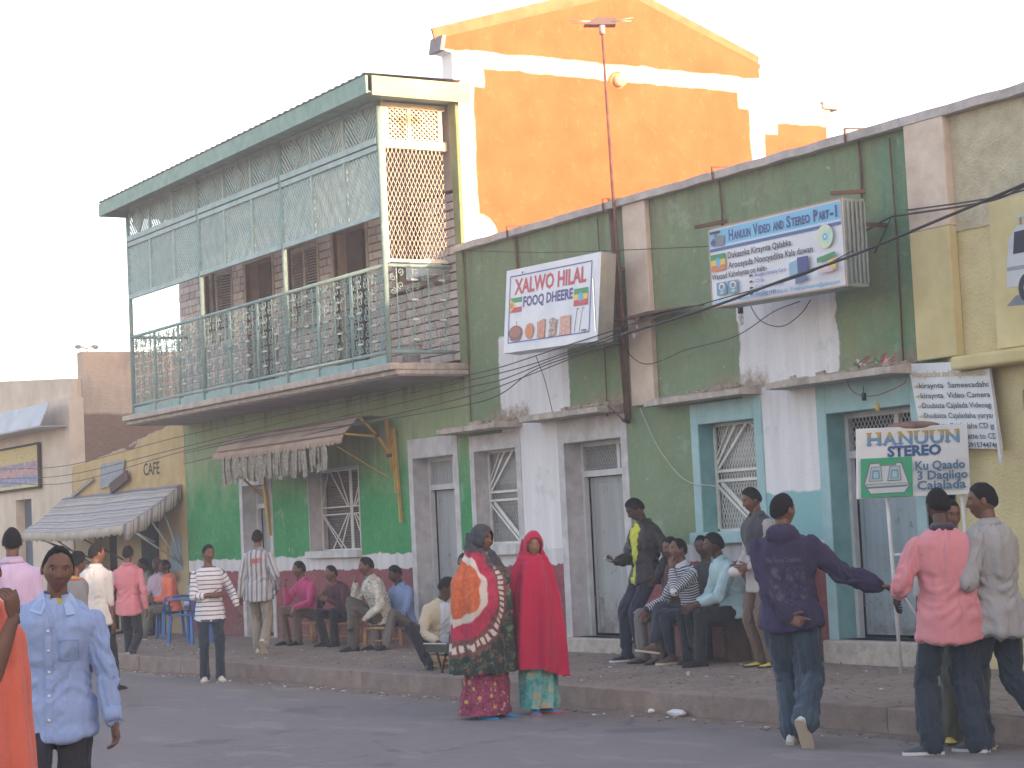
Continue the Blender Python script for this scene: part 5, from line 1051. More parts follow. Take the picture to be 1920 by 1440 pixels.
def shoe(name, ankle, f, upv, parent, um, sm_, s=1.0, kind='shoe'):
    a, f, u = Vector(ankle), Vector(f).normalized(), Vector(upv); u = (u-f*u.dot(f)).normalized(); r = f.cross(u); base = a-u*(.080*s)
    prof = [(-.075,.020,.045),(-.068,.031,.075),(-.04,.036,.092),(.0,.037,.095),(.04,.039,.078),(.08,.043,.058),(.12,.046,.048),(.155,.042,.040),(.182,.030,.032),(.192,.016,.022)]
    up_ = MB(); R = []
    for t, w, h in prof:
        h = h if kind != 'sandal' else h*.72; R.append([base+f*(t*s)+r*(w*s*math.cos(q))+u*((.016+max(0,math.sin(q))*(h-.016))*s) for q in [2*math.pi*j/14 for j in range(14)]])
    up_.loft(R); o = up_.build(name, um, parent, True)
    so_ = MB(); R = []
    for t, w, h in prof: R.append([base+f*(t*s*1.02)+r*(w*1.05*s*x_)+u*(z_*s) for x_, z_ in ((-1,0),(-.6,-.001),(.6,-.001),(1,0),(1,.020),(-1,.020))])
    so_.loft(R).build('sole', sm_, o, False); return o
JE = dict()
def person(label, loc, phi, h=1.75, skin=0, pelvis=(0,0,.93), lean=0, side=0, twist=0, head=(0,0,0), neckfwd=.02, arms=None, legs=None,
           top=None, bottom=None, shoes=None, hair='short', voxel=.012, group=None, build=1.0, seated=False, face=True, headw=1.0, sleeve=1.0, extra=None, robe=None, cat='person', seed=0, female=False, show_body=True, show_legs=True):
    th = math.radians(phi); Fv = FH*math.cos(th)+RH*math.sin(th); s = h/1.75
    root = bpy.data.objects.new('person', None); C.objects.link(root); root.location = loc; root.rotation_euler = (0,0,math.atan2(-Fv.x, Fv.y)); root.scale = (1,1,1); BASE[root.name] = Vector((0,0,0)); tag(root, label, cat, group)
    V = lambda *p: Vector(p)*s
    pc = V(*pelvis); rl = Matrix.Rotation(-math.radians(lean), 3, 'X') @ Matrix.Rotation(math.radians(side), 3, 'Y'); tw = Matrix.Rotation(math.radians(twist), 3, 'Z')
    half = Matrix.Rotation(-math.radians(lean)*.45, 3, 'X') @ Matrix.Rotation(math.radians(side)*.5, 3, 'Y')
    waist = pc+half @ V(0,0,.17); chest = waist+rl @ V(0,0,.17); neck = chest+rl @ V(0,0,.18)
    frame = [(pc, half, 1),(waist, half, 1),(chest, rl @ tw, 1),(neck, rl @ tw, 1)]
    sh = {1: neck+(rl @ tw) @ V(.168*build,0,-.090), -1: neck+(rl @ tw) @ V(-.168*build,0,-.090)}
    hip = {1: pc+V(.088,0,-.03), -1: pc+V(-.088,0,-.03)}
    hy, hp, hr = [math.radians(v) for v in head]; HR = Matrix.Rotation(-hy, 3, 'Z') @ Matrix.Rotation(-hp, 3, 'X') @ Matrix.Rotation(hr, 3, 'Y')
    hc = neck+rl @ V(0,neckfwd,.062)+HR @ V(0,.012,.105)
    HR = HR @ Matrix(((headw,0,0),(0,1,0),(0,0,1)))
    A = {}; Lg = {}
    for k in (1,-1):
        a = (arms or {}).get(k, dict(h=(.03*k,.02,-.55), pole=(.1*k,-1,0))); tgt = sh[k]+V(*a['h']) if 'abs' not in a else V(*a['abs'])
        e, w = ik(sh[k], tgt, .295*s, .255*s, a.get('pole', (.3*k,-1,-.2))); fd = (w-e).normalized(); A[k] = (sh[k], e, w, a.get('dir', tuple(fd)), a.get('palm', (-k,.1,0)), a.get('curl',.35), a)
        l = (legs or {}).get(k, dict(f=(.10*k,0,.08))); kn, an_ = ik(hip[k], V(*l['f']), .435*s, .425*s, l.get('pole', (.08*k,1,0))); Lg[k] = (hip[k], kn, an_, l)
    sl_ = sleeve
    # --- body: one continuous skin
    if show_body:
        b = MB(); 
        def tors(mb, e, hem=None, up_=True, wide=1.0):
            segs = [(-.10,.150,.105),(-.03,.160,.108),(.06,.150,.10),(.17,.138,.095),(.26,.155,.105),(.34,.172,.112),(.41,.180,.108),(.455,.160,.098),(.488,.128,.082),(.512,.088,.068),(.53,.058,.055)]
            if hem is not None: segs = [x_ for x_ in segs if x_[0] > hem+.03]; segs = [(hem-.02,.170*wide,.128*wide),(hem,.180*wide,.134*wide)]+[(x_[0],max(x_[1],.170*wide) if x_[0] < .0 else x_[1],max(x_[2],.125) if x_[0] < 0 else x_[2]) for x_ in segs]
            R = []
            for t, w, d_ in segs:
                c = pc+half @ V(0,0,t) if t < .17 else (waist+rl @ V(0,0,t-.17)); fm = half if t < .17 else (rl @ tw if t > .3 else rl)
                w = (w*build+e)*s; d_ = (d_+e)*s; R.append([c+fm @ Vector((w*math.copysign(abs(math.cos(q))**.85, math.cos(q)), d_*math.sin(q)+(.008*s if t > .3 else 0), -.035*s*math.sin(q)**2 if (hem is not None and t <= hem and not seated) else 0)) for q in [2*math.pi*j/20 for j in range(20)]])
            mb.loft(R)
        tors(b, -.012)
        cap(b, neck-rl @ V(0,0,.05), hc+HR @ V(0,-.020,-.05), .058*s, .052*s)
        for k in (1,-1):
            S_, E_, W_ = A[k][:3]; cap(b, S_, E_, .042*s, .035*s, mid=.002*s); cap(b, E_, W_, .035*s, .026*s, mid=.004*s)
            H_, K_, N_ = Lg[k][:3]; kk = Vector(N_)+Vector((0,0,.30*s)); H_, K_ = (H_, K_) if show_legs else (Vector((N_.x,N_.y,.60*s)), kk); cap(b, H_, K_, .064*s, .044*s); cap(b, K_, N_, .042*s, .031*s, mid=.006*s)
        bme = remesh(b, .014*s, 2); hb = MB(); c_ = coords(bme); fs = [tuple(p.vertices) for p in bme.polygons]; hb.add(c_.tolist(), fs, 0); bpy.data.meshes.remove(bme)
        Hm = np.array(HR); hv = (HP.reshape(-1,3)*s) @ Hm.T+np.array(hc); nv, nu = HP.shape[:2]; k0 = len(hb.v)
        ff = grid_faces(nv, nu); ff += [tuple(reversed(range(nu))), tuple((nv-1)*nu+j for j in range(nu))]
        zf = HP[...,2]; xf = HP[...,0]; lipm = (np.abs(zf+.0655) < .0135)&(np.abs(xf) < .024)&(HD[...,1] > .5)
        ml = [1 if (len(f) == 4 and lipm.reshape(-1)[list(f)].sum() >= 3) else 0 for f in ff]
        hb.v += [tuple(p) for p in hv]; hb.f += [tuple(i+k0 for i in f) for f in ff]; hb.m += ml
        def hpnt(x_, y_, z_): return hc+HR @ V(x_,y_,z_)
        def hell(c3, r3, m, nu_=10, nv_=6):
            q = MB().ell((0,0,0), *[r*s for r in r3], nu_, nv_, m); cc = hpnt(*c3); q.v = [tuple(HR @ Vector(v)+cc) for v in q.v]; hb.add(q.v, q.f, m)
        for k in (1,-1):
            hell((.074*k,-.006,-.004), (.010,.019,.030), 0)
            if face: hell((.031*k,.0655,.010), (.0130,.0122,.0062), 2); hell((.031*k,.0745,.010), (.0056,.0052,.0052), 3, 8, 5); hell((.030*k,.0800,.0325), (.0150,.0060,.0030), 3, 8, 5); hell((.031*k,.0665,.0160), (.0155,.0128,.0062), 0); hell((.031*k,.0660,.0045), (.0150,.0122,.0045), 0)
        for k in (1,-1): make_hand(hb, A[k][2]-Vector(A[k][3]).normalized()*.004*s, A[k][3], A[k][4], -k if A[k][6].get('flip') else k, A[k][5], s, curls=A[k][6].get('curls'))
        body = hb.build('body', [SK[skin],LIP[skin],EYEW,IRIS], root, True)
    # --- hair
    if hair and hair != 'none':
        thk = dict(short=.0060, buzz=.0055, afro=.030, full=.011, cap=.010)[hair]; jn = np.array([mnoise.noise(Vector(p)*55+Vector((seed,3,0))) for p in HP.reshape(-1,3)]).reshape(HP.shape[:2])*.006; mask = ss(HP[...,2]-hairline(HA)+jn, -.002, .022)
        if hair == 'buzz': mask = ss(HP[...,2]-hairline(HA)-.016*(np.degrees(np.abs(HA)) < 60)+jn, -.002, .018)
        nn = HP/np.linalg.norm(HP, axis=-1, keepdims=True); rn = np.array([mnoise.noise(Vector(p)*38+Vector((seed,0,0))) for p in HP.reshape(-1,3)]).reshape(mask.shape)
        hp_ = HP+nn*((-.003+(thk+.003+rn*(.010 if hair == 'afro' else .003))*mask)[...,None]); hv = (hp_.reshape(-1,3)*s) @ np.array(HR).T+np.array(hc); nv, nu = HP.shape[:2]
        q = MB(); q.add(hv.tolist(), grid_faces(nv, nu, mask > .02)+[tuple((nv-1)*nu+j for j in range(nu))]); q.build('cap' if hair == 'cap' else 'hair', top.get('capmat', HAIR) if (hair == 'cap') else HAIR, root, True)
    # --- upper garment
    segs_t = None
    def garment(mb, vox, chains, name, mats, amp, matfn=None, smooth=6):
        me = remesh(mb, vox, smooth); P_ = coords(me); Nn = normals(me); best = np.full(len(P_), 1e9); al = np.zeros(len(P_)); an = np.zeros(len(P_)); sid = np.zeros(len(P_), int); wj = np.zeros(len(P_)); rad = np.zeros(len(P_)); ac = np.zeros(len(P_))
        for ci, (p, q, r, off, jw) in enumerate(chains):
            p_, q_ = np.array(p), np.array(q); d_ = q_-p_; L = np.linalg.norm(d_); d_ = d_/L; rel = P_-p_; t = np.clip(rel @ d_, 0, L); dist = np.linalg.norm(rel-np.outer(t, d_), axis=1)/r
            m_ = dist < best; best = np.where(m_, dist, best); al = np.where(m_, off+t, al); sid = np.where(m_, ci, sid)
            ref = np.cross(d_, [0.,1,0]); ref = ref/(np.linalg.norm(ref)+1e-9); r2_ = np.cross(d_, ref); pr = rel-np.outer(rel @ d_, d_); an = np.where(m_, np.arctan2(pr @ r2_, pr @ ref), an); wj = np.where(m_, np.exp(-((t-L*jw)/(.10*s))**2), wj); ac = np.where(m_, pr @ ref, ac)
        dsp = np.empty(len(P_)); sd_ = seed*3.1
        for i in range(len(P_)):
            a_, l_, g_ = al[i]/s, an[i], sid[i]
            f1 = mnoise.noise(Vector((a_*19+1.2*math.sin(l_*2+g_), math.cos(l_)*1.0+sd_, math.sin(l_)*1.0+g_*5))); f2 = mnoise.noise(Vector((P_[i,0]*13+sd_+1.5*P_[i,2], P_[i,1]*13, P_[i,2]*3.2))); f3 = mnoise.noise(Vector((a_*3, math.cos(l_)*3.2+sd_, math.sin(l_)*3.2+7+g_)))
            dsp[i] = amp*s*(f1*(.35+1.1*wj[i])+f2*.8+f3*.6-abs(f1)*.4*wj[i])
        dsp = np.maximum(dsp, -.35*amp*s); P2_ = P_+Nn*dsp[:,None]; me.vertices.foreach_set('co', P2_.ravel())
        at_ = me.attributes.new('garment', 'FLOAT_VECTOR', 'POINT'); at_.data.foreach_set('vector', np.stack([ac,al,an],-1).ravel())
        for x_ in mats: me.materials.append(x_)
        if matfn:
            npoly = len(me.polygons); cen = np.empty(npoly*3); me.polygons.foreach_get('center', cen); cen = cen.reshape(-1,3)/s; v0 = np.array([p.vertices[0] for p in me.polygons]); me.polygons.foreach_set('material_index', matfn(cen, sid[v0], al[v0]/s).astype(int))
        me.name = name; me.shade_smooth(); o = bpy.data.objects.new(name, me); C.objects.link(o); o.parent = root; BASE[o.name] = Vector((0,0,0)); return o
    tobj = None
    if top:
        e = top.get('ease', .018); t = MB(); hem = top.get('hem', -.13); tors(t, e, hem, wide=top.get('wide',1.0)); ch = [(neck, pc+half @ V(0,0,hem), .17, 0, .62)]
        for k in (1,-1):
            S_, E_, W_ = A[k][:3]; r = top.get('arm', .058); cap(t, S_, E_, r*s*.98, (r-.006)*s, flat=1); ch.append((S_, E_, .07, .16*s, 1.0))
            sv = top.get('sleeve', 1.0)
            if isinstance(sv, dict): sv = sv[k]
            if sv > .5: W2_ = E_+(W_-E_)*((sv-.5)*2*.97); cap(t, E_, W2_, (r-.008)*s, (r-.02)*s, mid=.003*s); ch.append((E_, W2_, .06, .16*s+.295*s, 0.0))
        if top.get('hood'): t.ell(tuple(neck+rl @ V(0,-.075,.0)), .125*s, .075*s, .075*s, 14, 8)
        tobj = garment(t, voxel*s, ch, top.get('name','shirt'), top['mats'], top.get('amp', .010)*1.7, top.get('matfn'))
        if top.get('collar'):
            q = MB(); cm = top.get('collarmat', top['mats'][0]); R1, R2, R3 = [], [], []
            for j in range(21):
                a_ = math.radians(90+22+(360-44)*j/20); cx_, sy_ = math.cos(a_), math.sin(a_); fm = rl @ tw; dr = max(0, sy_)
                R1.append(neck+fm @ V(.066*cx_,.064*sy_+.006,.035-.012*dr)); R2.append(neck+fm @ V(.070*cx_,.068*sy_+.008,.048-.016*dr)); tipk = max(0, 1-min(j,20-j)/3.5); R3.append(neck+fm @ V((.098+.012*tipk)*cx_,.090*sy_+.012+.018*tipk,-.002-.035*dr-.030*tipk))
            vs = R1+R2+R3; n_ = 21; q.add(vs, [(i, i+1, n_+i+1, n_+i) for i in range(20)]+[(n_+i, n_+i+1, 2*n_+i+1, 2*n_+i) for i in range(20)]); o = q.build('collar', cm, root, True); o.modifiers.new('s','SOLIDIFY').thickness = .004
    # --- trousers
    if bottom:
        t = MB(); r = bottom.get('r', (.092,.066,.060)); R = []
        for z_, w_, d_ in ((.13,.140,.095),(.06,.158,.11),(-.02,.168,.118),(-.08,.165,.116),(-.11,.12,.09)): R.append([pc+(half @ V(0,0,z_) if not seated else half @ V(0,0,z_))+Vector((w_*build*s*math.cos(q),d_*s*math.sin(q),0)) for q in [2*math.pi*j/16 for j in range(16)]])
        t.loft(R); ch = []
        for k in (1,-1):
            H_, K_, N_, l = Lg[k]; cap(t, H_, K_, r[0]*s, r[1]*s); N2 = K_+(N_-K_)*bottom.get('len', 1.0)+Vector((0,0,-.02*s if bottom.get('len',1) >= 1 else 0)); cap(t, K_, N2, r[1]*s, r[2]*s); ch += [(H_, K_, .09, 0, 1.0),(K_, N2, .07, .435*s, .95 if bottom.get('len',1) >= 1 else 0)]
        garment(t, voxel*s, ch, bottom.get('name','trousers'), bottom['mats'], bottom.get('amp', .011)*1.5, bottom.get('matfn'))
    for k in (1,-1):
        if shoes:
            l = Lg[k][3]; yaw = math.radians(l.get('yaw', -8*k)); pt = math.radians(l.get('pitch', 0)); f = Vector((-math.sin(yaw)*1,math.cos(yaw),0)); f = Vector((math.sin(-yaw), math.cos(yaw), 0)); fd = f*math.cos(pt)-Vector((0,0,1))*math.sin(pt); uu = Vector((0,0,1))*math.cos(pt)+f*math.sin(pt)
            shoe(shoes.get('name','shoe'), Lg[k][2], fd, uu, root, shoes['m'], shoes['sole'], s, shoes.get('kind','shoe'))
    info = dict(root=root, s=s, pc=pc, neck=neck, hc=hc, HR=HR, A=A, L=Lg, V=V, rl=rl, tw=tw, half=half, top=tobj, waist=waist)
    return info
def atd(px, py, D): d = fwd + r2*((px-PPX)/F_PX) - u2*((py-PPY)/F_PX); return Vector((0,0,CAM_H))+d*D
def ground_under(px, py, D, z0=0): p = atd(px, py, D); return (p.x, p.y, z0), p.z-z0
# footwear
blk = cloth('black_leather', (.018,.018,.02), rough=.4, bump=.1); blks = cloth('black_sole', (.02,.02,.02)); whs = cloth('white_sneaker', (.62,.60,.56), bump=.1); tan_s = cloth('tan_sole', (.46,.38,.29)); brn = cloth('brown_suede', (.12,.07,.05)); crm = cloth('cream_sole', (.60,.54,.40)); gry_shoe = cloth('dark_grey_sneaker', (.07,.08,.10)); ylw = cloth('yellow_strap', (.62,.50,.05)); whsole = cloth('white_sole',(.62,.62,.62)); blu_shoe = cloth('blue_slipper', (.03,.22,.50)); skinshoe = SK[1]
SH_B = dict(m=blk, sole=blks); SH_W = dict(m=whs, sole=tan_s, name='sneaker'); SH_G = dict(m=gry_shoe, sole=whsole, name='sneaker'); SH_BR = dict(m=brn, sole=crm)
# fabrics
jeans_d = cloth('dark_denim', (.022,.032,.048), (.045,.062,.085), bs=12); jeans_m = cloth('mid_denim', (.035,.055,.080), (.085,.12,.155), bs=12); khaki = cloth('khaki_cotton', (.28,.24,.18), (.36,.31,.25)); blackt = cloth('black_trouser_cloth', (.018,.019,.024), (.03,.032,.04)); greyt = cloth('grey_trouser_cloth', (.15,.13,.12), (.20,.175,.16)); olive = cloth('olive_trouser_cloth', (.085,.075,.055), (.13,.115,.085)); brownt = cloth('brown_trouser_cloth', (.15,.10,.075), (.19,.13,.10)); sagegrey = cloth('sage_trouser_cloth', (.12,.13,.10), (.17,.18,.14))
blue_shirt = cloth('light_blue_shirt_cloth', (.29,.38,.60), (.36,.46,.68), bs=11, bump=.45); yellow_tee = cloth('yellow_tee', (.42,.36,.08)); pink_shirt = cloth('pink_shirt_cloth', (.60,.23,.25), (.68,.28,.30), bs=9, bump=.4); rose_shirt = attr_mat('rose_check_cloth', lambda n,x,y,z: n.mix(n.M('LESS_THAN', n.M('FRACT', n.M('DIVIDE', x, .016)), .4), (.62,.24,.27), (.50,.17,.21)))
magenta = cloth('magenta_shirt', (.52,.06,.19), (.60,.09,.25)); maroon_c = cloth('maroon_knit', (.07,.022,.035), (.11,.035,.05)); navy_h = cloth('navy_hoodie_cloth', (.026,.020,.052), (.042,.032,.078), bs=7); grey_sh = cloth('grey_shirt_cloth', (.33,.32,.31), (.42,.41,.40), bs=9, bump=.45); palebl = cloth('pale_aqua_shirt', (.36,.50,.52), (.44,.58,.60), bs=9); midblue = cloth('mid_blue_shirt', (.20,.29,.50), (.26,.36,.58)); lilac = cloth('lilac_shirt', (.55,.42,.60), (.66,.52,.68)); white_sh = cloth('white_shirt', (.62,.61,.58), (.74,.73,.70)); beigej = cloth('beige_jacket_cloth', (.44,.39,.29), (.54,.48,.37)); leather = cloth('black_leather_jacket', (.025,.024,.026), (.045,.042,.044), bs=12, rough=.45, bump=.5); lime = cloth('lime_shirt', (.50,.54,.05), (.6,.62,.08)); orange_c = cloth('orange_shirt', (.70,.16,.08), (.80,.22,.12)); brownsw = cloth('brown_sweater', (.11,.06,.05), (.16,.09,.075)); charcoal = cloth('charcoal_top', (.05,.05,.06), (.08,.075,.085)); greytee = cloth('mid_grey_tee', (.22,.22,.22), (.28,.28,.28)); orange_robe = cloth('orange_robe_cloth', (.72,.15,.09), (.84,.22,.13), bs=5)
st_white = stripes_h('white_navy_striped_jersey', (.66,.66,.68), (.07,.07,.13), .052, .22); st_navy = stripes_h('navy_white_striped_jersey', (.045,.045,.075), (.60,.60,.62), .026, .45)
st_back = stripes_v('grey_white_striped_shirt', (.48,.47,.47), (.17,.18,.21), .062, .42, (.30,.31,.34))
def pattern_fn(n, x, y, z):
    a = n.voro(22, None, 'DISTANCE_TO_EDGE'); f = n.noise(14, 3, .6); c = n.mix(n.mr(f,.35,.65), (.46,.43,.36), (.62,.60,.52)); return n.mix(n.M('MULTIPLY', n.mr(a,.07,.03), n.mr(n.noise(5,2),.4,.55)), c, (.16,.15,.14))
patt = attr_mat('white_scribble_pattern_shirt', pattern_fn)
STAND = {1: dict(f=(.10,.0,.08)), -1: dict(f=(-.10,.03,.08))}
def sit_legs(kz=.45, fy=.38, sp=.13, **kw):
    d = {1: dict(f=(sp,fy,.08), pole=(.15,.6,1)), -1: dict(f=(-sp,fy+.03,.08), pole=(-.15,.6,1))}; d.update(kw.get('over', {})); return d
def V3(p, z): return (p.x, p.y, z)
# ---------------- 1 young man in the light blue shirt (nearest)
loc, zc = ground_under(94, 1062, 10.0); hB = zc+.115
def mf_blue(c, sid, al): return ((np.abs(c[:,0]+.0) < .045)&(c[:,1] > .03)&(al < .03)&(sid == 0)).astype(int)
P = person('young man in an open-necked light blue shirt walking towards the camera', loc, 172, hB*1.0, headw=1.07, skin=1, lean=3, side=-4, head=(-8,8,-4), twist=0, voxel=.0085, build=1.08, seed=2,
    arms={-1: dict(h=(-.10,.09,-.53), pole=(-.4,-1,0), palm=(.8,.4,0), curl=.75), 1: dict(h=(.07,-.02,-.53), pole=(.3,-1,0), palm=(-1,.1,0), curl=.5)},
    legs={1: dict(f=(.09,.20,.08)), -1: dict(f=(-.08,-.14,.10), pitch=15)}, top=dict(mats=[blue_shirt], hem=-.14, ease=.026, arm=.062, collar=True, amp=.013, wide=1.06), bottom=dict(mats=[cloth('charcoal_suit_trousers',(.030,.028,.033),(.045,.042,.048))], r=(.10,.078,.07)), shoes=SH_B, hair='buzz')
from mathutils.bvhtree import BVHTree
def front_of(P_, x, z, back=False):
    me = P_['top'].data; bv = P_.setdefault('bvh', BVHTree.FromPolygons([v.co[:] for v in me.vertices], [tuple(p.vertices) for p in me.polygons])); s_ = P_['s']
    h_ = bv.ray_cast(Vector((x*s_, -2 if back else 2, z*s_)), Vector((0, 1 if back else -1, 0))); return h_[0]
q = MB(); prev = None
pts = [front_of(P, .006+.02*(1.35-z), z) for z in np.linspace(1.35, .74, 26)]; pts = [p for p in pts if p]
for a, b in zip(pts, pts[1:]): q.bar(a+Vector((0,.002,0)), b+Vector((0,.002,0)), .032, .005, (0,1,0))
q.build('placket', blue_shirt, P['root'])
for z in (1.30, 1.20, 1.09, .97, .85):
    p = front_of(P, .006+.02*(1.35-z), z)
    if p: MB().tube([p+Vector((0,.002,0)), p+Vector((0,.010,0))], .0075, 10).build('button', mat('pearl_button',(.75,.74,.72),rough=.3,bump=0), P['root'], True)
q = MB()
for (x0,z0,x1,z1) in ((-.14,1.25,-.045,1.25),(-.14,1.25,-.14,1.15),(-.045,1.25,-.045,1.15),(-.14,1.15,-.045,1.15)):
    for k in range(5):
        a = front_of(P, x0+(x1-x0)*k/5, z0+(z1-z0)*k/5); b = front_of(P, x0+(x1-x0)*(k+1)/5, z0+(z1-z0)*(k+1)/5)
        if a and b: q.bar(a, b, .004, .006, (0,1,0))
q.build('pocket_seam', cloth('blue_seam',(.21,.31,.54)), P['root'])
for k in (1,-1):
    vv = [P['neck']+P['rl'] @ P['V'](*p) for p in ((k*.064,.030,.052),(k*.045,.110,-.012),(k*.062,.140,-.062),(k*.125,.100,-.050),(k*.092,.03,.020))]
    MB().add(vv, [(0,1,2,3,4)]).build('collar_flap', cloth('pale_blue_collar',(.36,.46,.68)), P['root']).modifiers.new('s','SOLIDIFY').thickness = .006
q = MB().ell(tuple(P['neck']+P['rl'] @ P['V'](0,.066,-.006)), .052*P['s'], .036*P['s'], .030*P['s'], 14, 8); q.build('undershirt', yellow_tee, P['root'], True)
for k in (1,-1):
    S_, E_, W_ = P['A'][k][:3]; d_ = (W_-E_).normalized(); MB().tube([W_-d_*.075, W_-d_*.005], [.046*P['s'],.044*P['s']], 16).build('cuff', blue_shirt, P['root'], True)
# ---------------- 2 orange robe at the left edge
def robe_mesh(P_, secs, m, name, fold=.02, nf=9, seed=0, hemfn=None, nu=80, sub=5, phase=1.0):
    s_ = P_['s']; rings = []; zs = [q[0] for q in secs]; N_ = (len(secs)-1)*sub
    for i in range(N_+1):
        k = min(i//sub, len(secs)-2); t = (i-k*sub)/sub; a, b = secs[k], secs[k+1]; t2 = t*t*(3-2*t); q = [a[j]+(b[j]-a[j])*(t if j == 0 else t2) for j in range(5)]; r = []
        g = i/N_
        for j in range(nu):
            th = 2*math.pi*j/nu; f = fold*(g**.7)*(math.sin(nf*th+phase*math.sin(g*3+seed)+seed)+.5*math.sin((nf*2+1)*th+seed*2+g*4))+.03*g*mnoise.noise(Vector((math.cos(th)*2.2,math.sin(th)*2.2+seed,g*4)))
            z_ = q[0]+(hemfn(th) if (hemfn and i > 0) else 0)*(g**2); r.append(Vector(((q[1]+(q[3]+f)*math.cos(th))*s_, (q[2]+(q[4]+f)*math.sin(th))*s_, z_*s_)))
        rings.append(r)
    q = MB(); q.loft(rings, cap=False); return q.build(name, m, P_['root'], True)
def hood(P_, m, name='headscarf', off=.014, drape=.10):
    nn = HP/np.linalg.norm(HP, axis=-1, keepdims=True); x_, z_ = HP[...,0], HP[...,2]; facem = (np.sqrt((x_/.056)**2+((z_+.022)/.083)**2) < 1.0)&(HD[...,1] > .15)
    o_ = np.full(x_.shape, off); o_ += .006*ss(-HD[...,1], -.2, .6); hp_ = HP+nn*o_[...,None]
    rn = np.array([mnoise.noise(Vector(p)*22) for p in HP.reshape(-1,3)]).reshape(x_.shape); hp_ += nn*(rn*.004)[...,None]
    hv = (hp_.reshape(-1,3)*P_['s']) @ np.array(P_['HR']).T+np.array(P_['hc']); nv, nu = HP.shape[:2]; F_ = []
    for i in range(nv-1):
        for j in range(nu):
            k = (j+1)%nu
            if int(facem[i,j])+int(facem[i,k])+int(facem[i+1,j])+int(facem[i+1,k]) < 2: F_.append((i*nu+j,i*nu+k,(i+1)*nu+k,(i+1)*nu+j))
    F_ += [tuple((nv-1)*nu+j for j in range(nu))]
    q = MB(); q.add(hv.tolist(), F_); o = q.build(name, m, P_['root'], True); o.modifiers.new('s','SOLIDIFY').thickness = .006; return o
loc, zc = ground_under(-62, 1052, 8.2)
P = person('woman in a bright orange robe cut by the left edge of the picture', loc, 150, zc+.115, skin=1, head=(0,5,0), hair=None, female=True, build=.88, seed=4, arms={-1: dict(h=(.02,.21,.04), pole=(.3,-.3,-1), dir=(.2,.2,.9), palm=(.5,-.8,0), curl=1.3), 1: dict(h=(.1,.1,-.4))}, shoes=SH_B)
hood(P, orange_robe); robe_mesh(P, [(1.56,0,-.03,.09,.09),(1.50,0,.0,.105,.11),(1.42,0,0,.16,.13),(1.30,0,0,.215,.165),(1.1,0,.02,.23,.19),(.8,0,.02,.25,.21),(.4,0,.0,.28,.24),(.05,0,0,.31,.27)], orange_robe, 'robe', .022, 8, 2)
# ---------------- 3 head behind the orange robe
loc, zc = ground_under(-22, 1072, 12.6); person('man in a white top behind the orange robe, only part of his head in view', loc, 150, zc+.115, skin=1, head=(20,0,0), top=dict(mats=[white_sh], collar=True), bottom=dict(mats=[blackt]), shoes=SH_B, seed=6)
# ---------------- 4 lilac shirt, back view
loc, zc = ground_under(22, 1011, 17.5); person('man seen from behind in a lilac shirt at the left edge', loc, -8, zc+.115, skin=1, head=(-5,0,0), hair='buzz', top=dict(mats=[lilac], collar=True), bottom=dict(mats=[blackt]), shoes=SH_B, seed=7)
# ---------------- 5 grey top with red and yellow collar
def mf_collar(c, sid, al): return np.where((al < .045)&(sid == 0), np.where(al < .02, 1, 2), 0)
loc, zc = ground_under(129, 1056, 22); person('bushy-haired youth in a grey top with red-yellow collar behind the blue shirt', loc, 40, zc+.125, skin=1, lean=10, head=(10,5,0), hair='afro', top=dict(mats=[greytee, yellow_tee, cloth('red_collar',(.5,.04,.05))], matfn=mf_collar, ease=.02), bottom=dict(mats=[blackt]), shoes=SH_B, seed=8)
# ---------------- 6 white shirt, back view
loc, zc = ground_under(178, 1036, 23.5); person('man in a loose white shirt walking away near the striped awning', loc, 18, zc+.115, skin=1, head=(35,0,0), legs={1: dict(f=(.09,.22,.08)), -1: dict(f=(-.09,-.2,.16), pitch=45)}, top=dict(mats=[white_sh], collar=True, sleeve=.6, ease=.028), bottom=dict(mats=[blackt]), shoes=SH_B, seed=9)
# ---------------- 7 rose shirt, back view, walking away
p = at(246, 1252, z=0); person('man in a rose-red shirt and dark trousers walking away along the kerb', (p.x,p.y,0), 8, 1.68, skin=1, head=(3,0,0), hair='short', legs={-1: dict(f=(-.07,.16,.08)), 1: dict(f=(.10,-.30,.20), pitch=62)}, arms={1: dict(h=(.10,-.06,-.52), pole=(.5,-1,0), palm=(-1,0,0)), -1: dict(h=(-.10,.08,-.50), pole=(-.5,-1,0), palm=(1,0,0))}, top=dict(mats=[rose_shirt], collar=True, hem=-.14, ease=.026), bottom=dict(mats=[blackt], r=(.088,.064,.055)), shoes=dict(m=blk, sole=tan_s), seed=10)
# ---------------- 8 striped jersey walking
p = at(398, 1277, z=0); person('man in a white jersey with thin navy stripes, one arm across his waist', (p.x,p.y,0), 168, 1.64, skin=1, head=(-22,4,0), hair='short', legs={1: dict(f=(.09,.02,.08)), -1: dict(f=(-.10,.10,.08))}, arms={1: dict(h=(-.20,.17,-.27), pole=(1,-.2,-.6), dir=(-1,.15,.05), palm=(0,-1,0), curl=.6), -1: dict(h=(-.20,.04,-.49), pole=(-.5,-1,0), palm=(.6,.4,0), curl=.4)},
    top=dict(mats=[st_white], hem=-.14, ease=.02, sleeve={1:.75,-1:.85}), bottom=dict(mats=[jeans_d], r=(.088,.062,.062)), shoes=SH_W, seed=11)
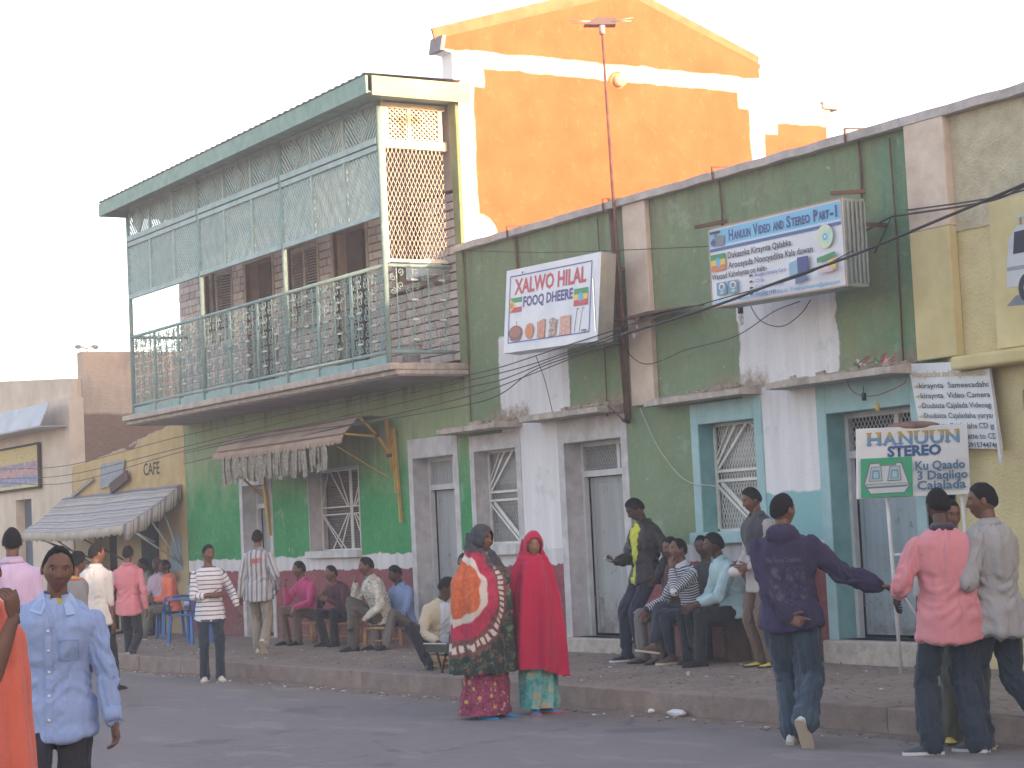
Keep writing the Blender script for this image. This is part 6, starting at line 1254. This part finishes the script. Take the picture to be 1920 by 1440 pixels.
# ---------------- 9 striped shirt, khaki trousers, back view
p = at(490, 1226, z=.2); P = person('man seen from behind in a vertically striped shirt and khaki trousers', (p.x,p.y,.2), 8, 1.60, skin=1, head=(-6,0,0), legs={-1: dict(f=(-.07,.12,.08)), 1: dict(f=(.12,-.28,.17), pitch=58)}, arms={-1: dict(h=(-.10,.0,-.54), pole=(-.4,-1,0), palm=(1,0,0), curl=.5), 1: dict(h=(.06,.10,-.45), pole=(.5,-1,0))}, top=dict(mats=[st_back], collar=True, hem=-.15, ease=.026, arm=.066, wide=1.05), bottom=dict(mats=[khaki], r=(.095,.072,.070)), shoes=SH_W, seed=12)
pb_ = front_of(P, 0, 1.30, True)
if pb_: text('JB27', (-.075*P['s'], pb_.y-.012, 1.27*P['s']), (1,0,.08), (0,0,1), .055, .16, red_p, P['root'], 'back_lettering', .03)
# ---------------- 10-13 group seated by the house wall
def seated(label, px, py, zf, phi, seat, pose=None, **kw):
    p = at(px, py, Y=zf) if zf else at(px, py, z=.2); a = dict(pelvis=(0,0,seat+.10), seated=True, legs=sit_legs()); a.update(kw); return person(label, (p.x, p.y, .2), phi, **a)
TOPS = lambda m, **k: dict(dict(mats=[m], collar=True, hem=-.06, ease=.02), **k)
seated('man in a magenta shirt sitting with hand to chin, leftmost by the house wall', 588, 1178, 12.62, -130, .34, h=1.66, skin=1, lean=22, head=(22,2,0), arms={1: dict(h=(-.06,.27,-.02), pole=(.3,.2,-1), dir=(-.2,.3,.9), palm=(0,-1,0), curl=1.0), -1: dict(h=(-.08,.36,-.30), pole=(-.6,-.2,-1), dir=(0,.5,-.8), palm=(0,-.5,-1), curl=.5)}, top=TOPS(magenta), bottom=dict(mats=[brownt]), shoes=SH_B, seed=13, legs=sit_legs(fy=.36, sp=.16))
seated('young man in a dark maroon top leaning forward between magenta and white shirts', 650, 1180, 12.62, -140, .34, h=1.6, skin=1, lean=30, head=(20,-2,8), arms={1: dict(h=(-.05,.26,-.12), pole=(.5,.2,-1), curl=.9), -1: dict(h=(.08,.28,-.15), pole=(-.6,.2,-1), curl=.9)}, top=TOPS(maroon_c, collar=False), bottom=dict(mats=[blackt]), shoes=SH_B, seed=14, legs=sit_legs(fy=.34, sp=.12))
seated('man in a white scribble-patterned shirt sitting with one foot across his knee', 716, 1180, 12.35, -112, .30, h=1.74, skin=1, lean=16, head=(6,6,0), arms={1: dict(h=(.0,.18,.02), pole=(.4,.3,-1), dir=(-.2,.2,.9), palm=(0,-1,0), curl=1.0), -1: dict(h=(-.02,.20,-.42), pole=(-.6,-.6,-.5), curl=.5)}, top=TOPS(patt, ease=.03, arm=.066), bottom=dict(mats=[olive], r=(.096,.072,.068)), shoes=SH_B, seed=15,
    legs={-1: dict(f=(-.10,.42,.08), pole=(-.2,.5,1)), 1: dict(f=(-.06,.40,.34), pole=(.7,.3,.8), yaw=60)})
stool(at(718,1200,Y=12.35).x, 12.35, .2, 'low orange wooden stool with woven seat under the man in the patterned shirt', .28, .36, .5)
seated('man in a mid-blue shirt sitting low against the wall with arms folded', 760, 1180, 12.68, -140, .22, h=1.66, skin=2, lean=10, head=(24,16,0), arms={1: dict(h=(-.24,.16,-.30), pole=(.8,.2,-.6), dir=(-1,.2,.1), palm=(0,-1,.2)), -1: dict(h=(.22,.18,-.28), pole=(-.8,.2,-.6), dir=(1,.2,.1), palm=(0,-1,.2))}, top=TOPS(midblue, ease=.024), bottom=dict(mats=[greyt]), shoes=SH_B, seed=16, legs=sit_legs(fy=.5))
stool(at(588,1190,Y=12.62).x, 12.62, .2, 'low wooden stool under the man in the magenta shirt', .30, .34, .2); stool(at(650,1190,Y=12.62).x, 12.62, .2, 'low wooden stool under the young man in the maroon top', .30, .34, .9)
# ---------------- 14-15 men behind the tie-dye woman
def mf_open(w0, w1, z0, z1):
    def f(c, sid, al): hw = np.interp(c[:,2], [z0,z1], [w0,w1]); return ((np.abs(c[:,0]) < hw)&(c[:,1] > .045)&(sid == 0)).astype(int)
    return f
p14 = seated('man in a beige jacket sitting low near the kerb, looking right', 828, 1225, 10.85, 160, .16, h=1.64, skin=2, lean=20, head=(-50,18,0), arms={1: dict(h=(.02,.30,-.34), pole=(.6,-.2,-1), dir=(-.4,.6,-.4), palm=(0,0,-1), curl=.5), -1: dict(h=(.10,.30,-.30), pole=(-.6,-.2,-1))}, top=TOPS(beigej, mats=[beigej, cloth('pale_blue_inner',(.45,.52,.60))], matfn=mf_open(.05,.07,.2,.8), ease=.03, arm=.066), bottom=dict(mats=[blackt]), shoes=SH_B, seed=17, legs={1: dict(f=(.26,.30,.10), pole=(.9,.3,1)), -1: dict(f=(-.10,.36,.06), pole=(-.3,.5,1))}, hair='full')
seated('man in a cream jacket sitting in the grey doorway behind the tie-dye shawl', 872, 1170, 12.9, 168, .34, h=1.66, skin=1, lean=10, head=(10,6,0), arms={1: dict(h=(-.10,.22,-.26), pole=(.8,-.2,-.8)), -1: dict(h=(.10,.24,-.3), pole=(-.8,-.2,-.8))}, top=TOPS(beigej, mats=[cloth('cream_jacket',(.55,.52,.45),(.64,.60,.53)), charcoal], matfn=mf_open(.02,.05,.5,1.0), ease=.028), bottom=dict(mats=[blackt]), shoes=SH_B, seed=18)
stool(at(830,1230,Y=10.85).x, 10.85, .2, 'very low stool under the man in the beige jacket', .13, .30, .1); stool(at(872,1180,Y=12.9).x, 12.9, .2, 'low stool in the doorway under the man in the cream jacket', .32, .32, .1)
pt = at(862, 1278, z=.1); tb = thing('folding_stand', (pt.x, pt.y-.12, 0), 'small black folding stand with thin legs at the kerb beside the tie-dye woman', 'stand'); tb.location.y = pt.y-.2; BASE[tb.name] = Vector(tb.location)
bx, by = pt.x, pt.y-.2
for a, b in ((-.12,.10),(.10,-.10)): MB().bar((bx+a,by,.0),(bx+b,by,.42),.02,.02).build('leg', mat('dark_steel',(.04,.04,.045),rough=.5,bump=0), tb)
MB().box(bx-.16,bx+.34,by-.10,by+.16,.42,.50).build('tray', blk, tb); MB().bar((bx-.17,by-.11,.505),(bx+.3,by-.11,.515),.01,.01).build('tray_rim', frame_light, tb)
# ---------------- 16 woman in the tie-dye shawl
def tiedye():
    n = N('tie_dye_shawl'); x, y, z = n.xyz(); wv = n.M('ADD', n.M('MULTIPLY', n.M('SUBTRACT', n.noise(7,3), .5), .05), n.M('MULTIPLY', n.M('SUBTRACT', n.noise(2.6,2), .5), .16))
    # rings spread from a point at her right flank; arc distance in the cloth's own upright plane
    cx_, cz_ = TD
    dx = n.M('SUBTRACT', x, cx_); dz = n.M('SUBTRACT', z, cz_); r = n.M('ADD', n.M('SQRT', n.M('ADD', n.M('MULTIPLY', dx, dx), n.M('MULTIPLY', n.M('MULTIPLY', dz, dz), .64))), wv); an_ = n.M('ARCTAN2', dz, dx)
    f = n.noise(26, 3, .7); orange = n.mix(n.mr(f,.35,.65), (.44,.075,.025), (.58,.15,.045)); red = n.mix(n.mr(f,.35,.65), (.34,.018,.05), (.48,.03,.085)); brown = n.mix(n.mr(f,.35,.65), (.10,.03,.035), (.20,.08,.08)); flor = n.mix(n.mr(n.noise(16,3,.7),.5,.62), (.018,.03,.025), (.12,.17,.10)); flor = n.mix(n.mr(n.noise(12,2,.6,n.vec(scale=(1.1,1,1))),.62,.68), flor, (.40,.04,.09))
    wht = (.60,.54,.47); tooth = n.M('GREATER_THAN', n.M('SINE', n.M('ADD', n.M('MULTIPLY', an_, 62), n.M('MULTIPLY', f, 3))), -.35)
    def band(a, b): return n.M('MULTIPLY', n.mr(r, a-.008, a+.004), n.mr(r, b+.008, b-.004))
    c = n.mix(n.mr(r, .27, .28), orange, red); c = n.mix(band(.252,.292), c, wht); c = n.mix(n.mr(r, .375, .39), c, brown); c = n.mix(n.M('MULTIPLY', band(.42,.465), tooth), c, wht); c = n.mix(n.mr(r, .49, .51), c, flor)
    c = n.mix(n.M('MAXIMUM', n.mr(z, 1.42, 1.46), n.M('MULTIPLY', n.mr(z, 1.28, 1.34), n.mr(x, .03, -.03))), c, n.mix(n.mr(f,.4,.6), (.02,.03,.04), (.06,.06,.07)))
    n.col(c); n.rough(.85); n.bump(n.M('ADD', n.noise(14,4,.6), n.M('MULTIPLY', f, .3)), .45, .02); return n.m
TD = (.36,1.17)
p = at(915, 1346, z=0); P16 = person('woman in a tie-dyed orange, red and dark green shawl over a maroon flowered skirt', (p.x,p.y,0), 152, 1.68, skin=1, head=(-28,2,0), hair=None, female=True, build=.85, seed=20, legs={1: dict(f=(.06,.05,.07), yaw=10, pole=(0,.2,1)), -1: dict(f=(-.12,.03,.07), yaw=30, pole=(0,.2,1))}, show_legs=False, shoes=dict(m=blu_shoe, sole=blu_shoe, name='slipper', kind='sandal'), arms={1: dict(h=(-.06,.02,-.53)), -1: dict(h=(.06,.02,-.53))})
tdm = tiedye(); hood(P16, tdm, 'headscarf', .016)
robe_mesh(P16, [(1.68,.026,-.048,.084,.066),(1.59,.022,-.038,.100,.080),(1.535,.016,-.022,.118,.094),(1.49,.006,.0,.142,.112),(1.42,0,.0,.18,.142),(1.34,0,0,.222,.17),(1.24,.02,.03,.27,.20),(1.02,.03,.05,.285,.225),(.80,.03,.03,.285,.22),(.60,.03,.02,.295,.225),(.41,.03,.02,.29,.225)], tdm, 'shawl', .028, 8, 1.0)
def skirt_fn():
    n = N('maroon_flowered_skirt'); f = n.noise(24, 3, .7); c = n.mix(n.mr(f,.4,.6), (.15,.02,.05), (.30,.05,.11)); c = n.mix(n.mr(n.voro(13),.30,.22), c, (.50,.34,.08)); c = n.mix(n.mr(n.noise(34,2),.62,.68), c, (.50,.30,.32)); n.col(c); n.rough(.9); n.bump(f,.3,.02); return n.m
robe_mesh(P16, [(.75,0,0,.18,.16),(.55,0,0,.20,.18),(.30,0,0,.205,.18),(.12,.02,0,.22,.195),(.035,.03,0,.235,.21)], skirt_fn(), 'skirt', .018, 9, 2.2)
# ---------------- 17 woman in red
p = at(1012, 1338, z=0); P17 = person('woman in a long crimson head-to-knee veil over a turquoise skirt', (p.x,p.y,0), 158, 1.60, skin=3, head=(12,2,-3), hair=None, female=True, build=.85, seed=21, legs={1: dict(f=(.07,.04,.07)), -1: dict(f=(-.07,.0,.08), yaw=30)}, show_legs=False, shoes=dict(m=blu_shoe, sole=red_p, name='slipper', kind='sandal'), arms={1: dict(h=(-.06,.02,-.53)), -1: dict(h=(.06,.02,-.53))})
crimson = cloth('crimson_veil_cloth', (.44,.012,.055), (.56,.022,.085), bs=6, bump=.4); hood(P17, crimson, 'headscarf', .018)
robe_mesh(P17, [(1.68,-.008,-.050,.086,.068),(1.59,-.006,-.040,.104,.082),(1.535,-.004,-.022,.122,.096),(1.49,0,.004,.146,.118),(1.42,0,.01,.178,.150),(1.32,0,.01,.208,.175),(1.15,0,.02,.24,.20),(.90,0,.02,.265,.225),(.65,0,.01,.28,.24),(.44,-.01,.0,.285,.245)], crimson, 'veil', .030, 7, 3.3, hemfn=lambda th: -.10*max(0,math.cos(th-2.9)))
def skirt2():
    n = N('turquoise_patterned_skirt'); f = n.noise(9, 3, .7); c = n.mix(n.mr(f,.42,.5), (.05,.26,.26), (.16,.38,.34)); c = n.mix(n.mr(f,.56,.6), c, (.40,.34,.22)); n.col(c); n.rough(.9); n.bump(n.noise(20,3),.3,.02); return n.m
robe_mesh(P17, [(.70,0,0,.17,.15),(.45,0,0,.175,.155),(.22,.0,0,.18,.16),(.06,.01,0,.185,.165)], skirt2(), 'skirt', .018, 8, 4.1)
# ---------------- 18 man leaning on the wall with a phone
p = at(1212, 1238, z=.2); P18 = person('man in a black leather jacket leaning on the wall looking at a phone', (p.x,p.y,.2), -120, 1.76, skin=2, pelvis=(0,-.05,.90), lean=-3, head=(8,32,0), neckfwd=.05, hair='full', seed=22, arms={1: dict(h=(-.12,.34,-.30), pole=(.6,-.5,-1), dir=(-.2,.9,.2), palm=(0,.2,1), curl=.8), -1: dict(h=(-.12,.06,-.45), pole=(-.6,-1,0), palm=(.9,.2,0), curl=.6)},
    legs={1: dict(f=(.08,.18,.08)), -1: dict(f=(-.02,.06,.08), yaw=20)}, top=dict(mats=[leather, lime], matfn=mf_open(.03,.095,1.0,1.42), hem=-.06, ease=.034, arm=.068, collar=True, name='jacket', amp=.014), bottom=dict(mats=[cloth('navy_trousers',(.022,.026,.045),(.035,.042,.065))], r=(.09,.07,.062)), shoes=dict(m=blk, sole=whsole))
w_ = P18['A'][1][2]; MB().obox(tuple(w_+Vector((-.02,.12,.03))), (.025,0,0),(0,.045,.015),(0,-.002,.006)).build('phone', mat('grey_phone',(.35,.35,.37),rough=.3,bump=0), P18['root'])
MB().tube([P18['pc']+P18['V'](.0,.0,-.035), P18['pc']+P18['V'](.0,.0,-.10)], .165, 20).build('shirt_hem', lime, P18['root'], True)
# ---------------- 19-22 men on the bench by the turquoise window
bench = thing('bench', (-17.0,12.75,.2), 'low dark wooden bench under the four men by the turquoise window', 'bench')
MB().box(-17.75,-16.35,12.62,12.95,.55,.60).build('seat', mat('dark_bench_wood',(.10,.07,.05),(.15,.10,.075),6), bench)
for x_ in (-17.7,-17.05,-16.42): MB().box(x_,x_+.05,12.64,12.93,.2,.55).build('leg', MATS['dark_bench_wood'], bench)
seated('man in a brown sweater and grey trousers, mostly hidden, leftmost on the bench', 1278, 1160, 12.66, -125, .40, h=1.72, skin=1, lean=6, head=(0,8,0), top=TOPS(brownsw, collar=False), bottom=dict(mats=[greyt], r=(.09,.07,.068)), shoes=dict(m=brn, sole=blks), seed=23, hair='short', legs=sit_legs(fy=.42, sp=.14))
seated('man in a navy and white striped sweater with hand to mouth and crossed legs', 1306, 1160, 12.62, -112, .40, h=1.72, skin=1, lean=18, head=(-2,-4,0), arms={-1: dict(h=(.06,.20,.06), pole=(-.3,.5,-1), dir=(.1,.1,.9), palm=(.3,-1,0), curl=.9), 1: dict(h=(.10,.34,-.36), pole=(.5,-.4,-1), dir=(0,.3,-.9), palm=(-1,0,0), curl=.4)}, top=TOPS(st_navy, ease=.024), bottom=dict(mats=[jeans_d], r=(.086,.062,.055), len=.86), shoes=SH_BR, seed=24, hair='buzz',
    legs={1: dict(f=(-.10,.56,.20), pole=(.1,.5,1), pitch=-10, yaw=0), -1: dict(f=(-.10,.36,.08), pole=(-.1,.6,1))})
seated('man in a dark top squeezed between the striped and aqua shirts', 1336, 1158, 12.7, -148, .42, h=1.70, skin=2, lean=8, head=(-4,6,10), top=TOPS(charcoal, collar=False), bottom=dict(mats=[blackt]), shoes=SH_B, seed=25, legs=sit_legs(fy=.40, sp=.09), hair='short')
seated('man in a pale aqua shirt and black trousers with clasped hands, rightmost on the bench', 1382, 1160, 12.62, -102, .42, h=1.76, skin=2, lean=20, head=(2,4,0), arms={1: dict(h=(-.10,.30,-.34), pole=(.6,-.4,-1), dir=(-.2,.8,-.4), palm=(-1,0,-.3), curl=.7), -1: dict(h=(.10,.34,-.34), pole=(-.6,-.4,-1), dir=(.2,.8,-.4), palm=(1,0,-.3), curl=.7)}, top=TOPS(palebl, ease=.03, arm=.068, sleeve=.82, hem=-.05), bottom=dict(mats=[blackt], r=(.084,.068,.062)), shoes=dict(m=blk, sole=blks), seed=26, hair='full', legs={1: dict(f=(.16,.36,.08), pole=(.3,.6,1)), -1: dict(f=(-.14,.44,.08), pole=(-.2,.6,1))})
pb2 = at(1408,1185,z=.62); bs = thing('plank_stack', (pb2.x,13.0,.2), 'stack of pale wooden slats behind the aqua-shirted man', 'wood stack')
for k in range(7): MB().box(-16.30,-15.55,12.86,13.02,.70+k*.065,.75+k*.065).build('slat', mat('pale_slat_wood',(.42,.30,.17),(.52,.38,.23),9), bs)
for x_ in (-16.28,-15.6): MB().box(x_,x_+.05,12.87,13.01,.2,.70).build('leg', MATS['dark_bench_wood'], bs)
# ---------------- 23 man with the dark vest holding a bundle
def mf_vest(c, sid, al): return ((sid >= 1)|(al > .36)).astype(int)
p = at(1440, 1250, z=.2); P = person('man in a black vest over a pale shirt holding a white bundle', (p.x,p.y,.2), -118, 1.74, skin=1, lean=3, head=(4,16,0), hair='full', seed=27, arms={1: dict(h=(-.06,.20,-.40), pole=(.5,-.8,-.6), dir=(-.2,.9,0), palm=(-1,0,0), curl=.6), -1: dict(h=(.08,.20,-.40), pole=(-.5,-.8,-.6), dir=(.2,.9,0), palm=(1,0,0), curl=.6)}, top=dict(mats=[charcoal, cloth('pale_grey_shirt',(.42,.39,.38),(.50,.47,.45))], matfn=mf_vest, hem=-.16, ease=.028, arm=.062, name='shirt_and_vest', collar=True), bottom=dict(mats=[brownt]), shoes=dict(m=ylw, sole=blks, kind='sandal', name='flip_flop'))
w_ = (P['A'][1][2]+P['A'][-1][2])/2; pw_ = P['root'].matrix_basis @ (w_+Vector((0,.09,-.03)))
MB().ell(tuple(pw_), .075,.07,.055,12,8).build('white_bundle', mat('bundle_white',(.55,.52,.50),bs=30,bump=.6), None, True, origin=tuple(pw_), label='crumpled white bundle held by the man in the black vest', cat='bundle')
# ---------------- 24 hooded man pointing
def hoodie_print():
    n = N('navy_hoodie_printed'); x, y, z = n.xyz(); f = n.noise(6, 3); base = n.mix(n.mr(f,.3,.7), (.026,.020,.052), (.045,.034,.082)); g = n.noise(17, 4, .75)
    m = n.M('MULTIPLY', n.M('MULTIPLY', n.mr(n.M('ABSOLUTE', n.M('ADD', x, -.02)), .15, .11), n.M('MULTIPLY', n.mr(z, .98, 1.03), n.mr(z, 1.27, 1.24))), n.M('MULTIPLY', n.mr(y, .0, -.03), n.mr(g, .50, .60))); n.col(n.mix(n.M('MULTIPLY', m, .6), base, (.13,.13,.16))); n.rough(.95); n.bump(n.noise(8,4), .4, .02); return n.m
p = at(1495, 1396, z=0); P24 = person('man in a navy hooded sweatshirt and baggy jeans with his right arm held out', (p.x,p.y,0), 14, 1.80, skin=1, lean=2, side=-2, head=(38,-2,0), hair='short', voxel=.010, seed=28, build=1.08,
    arms={1: dict(h=(.44,.08,-.30), pole=(.0,-.3,-1), dir=(.95,.1,-.1), palm=(0,0,-1), curl=.25), -1: dict(h=(.20,-.16,-.48), pole=(-1,-.3,0), dir=(.85,-.1,-.25), palm=(0,-1,.2), curls=[.1,.9,1.0,1.0], curl=.6)},
    legs={-1: dict(f=(-.03,.06,.08), yaw=-15), 1: dict(f=(.10,-.26,.17), pitch=62, yaw=-25)}, top=dict(mats=[hoodie_print()], hem=-.10, ease=.036, arm=.075, hood=True, name='hooded_sweatshirt', amp=.016, wide=.98), bottom=dict(mats=[jeans_m], r=(.108,.090,.088), len=.95, amp=.019), shoes=SH_W)
pb_ = front_of(P24, 0, 1.30, True)
if pb_: text('Tha Sunny Creation', (-.13*P24['s'], pb_.y-.016, 1.262*P24['s']), (1,0,0), (0,0,1), .034, .25, bmat('faded_print',(.12,.12,.15)), P24['root'], 'back_lettering', .0)
# ---------------- 25 pink shirt, back view
p = at(1795, 1412, z=0); P25 = person('man seen from behind in a salmon pink shirt with rolled sleeves and dark jeans', (p.x,p.y,0), -10, 1.78, skin=2, lean=2, head=(0,10,0), hair='short', voxel=.010, seed=29, build=1.12, arms={-1: dict(h=(-.08,.22,-.38), pole=(-.55,-.8,-.3), dir=(.3,.8,-.3), palm=(1,0,0)), 1: dict(h=(-.02,.20,-.36), pole=(.5,-.8,-.3), dir=(-.2,.9,0), palm=(-1,0,0))},
    legs={-1: dict(f=(-.16,.02,.08), yaw=70), 1: dict(f=(.14,-.02,.08), yaw=35)}, top=dict(mats=[pink_shirt], hem=-.17, ease=.030, arm=.070, sleeve=.68, collar=True, collarmat=cloth('dark_collar',(.04,.035,.045)), amp=.013, wide=1.0), bottom=dict(mats=[jeans_d], r=(.105,.084,.082), amp=.015), shoes=SH_G)
# ---------------- 26 man behind the pink shirt
p = at(1752, 1398, z=0); P26 = person('man in a pale grey tee mostly hidden behind the pink shirt, watch on wrist', (p.x,p.y+.25,0), 172, 1.70, skin=1, head=(-10,6,0), hair='short', seed=30, arms={1: dict(h=(.08,.0,-.54), pole=(.4,-1,0), palm=(-1,0,0)), -1: dict(h=(-.05,.05,-.50))}, legs={1: dict(f=(.10,.0,.08)), -1: dict(f=(-.12,.05,.08))}, top=dict(mats=[cloth('pale_grey_tee',(.45,.44,.40),(.52,.50,.46))], hem=-.12, sleeve=.45, ease=.022), bottom=dict(mats=[sagegrey], r=(.092,.074,.07)), shoes=dict(m=ylw, sole=blks, kind='sandal', name='flip_flop'))
w_ = P26['A'][1][2]; e_ = P26['A'][1][1]; d_ = (w_-e_).normalized(); MB().tube([w_-d_*.02, w_-d_*.002], .032, 12).build('wrist_watch', mat('steel_watch',(.5,.5,.5),rough=.3,metal=.6,bump=0), P26['root'], True)
# ---------------- 27 grey shirt at the right edge
p = at(1888, 1404, z=0); person('man in a loose grey shirt in profile at the right edge, striding left', (p.x,p.y,0), -48, 1.80, skin=1, lean=3, head=(-34,4,0), hair='short', voxel=.010, seed=31, build=1.1, arms={-1: dict(h=(-.02,.26,-.34), pole=(-.7,-.7,-.5), dir=(.4,.8,0), palm=(1,0,0)), 1: dict(h=(-.10,.20,-.40), pole=(.8,-.8,-.3), dir=(-.8,.5,0), palm=(0,-1,0))},
    legs={-1: dict(f=(-.08,.12,.08)), 1: dict(f=(.12,-.28,.15), pitch=52)}, top=dict(mats=[grey_sh], hem=-.16, ease=.034, arm=.072, sleeve=.9, collar=True, amp=.015, wide=1.0), bottom=dict(mats=[jeans_d], r=(.105,.084,.078), amp=.016), shoes=dict(m=gry_shoe, sole=tan_s))
# ---------------- 28-30 cafe sitters
c1 = at(326,1196,z=.2); c2 = at(352,1205,z=.2); 
hb_ = lambda phi: math.atan2(-(FH*math.cos(math.radians(phi))+RH*math.sin(math.radians(phi))).x, (FH*math.cos(math.radians(phi))+RH*math.sin(math.radians(phi))).y)
plastic_chair(c1.x, c1.y, .2, hb_(-112), 'blue plastic chair under the youth in the orange shirt'); plastic_chair(c2.x+.35, c2.y-.1, .2, hb_(-60), 'empty blue plastic chair beside the youth in orange, behind the striped jersey')
c3 = at(284,1190,z=.2); plastic_chair(c3.x, c3.y+.2, .2, hb_(-150), 'blue plastic chair under the man in the lilac striped shirt')
person('youth in an orange shirt sitting in the blue plastic chair outside the cafe', (c1.x,c1.y,.2), -112, 1.62, skin=2, pelvis=(0,0,.53), seated=True, lean=8, head=(4,8,0), legs=sit_legs(fy=.52, sp=.12), arms={1: dict(h=(-.04,.28,-.30), pole=(.6,-.4,-1)), -1: dict(h=(.02,.28,-.30), pole=(-.6,-.4,-1))}, top=TOPS(orange_c), bottom=dict(mats=[sagegrey], r=(.09,.07,.064)), shoes=dict(m=brn, sole=whsole), seed=32)
person('man in a lilac striped shirt with one hand to his head outside the cafe', (c3.x,c3.y+.2,.2), -155, 1.66, skin=2, pelvis=(0,0,.53), seated=True, lean=6, head=(10,8,0), legs=sit_legs(fy=.45), arms={-1: dict(h=(-.02,.12,.14), pole=(-1,.4,-.4), dir=(.2,-.1,.9), palm=(1,0,0)), 1: dict(h=(-.04,.28,-.34), pole=(.6,-.4,-1))}, top=TOPS(stripes_v('lilac_striped_cloth', (.60,.48,.60), (.42,.30,.42), .03, .4)), bottom=dict(mats=[blackt]), shoes=SH_B, seed=33, hair='cap')if False else person('man in a lilac striped shirt with one hand to his head outside the cafe', (c3.x,c3.y+.2,.2), -155, 1.66, skin=2, pelvis=(0,0,.53), seated=True, lean=6, head=(10,8,0), legs=sit_legs(fy=.45), arms={-1: dict(h=(-.02,.12,.14), pole=(-1,.4,-.4), dir=(.2,-.1,.9), palm=(1,0,0)), 1: dict(h=(-.04,.28,-.34), pole=(.6,-.4,-1))}, top=TOPS(stripes_v('lilac_striped_cloth', (.60,.48,.60), (.42,.30,.42), .03, .4), capmat=cloth('plum_cap',(.12,.03,.07))), bottom=dict(mats=[blackt]), shoes=SH_B, seed=33, hair='cap')
c4 = at(258,1186,z=.2); stool(c4.x, c4.y+.2, .2, 'stool under the man in the grey shirt at the cafe wall', .4, .34, .2)
person('man in a grey shirt sitting furthest left by the cafe wall', (c4.x,c4.y+.2,.2), -140, 1.66, skin=2, pelvis=(0,0,.52), seated=True, lean=4, head=(30,8,0), legs=sit_legs(fy=.45), arms={-1: dict(h=(-.02,.26,-.34), pole=(-.6,-.4,-1)), 1: dict(h=(-.04,.28,-.34), pole=(.6,-.4,-1))}, top=TOPS(grey_sh), bottom=dict(mats=[jeans_d]), shoes=SH_B, seed=34)
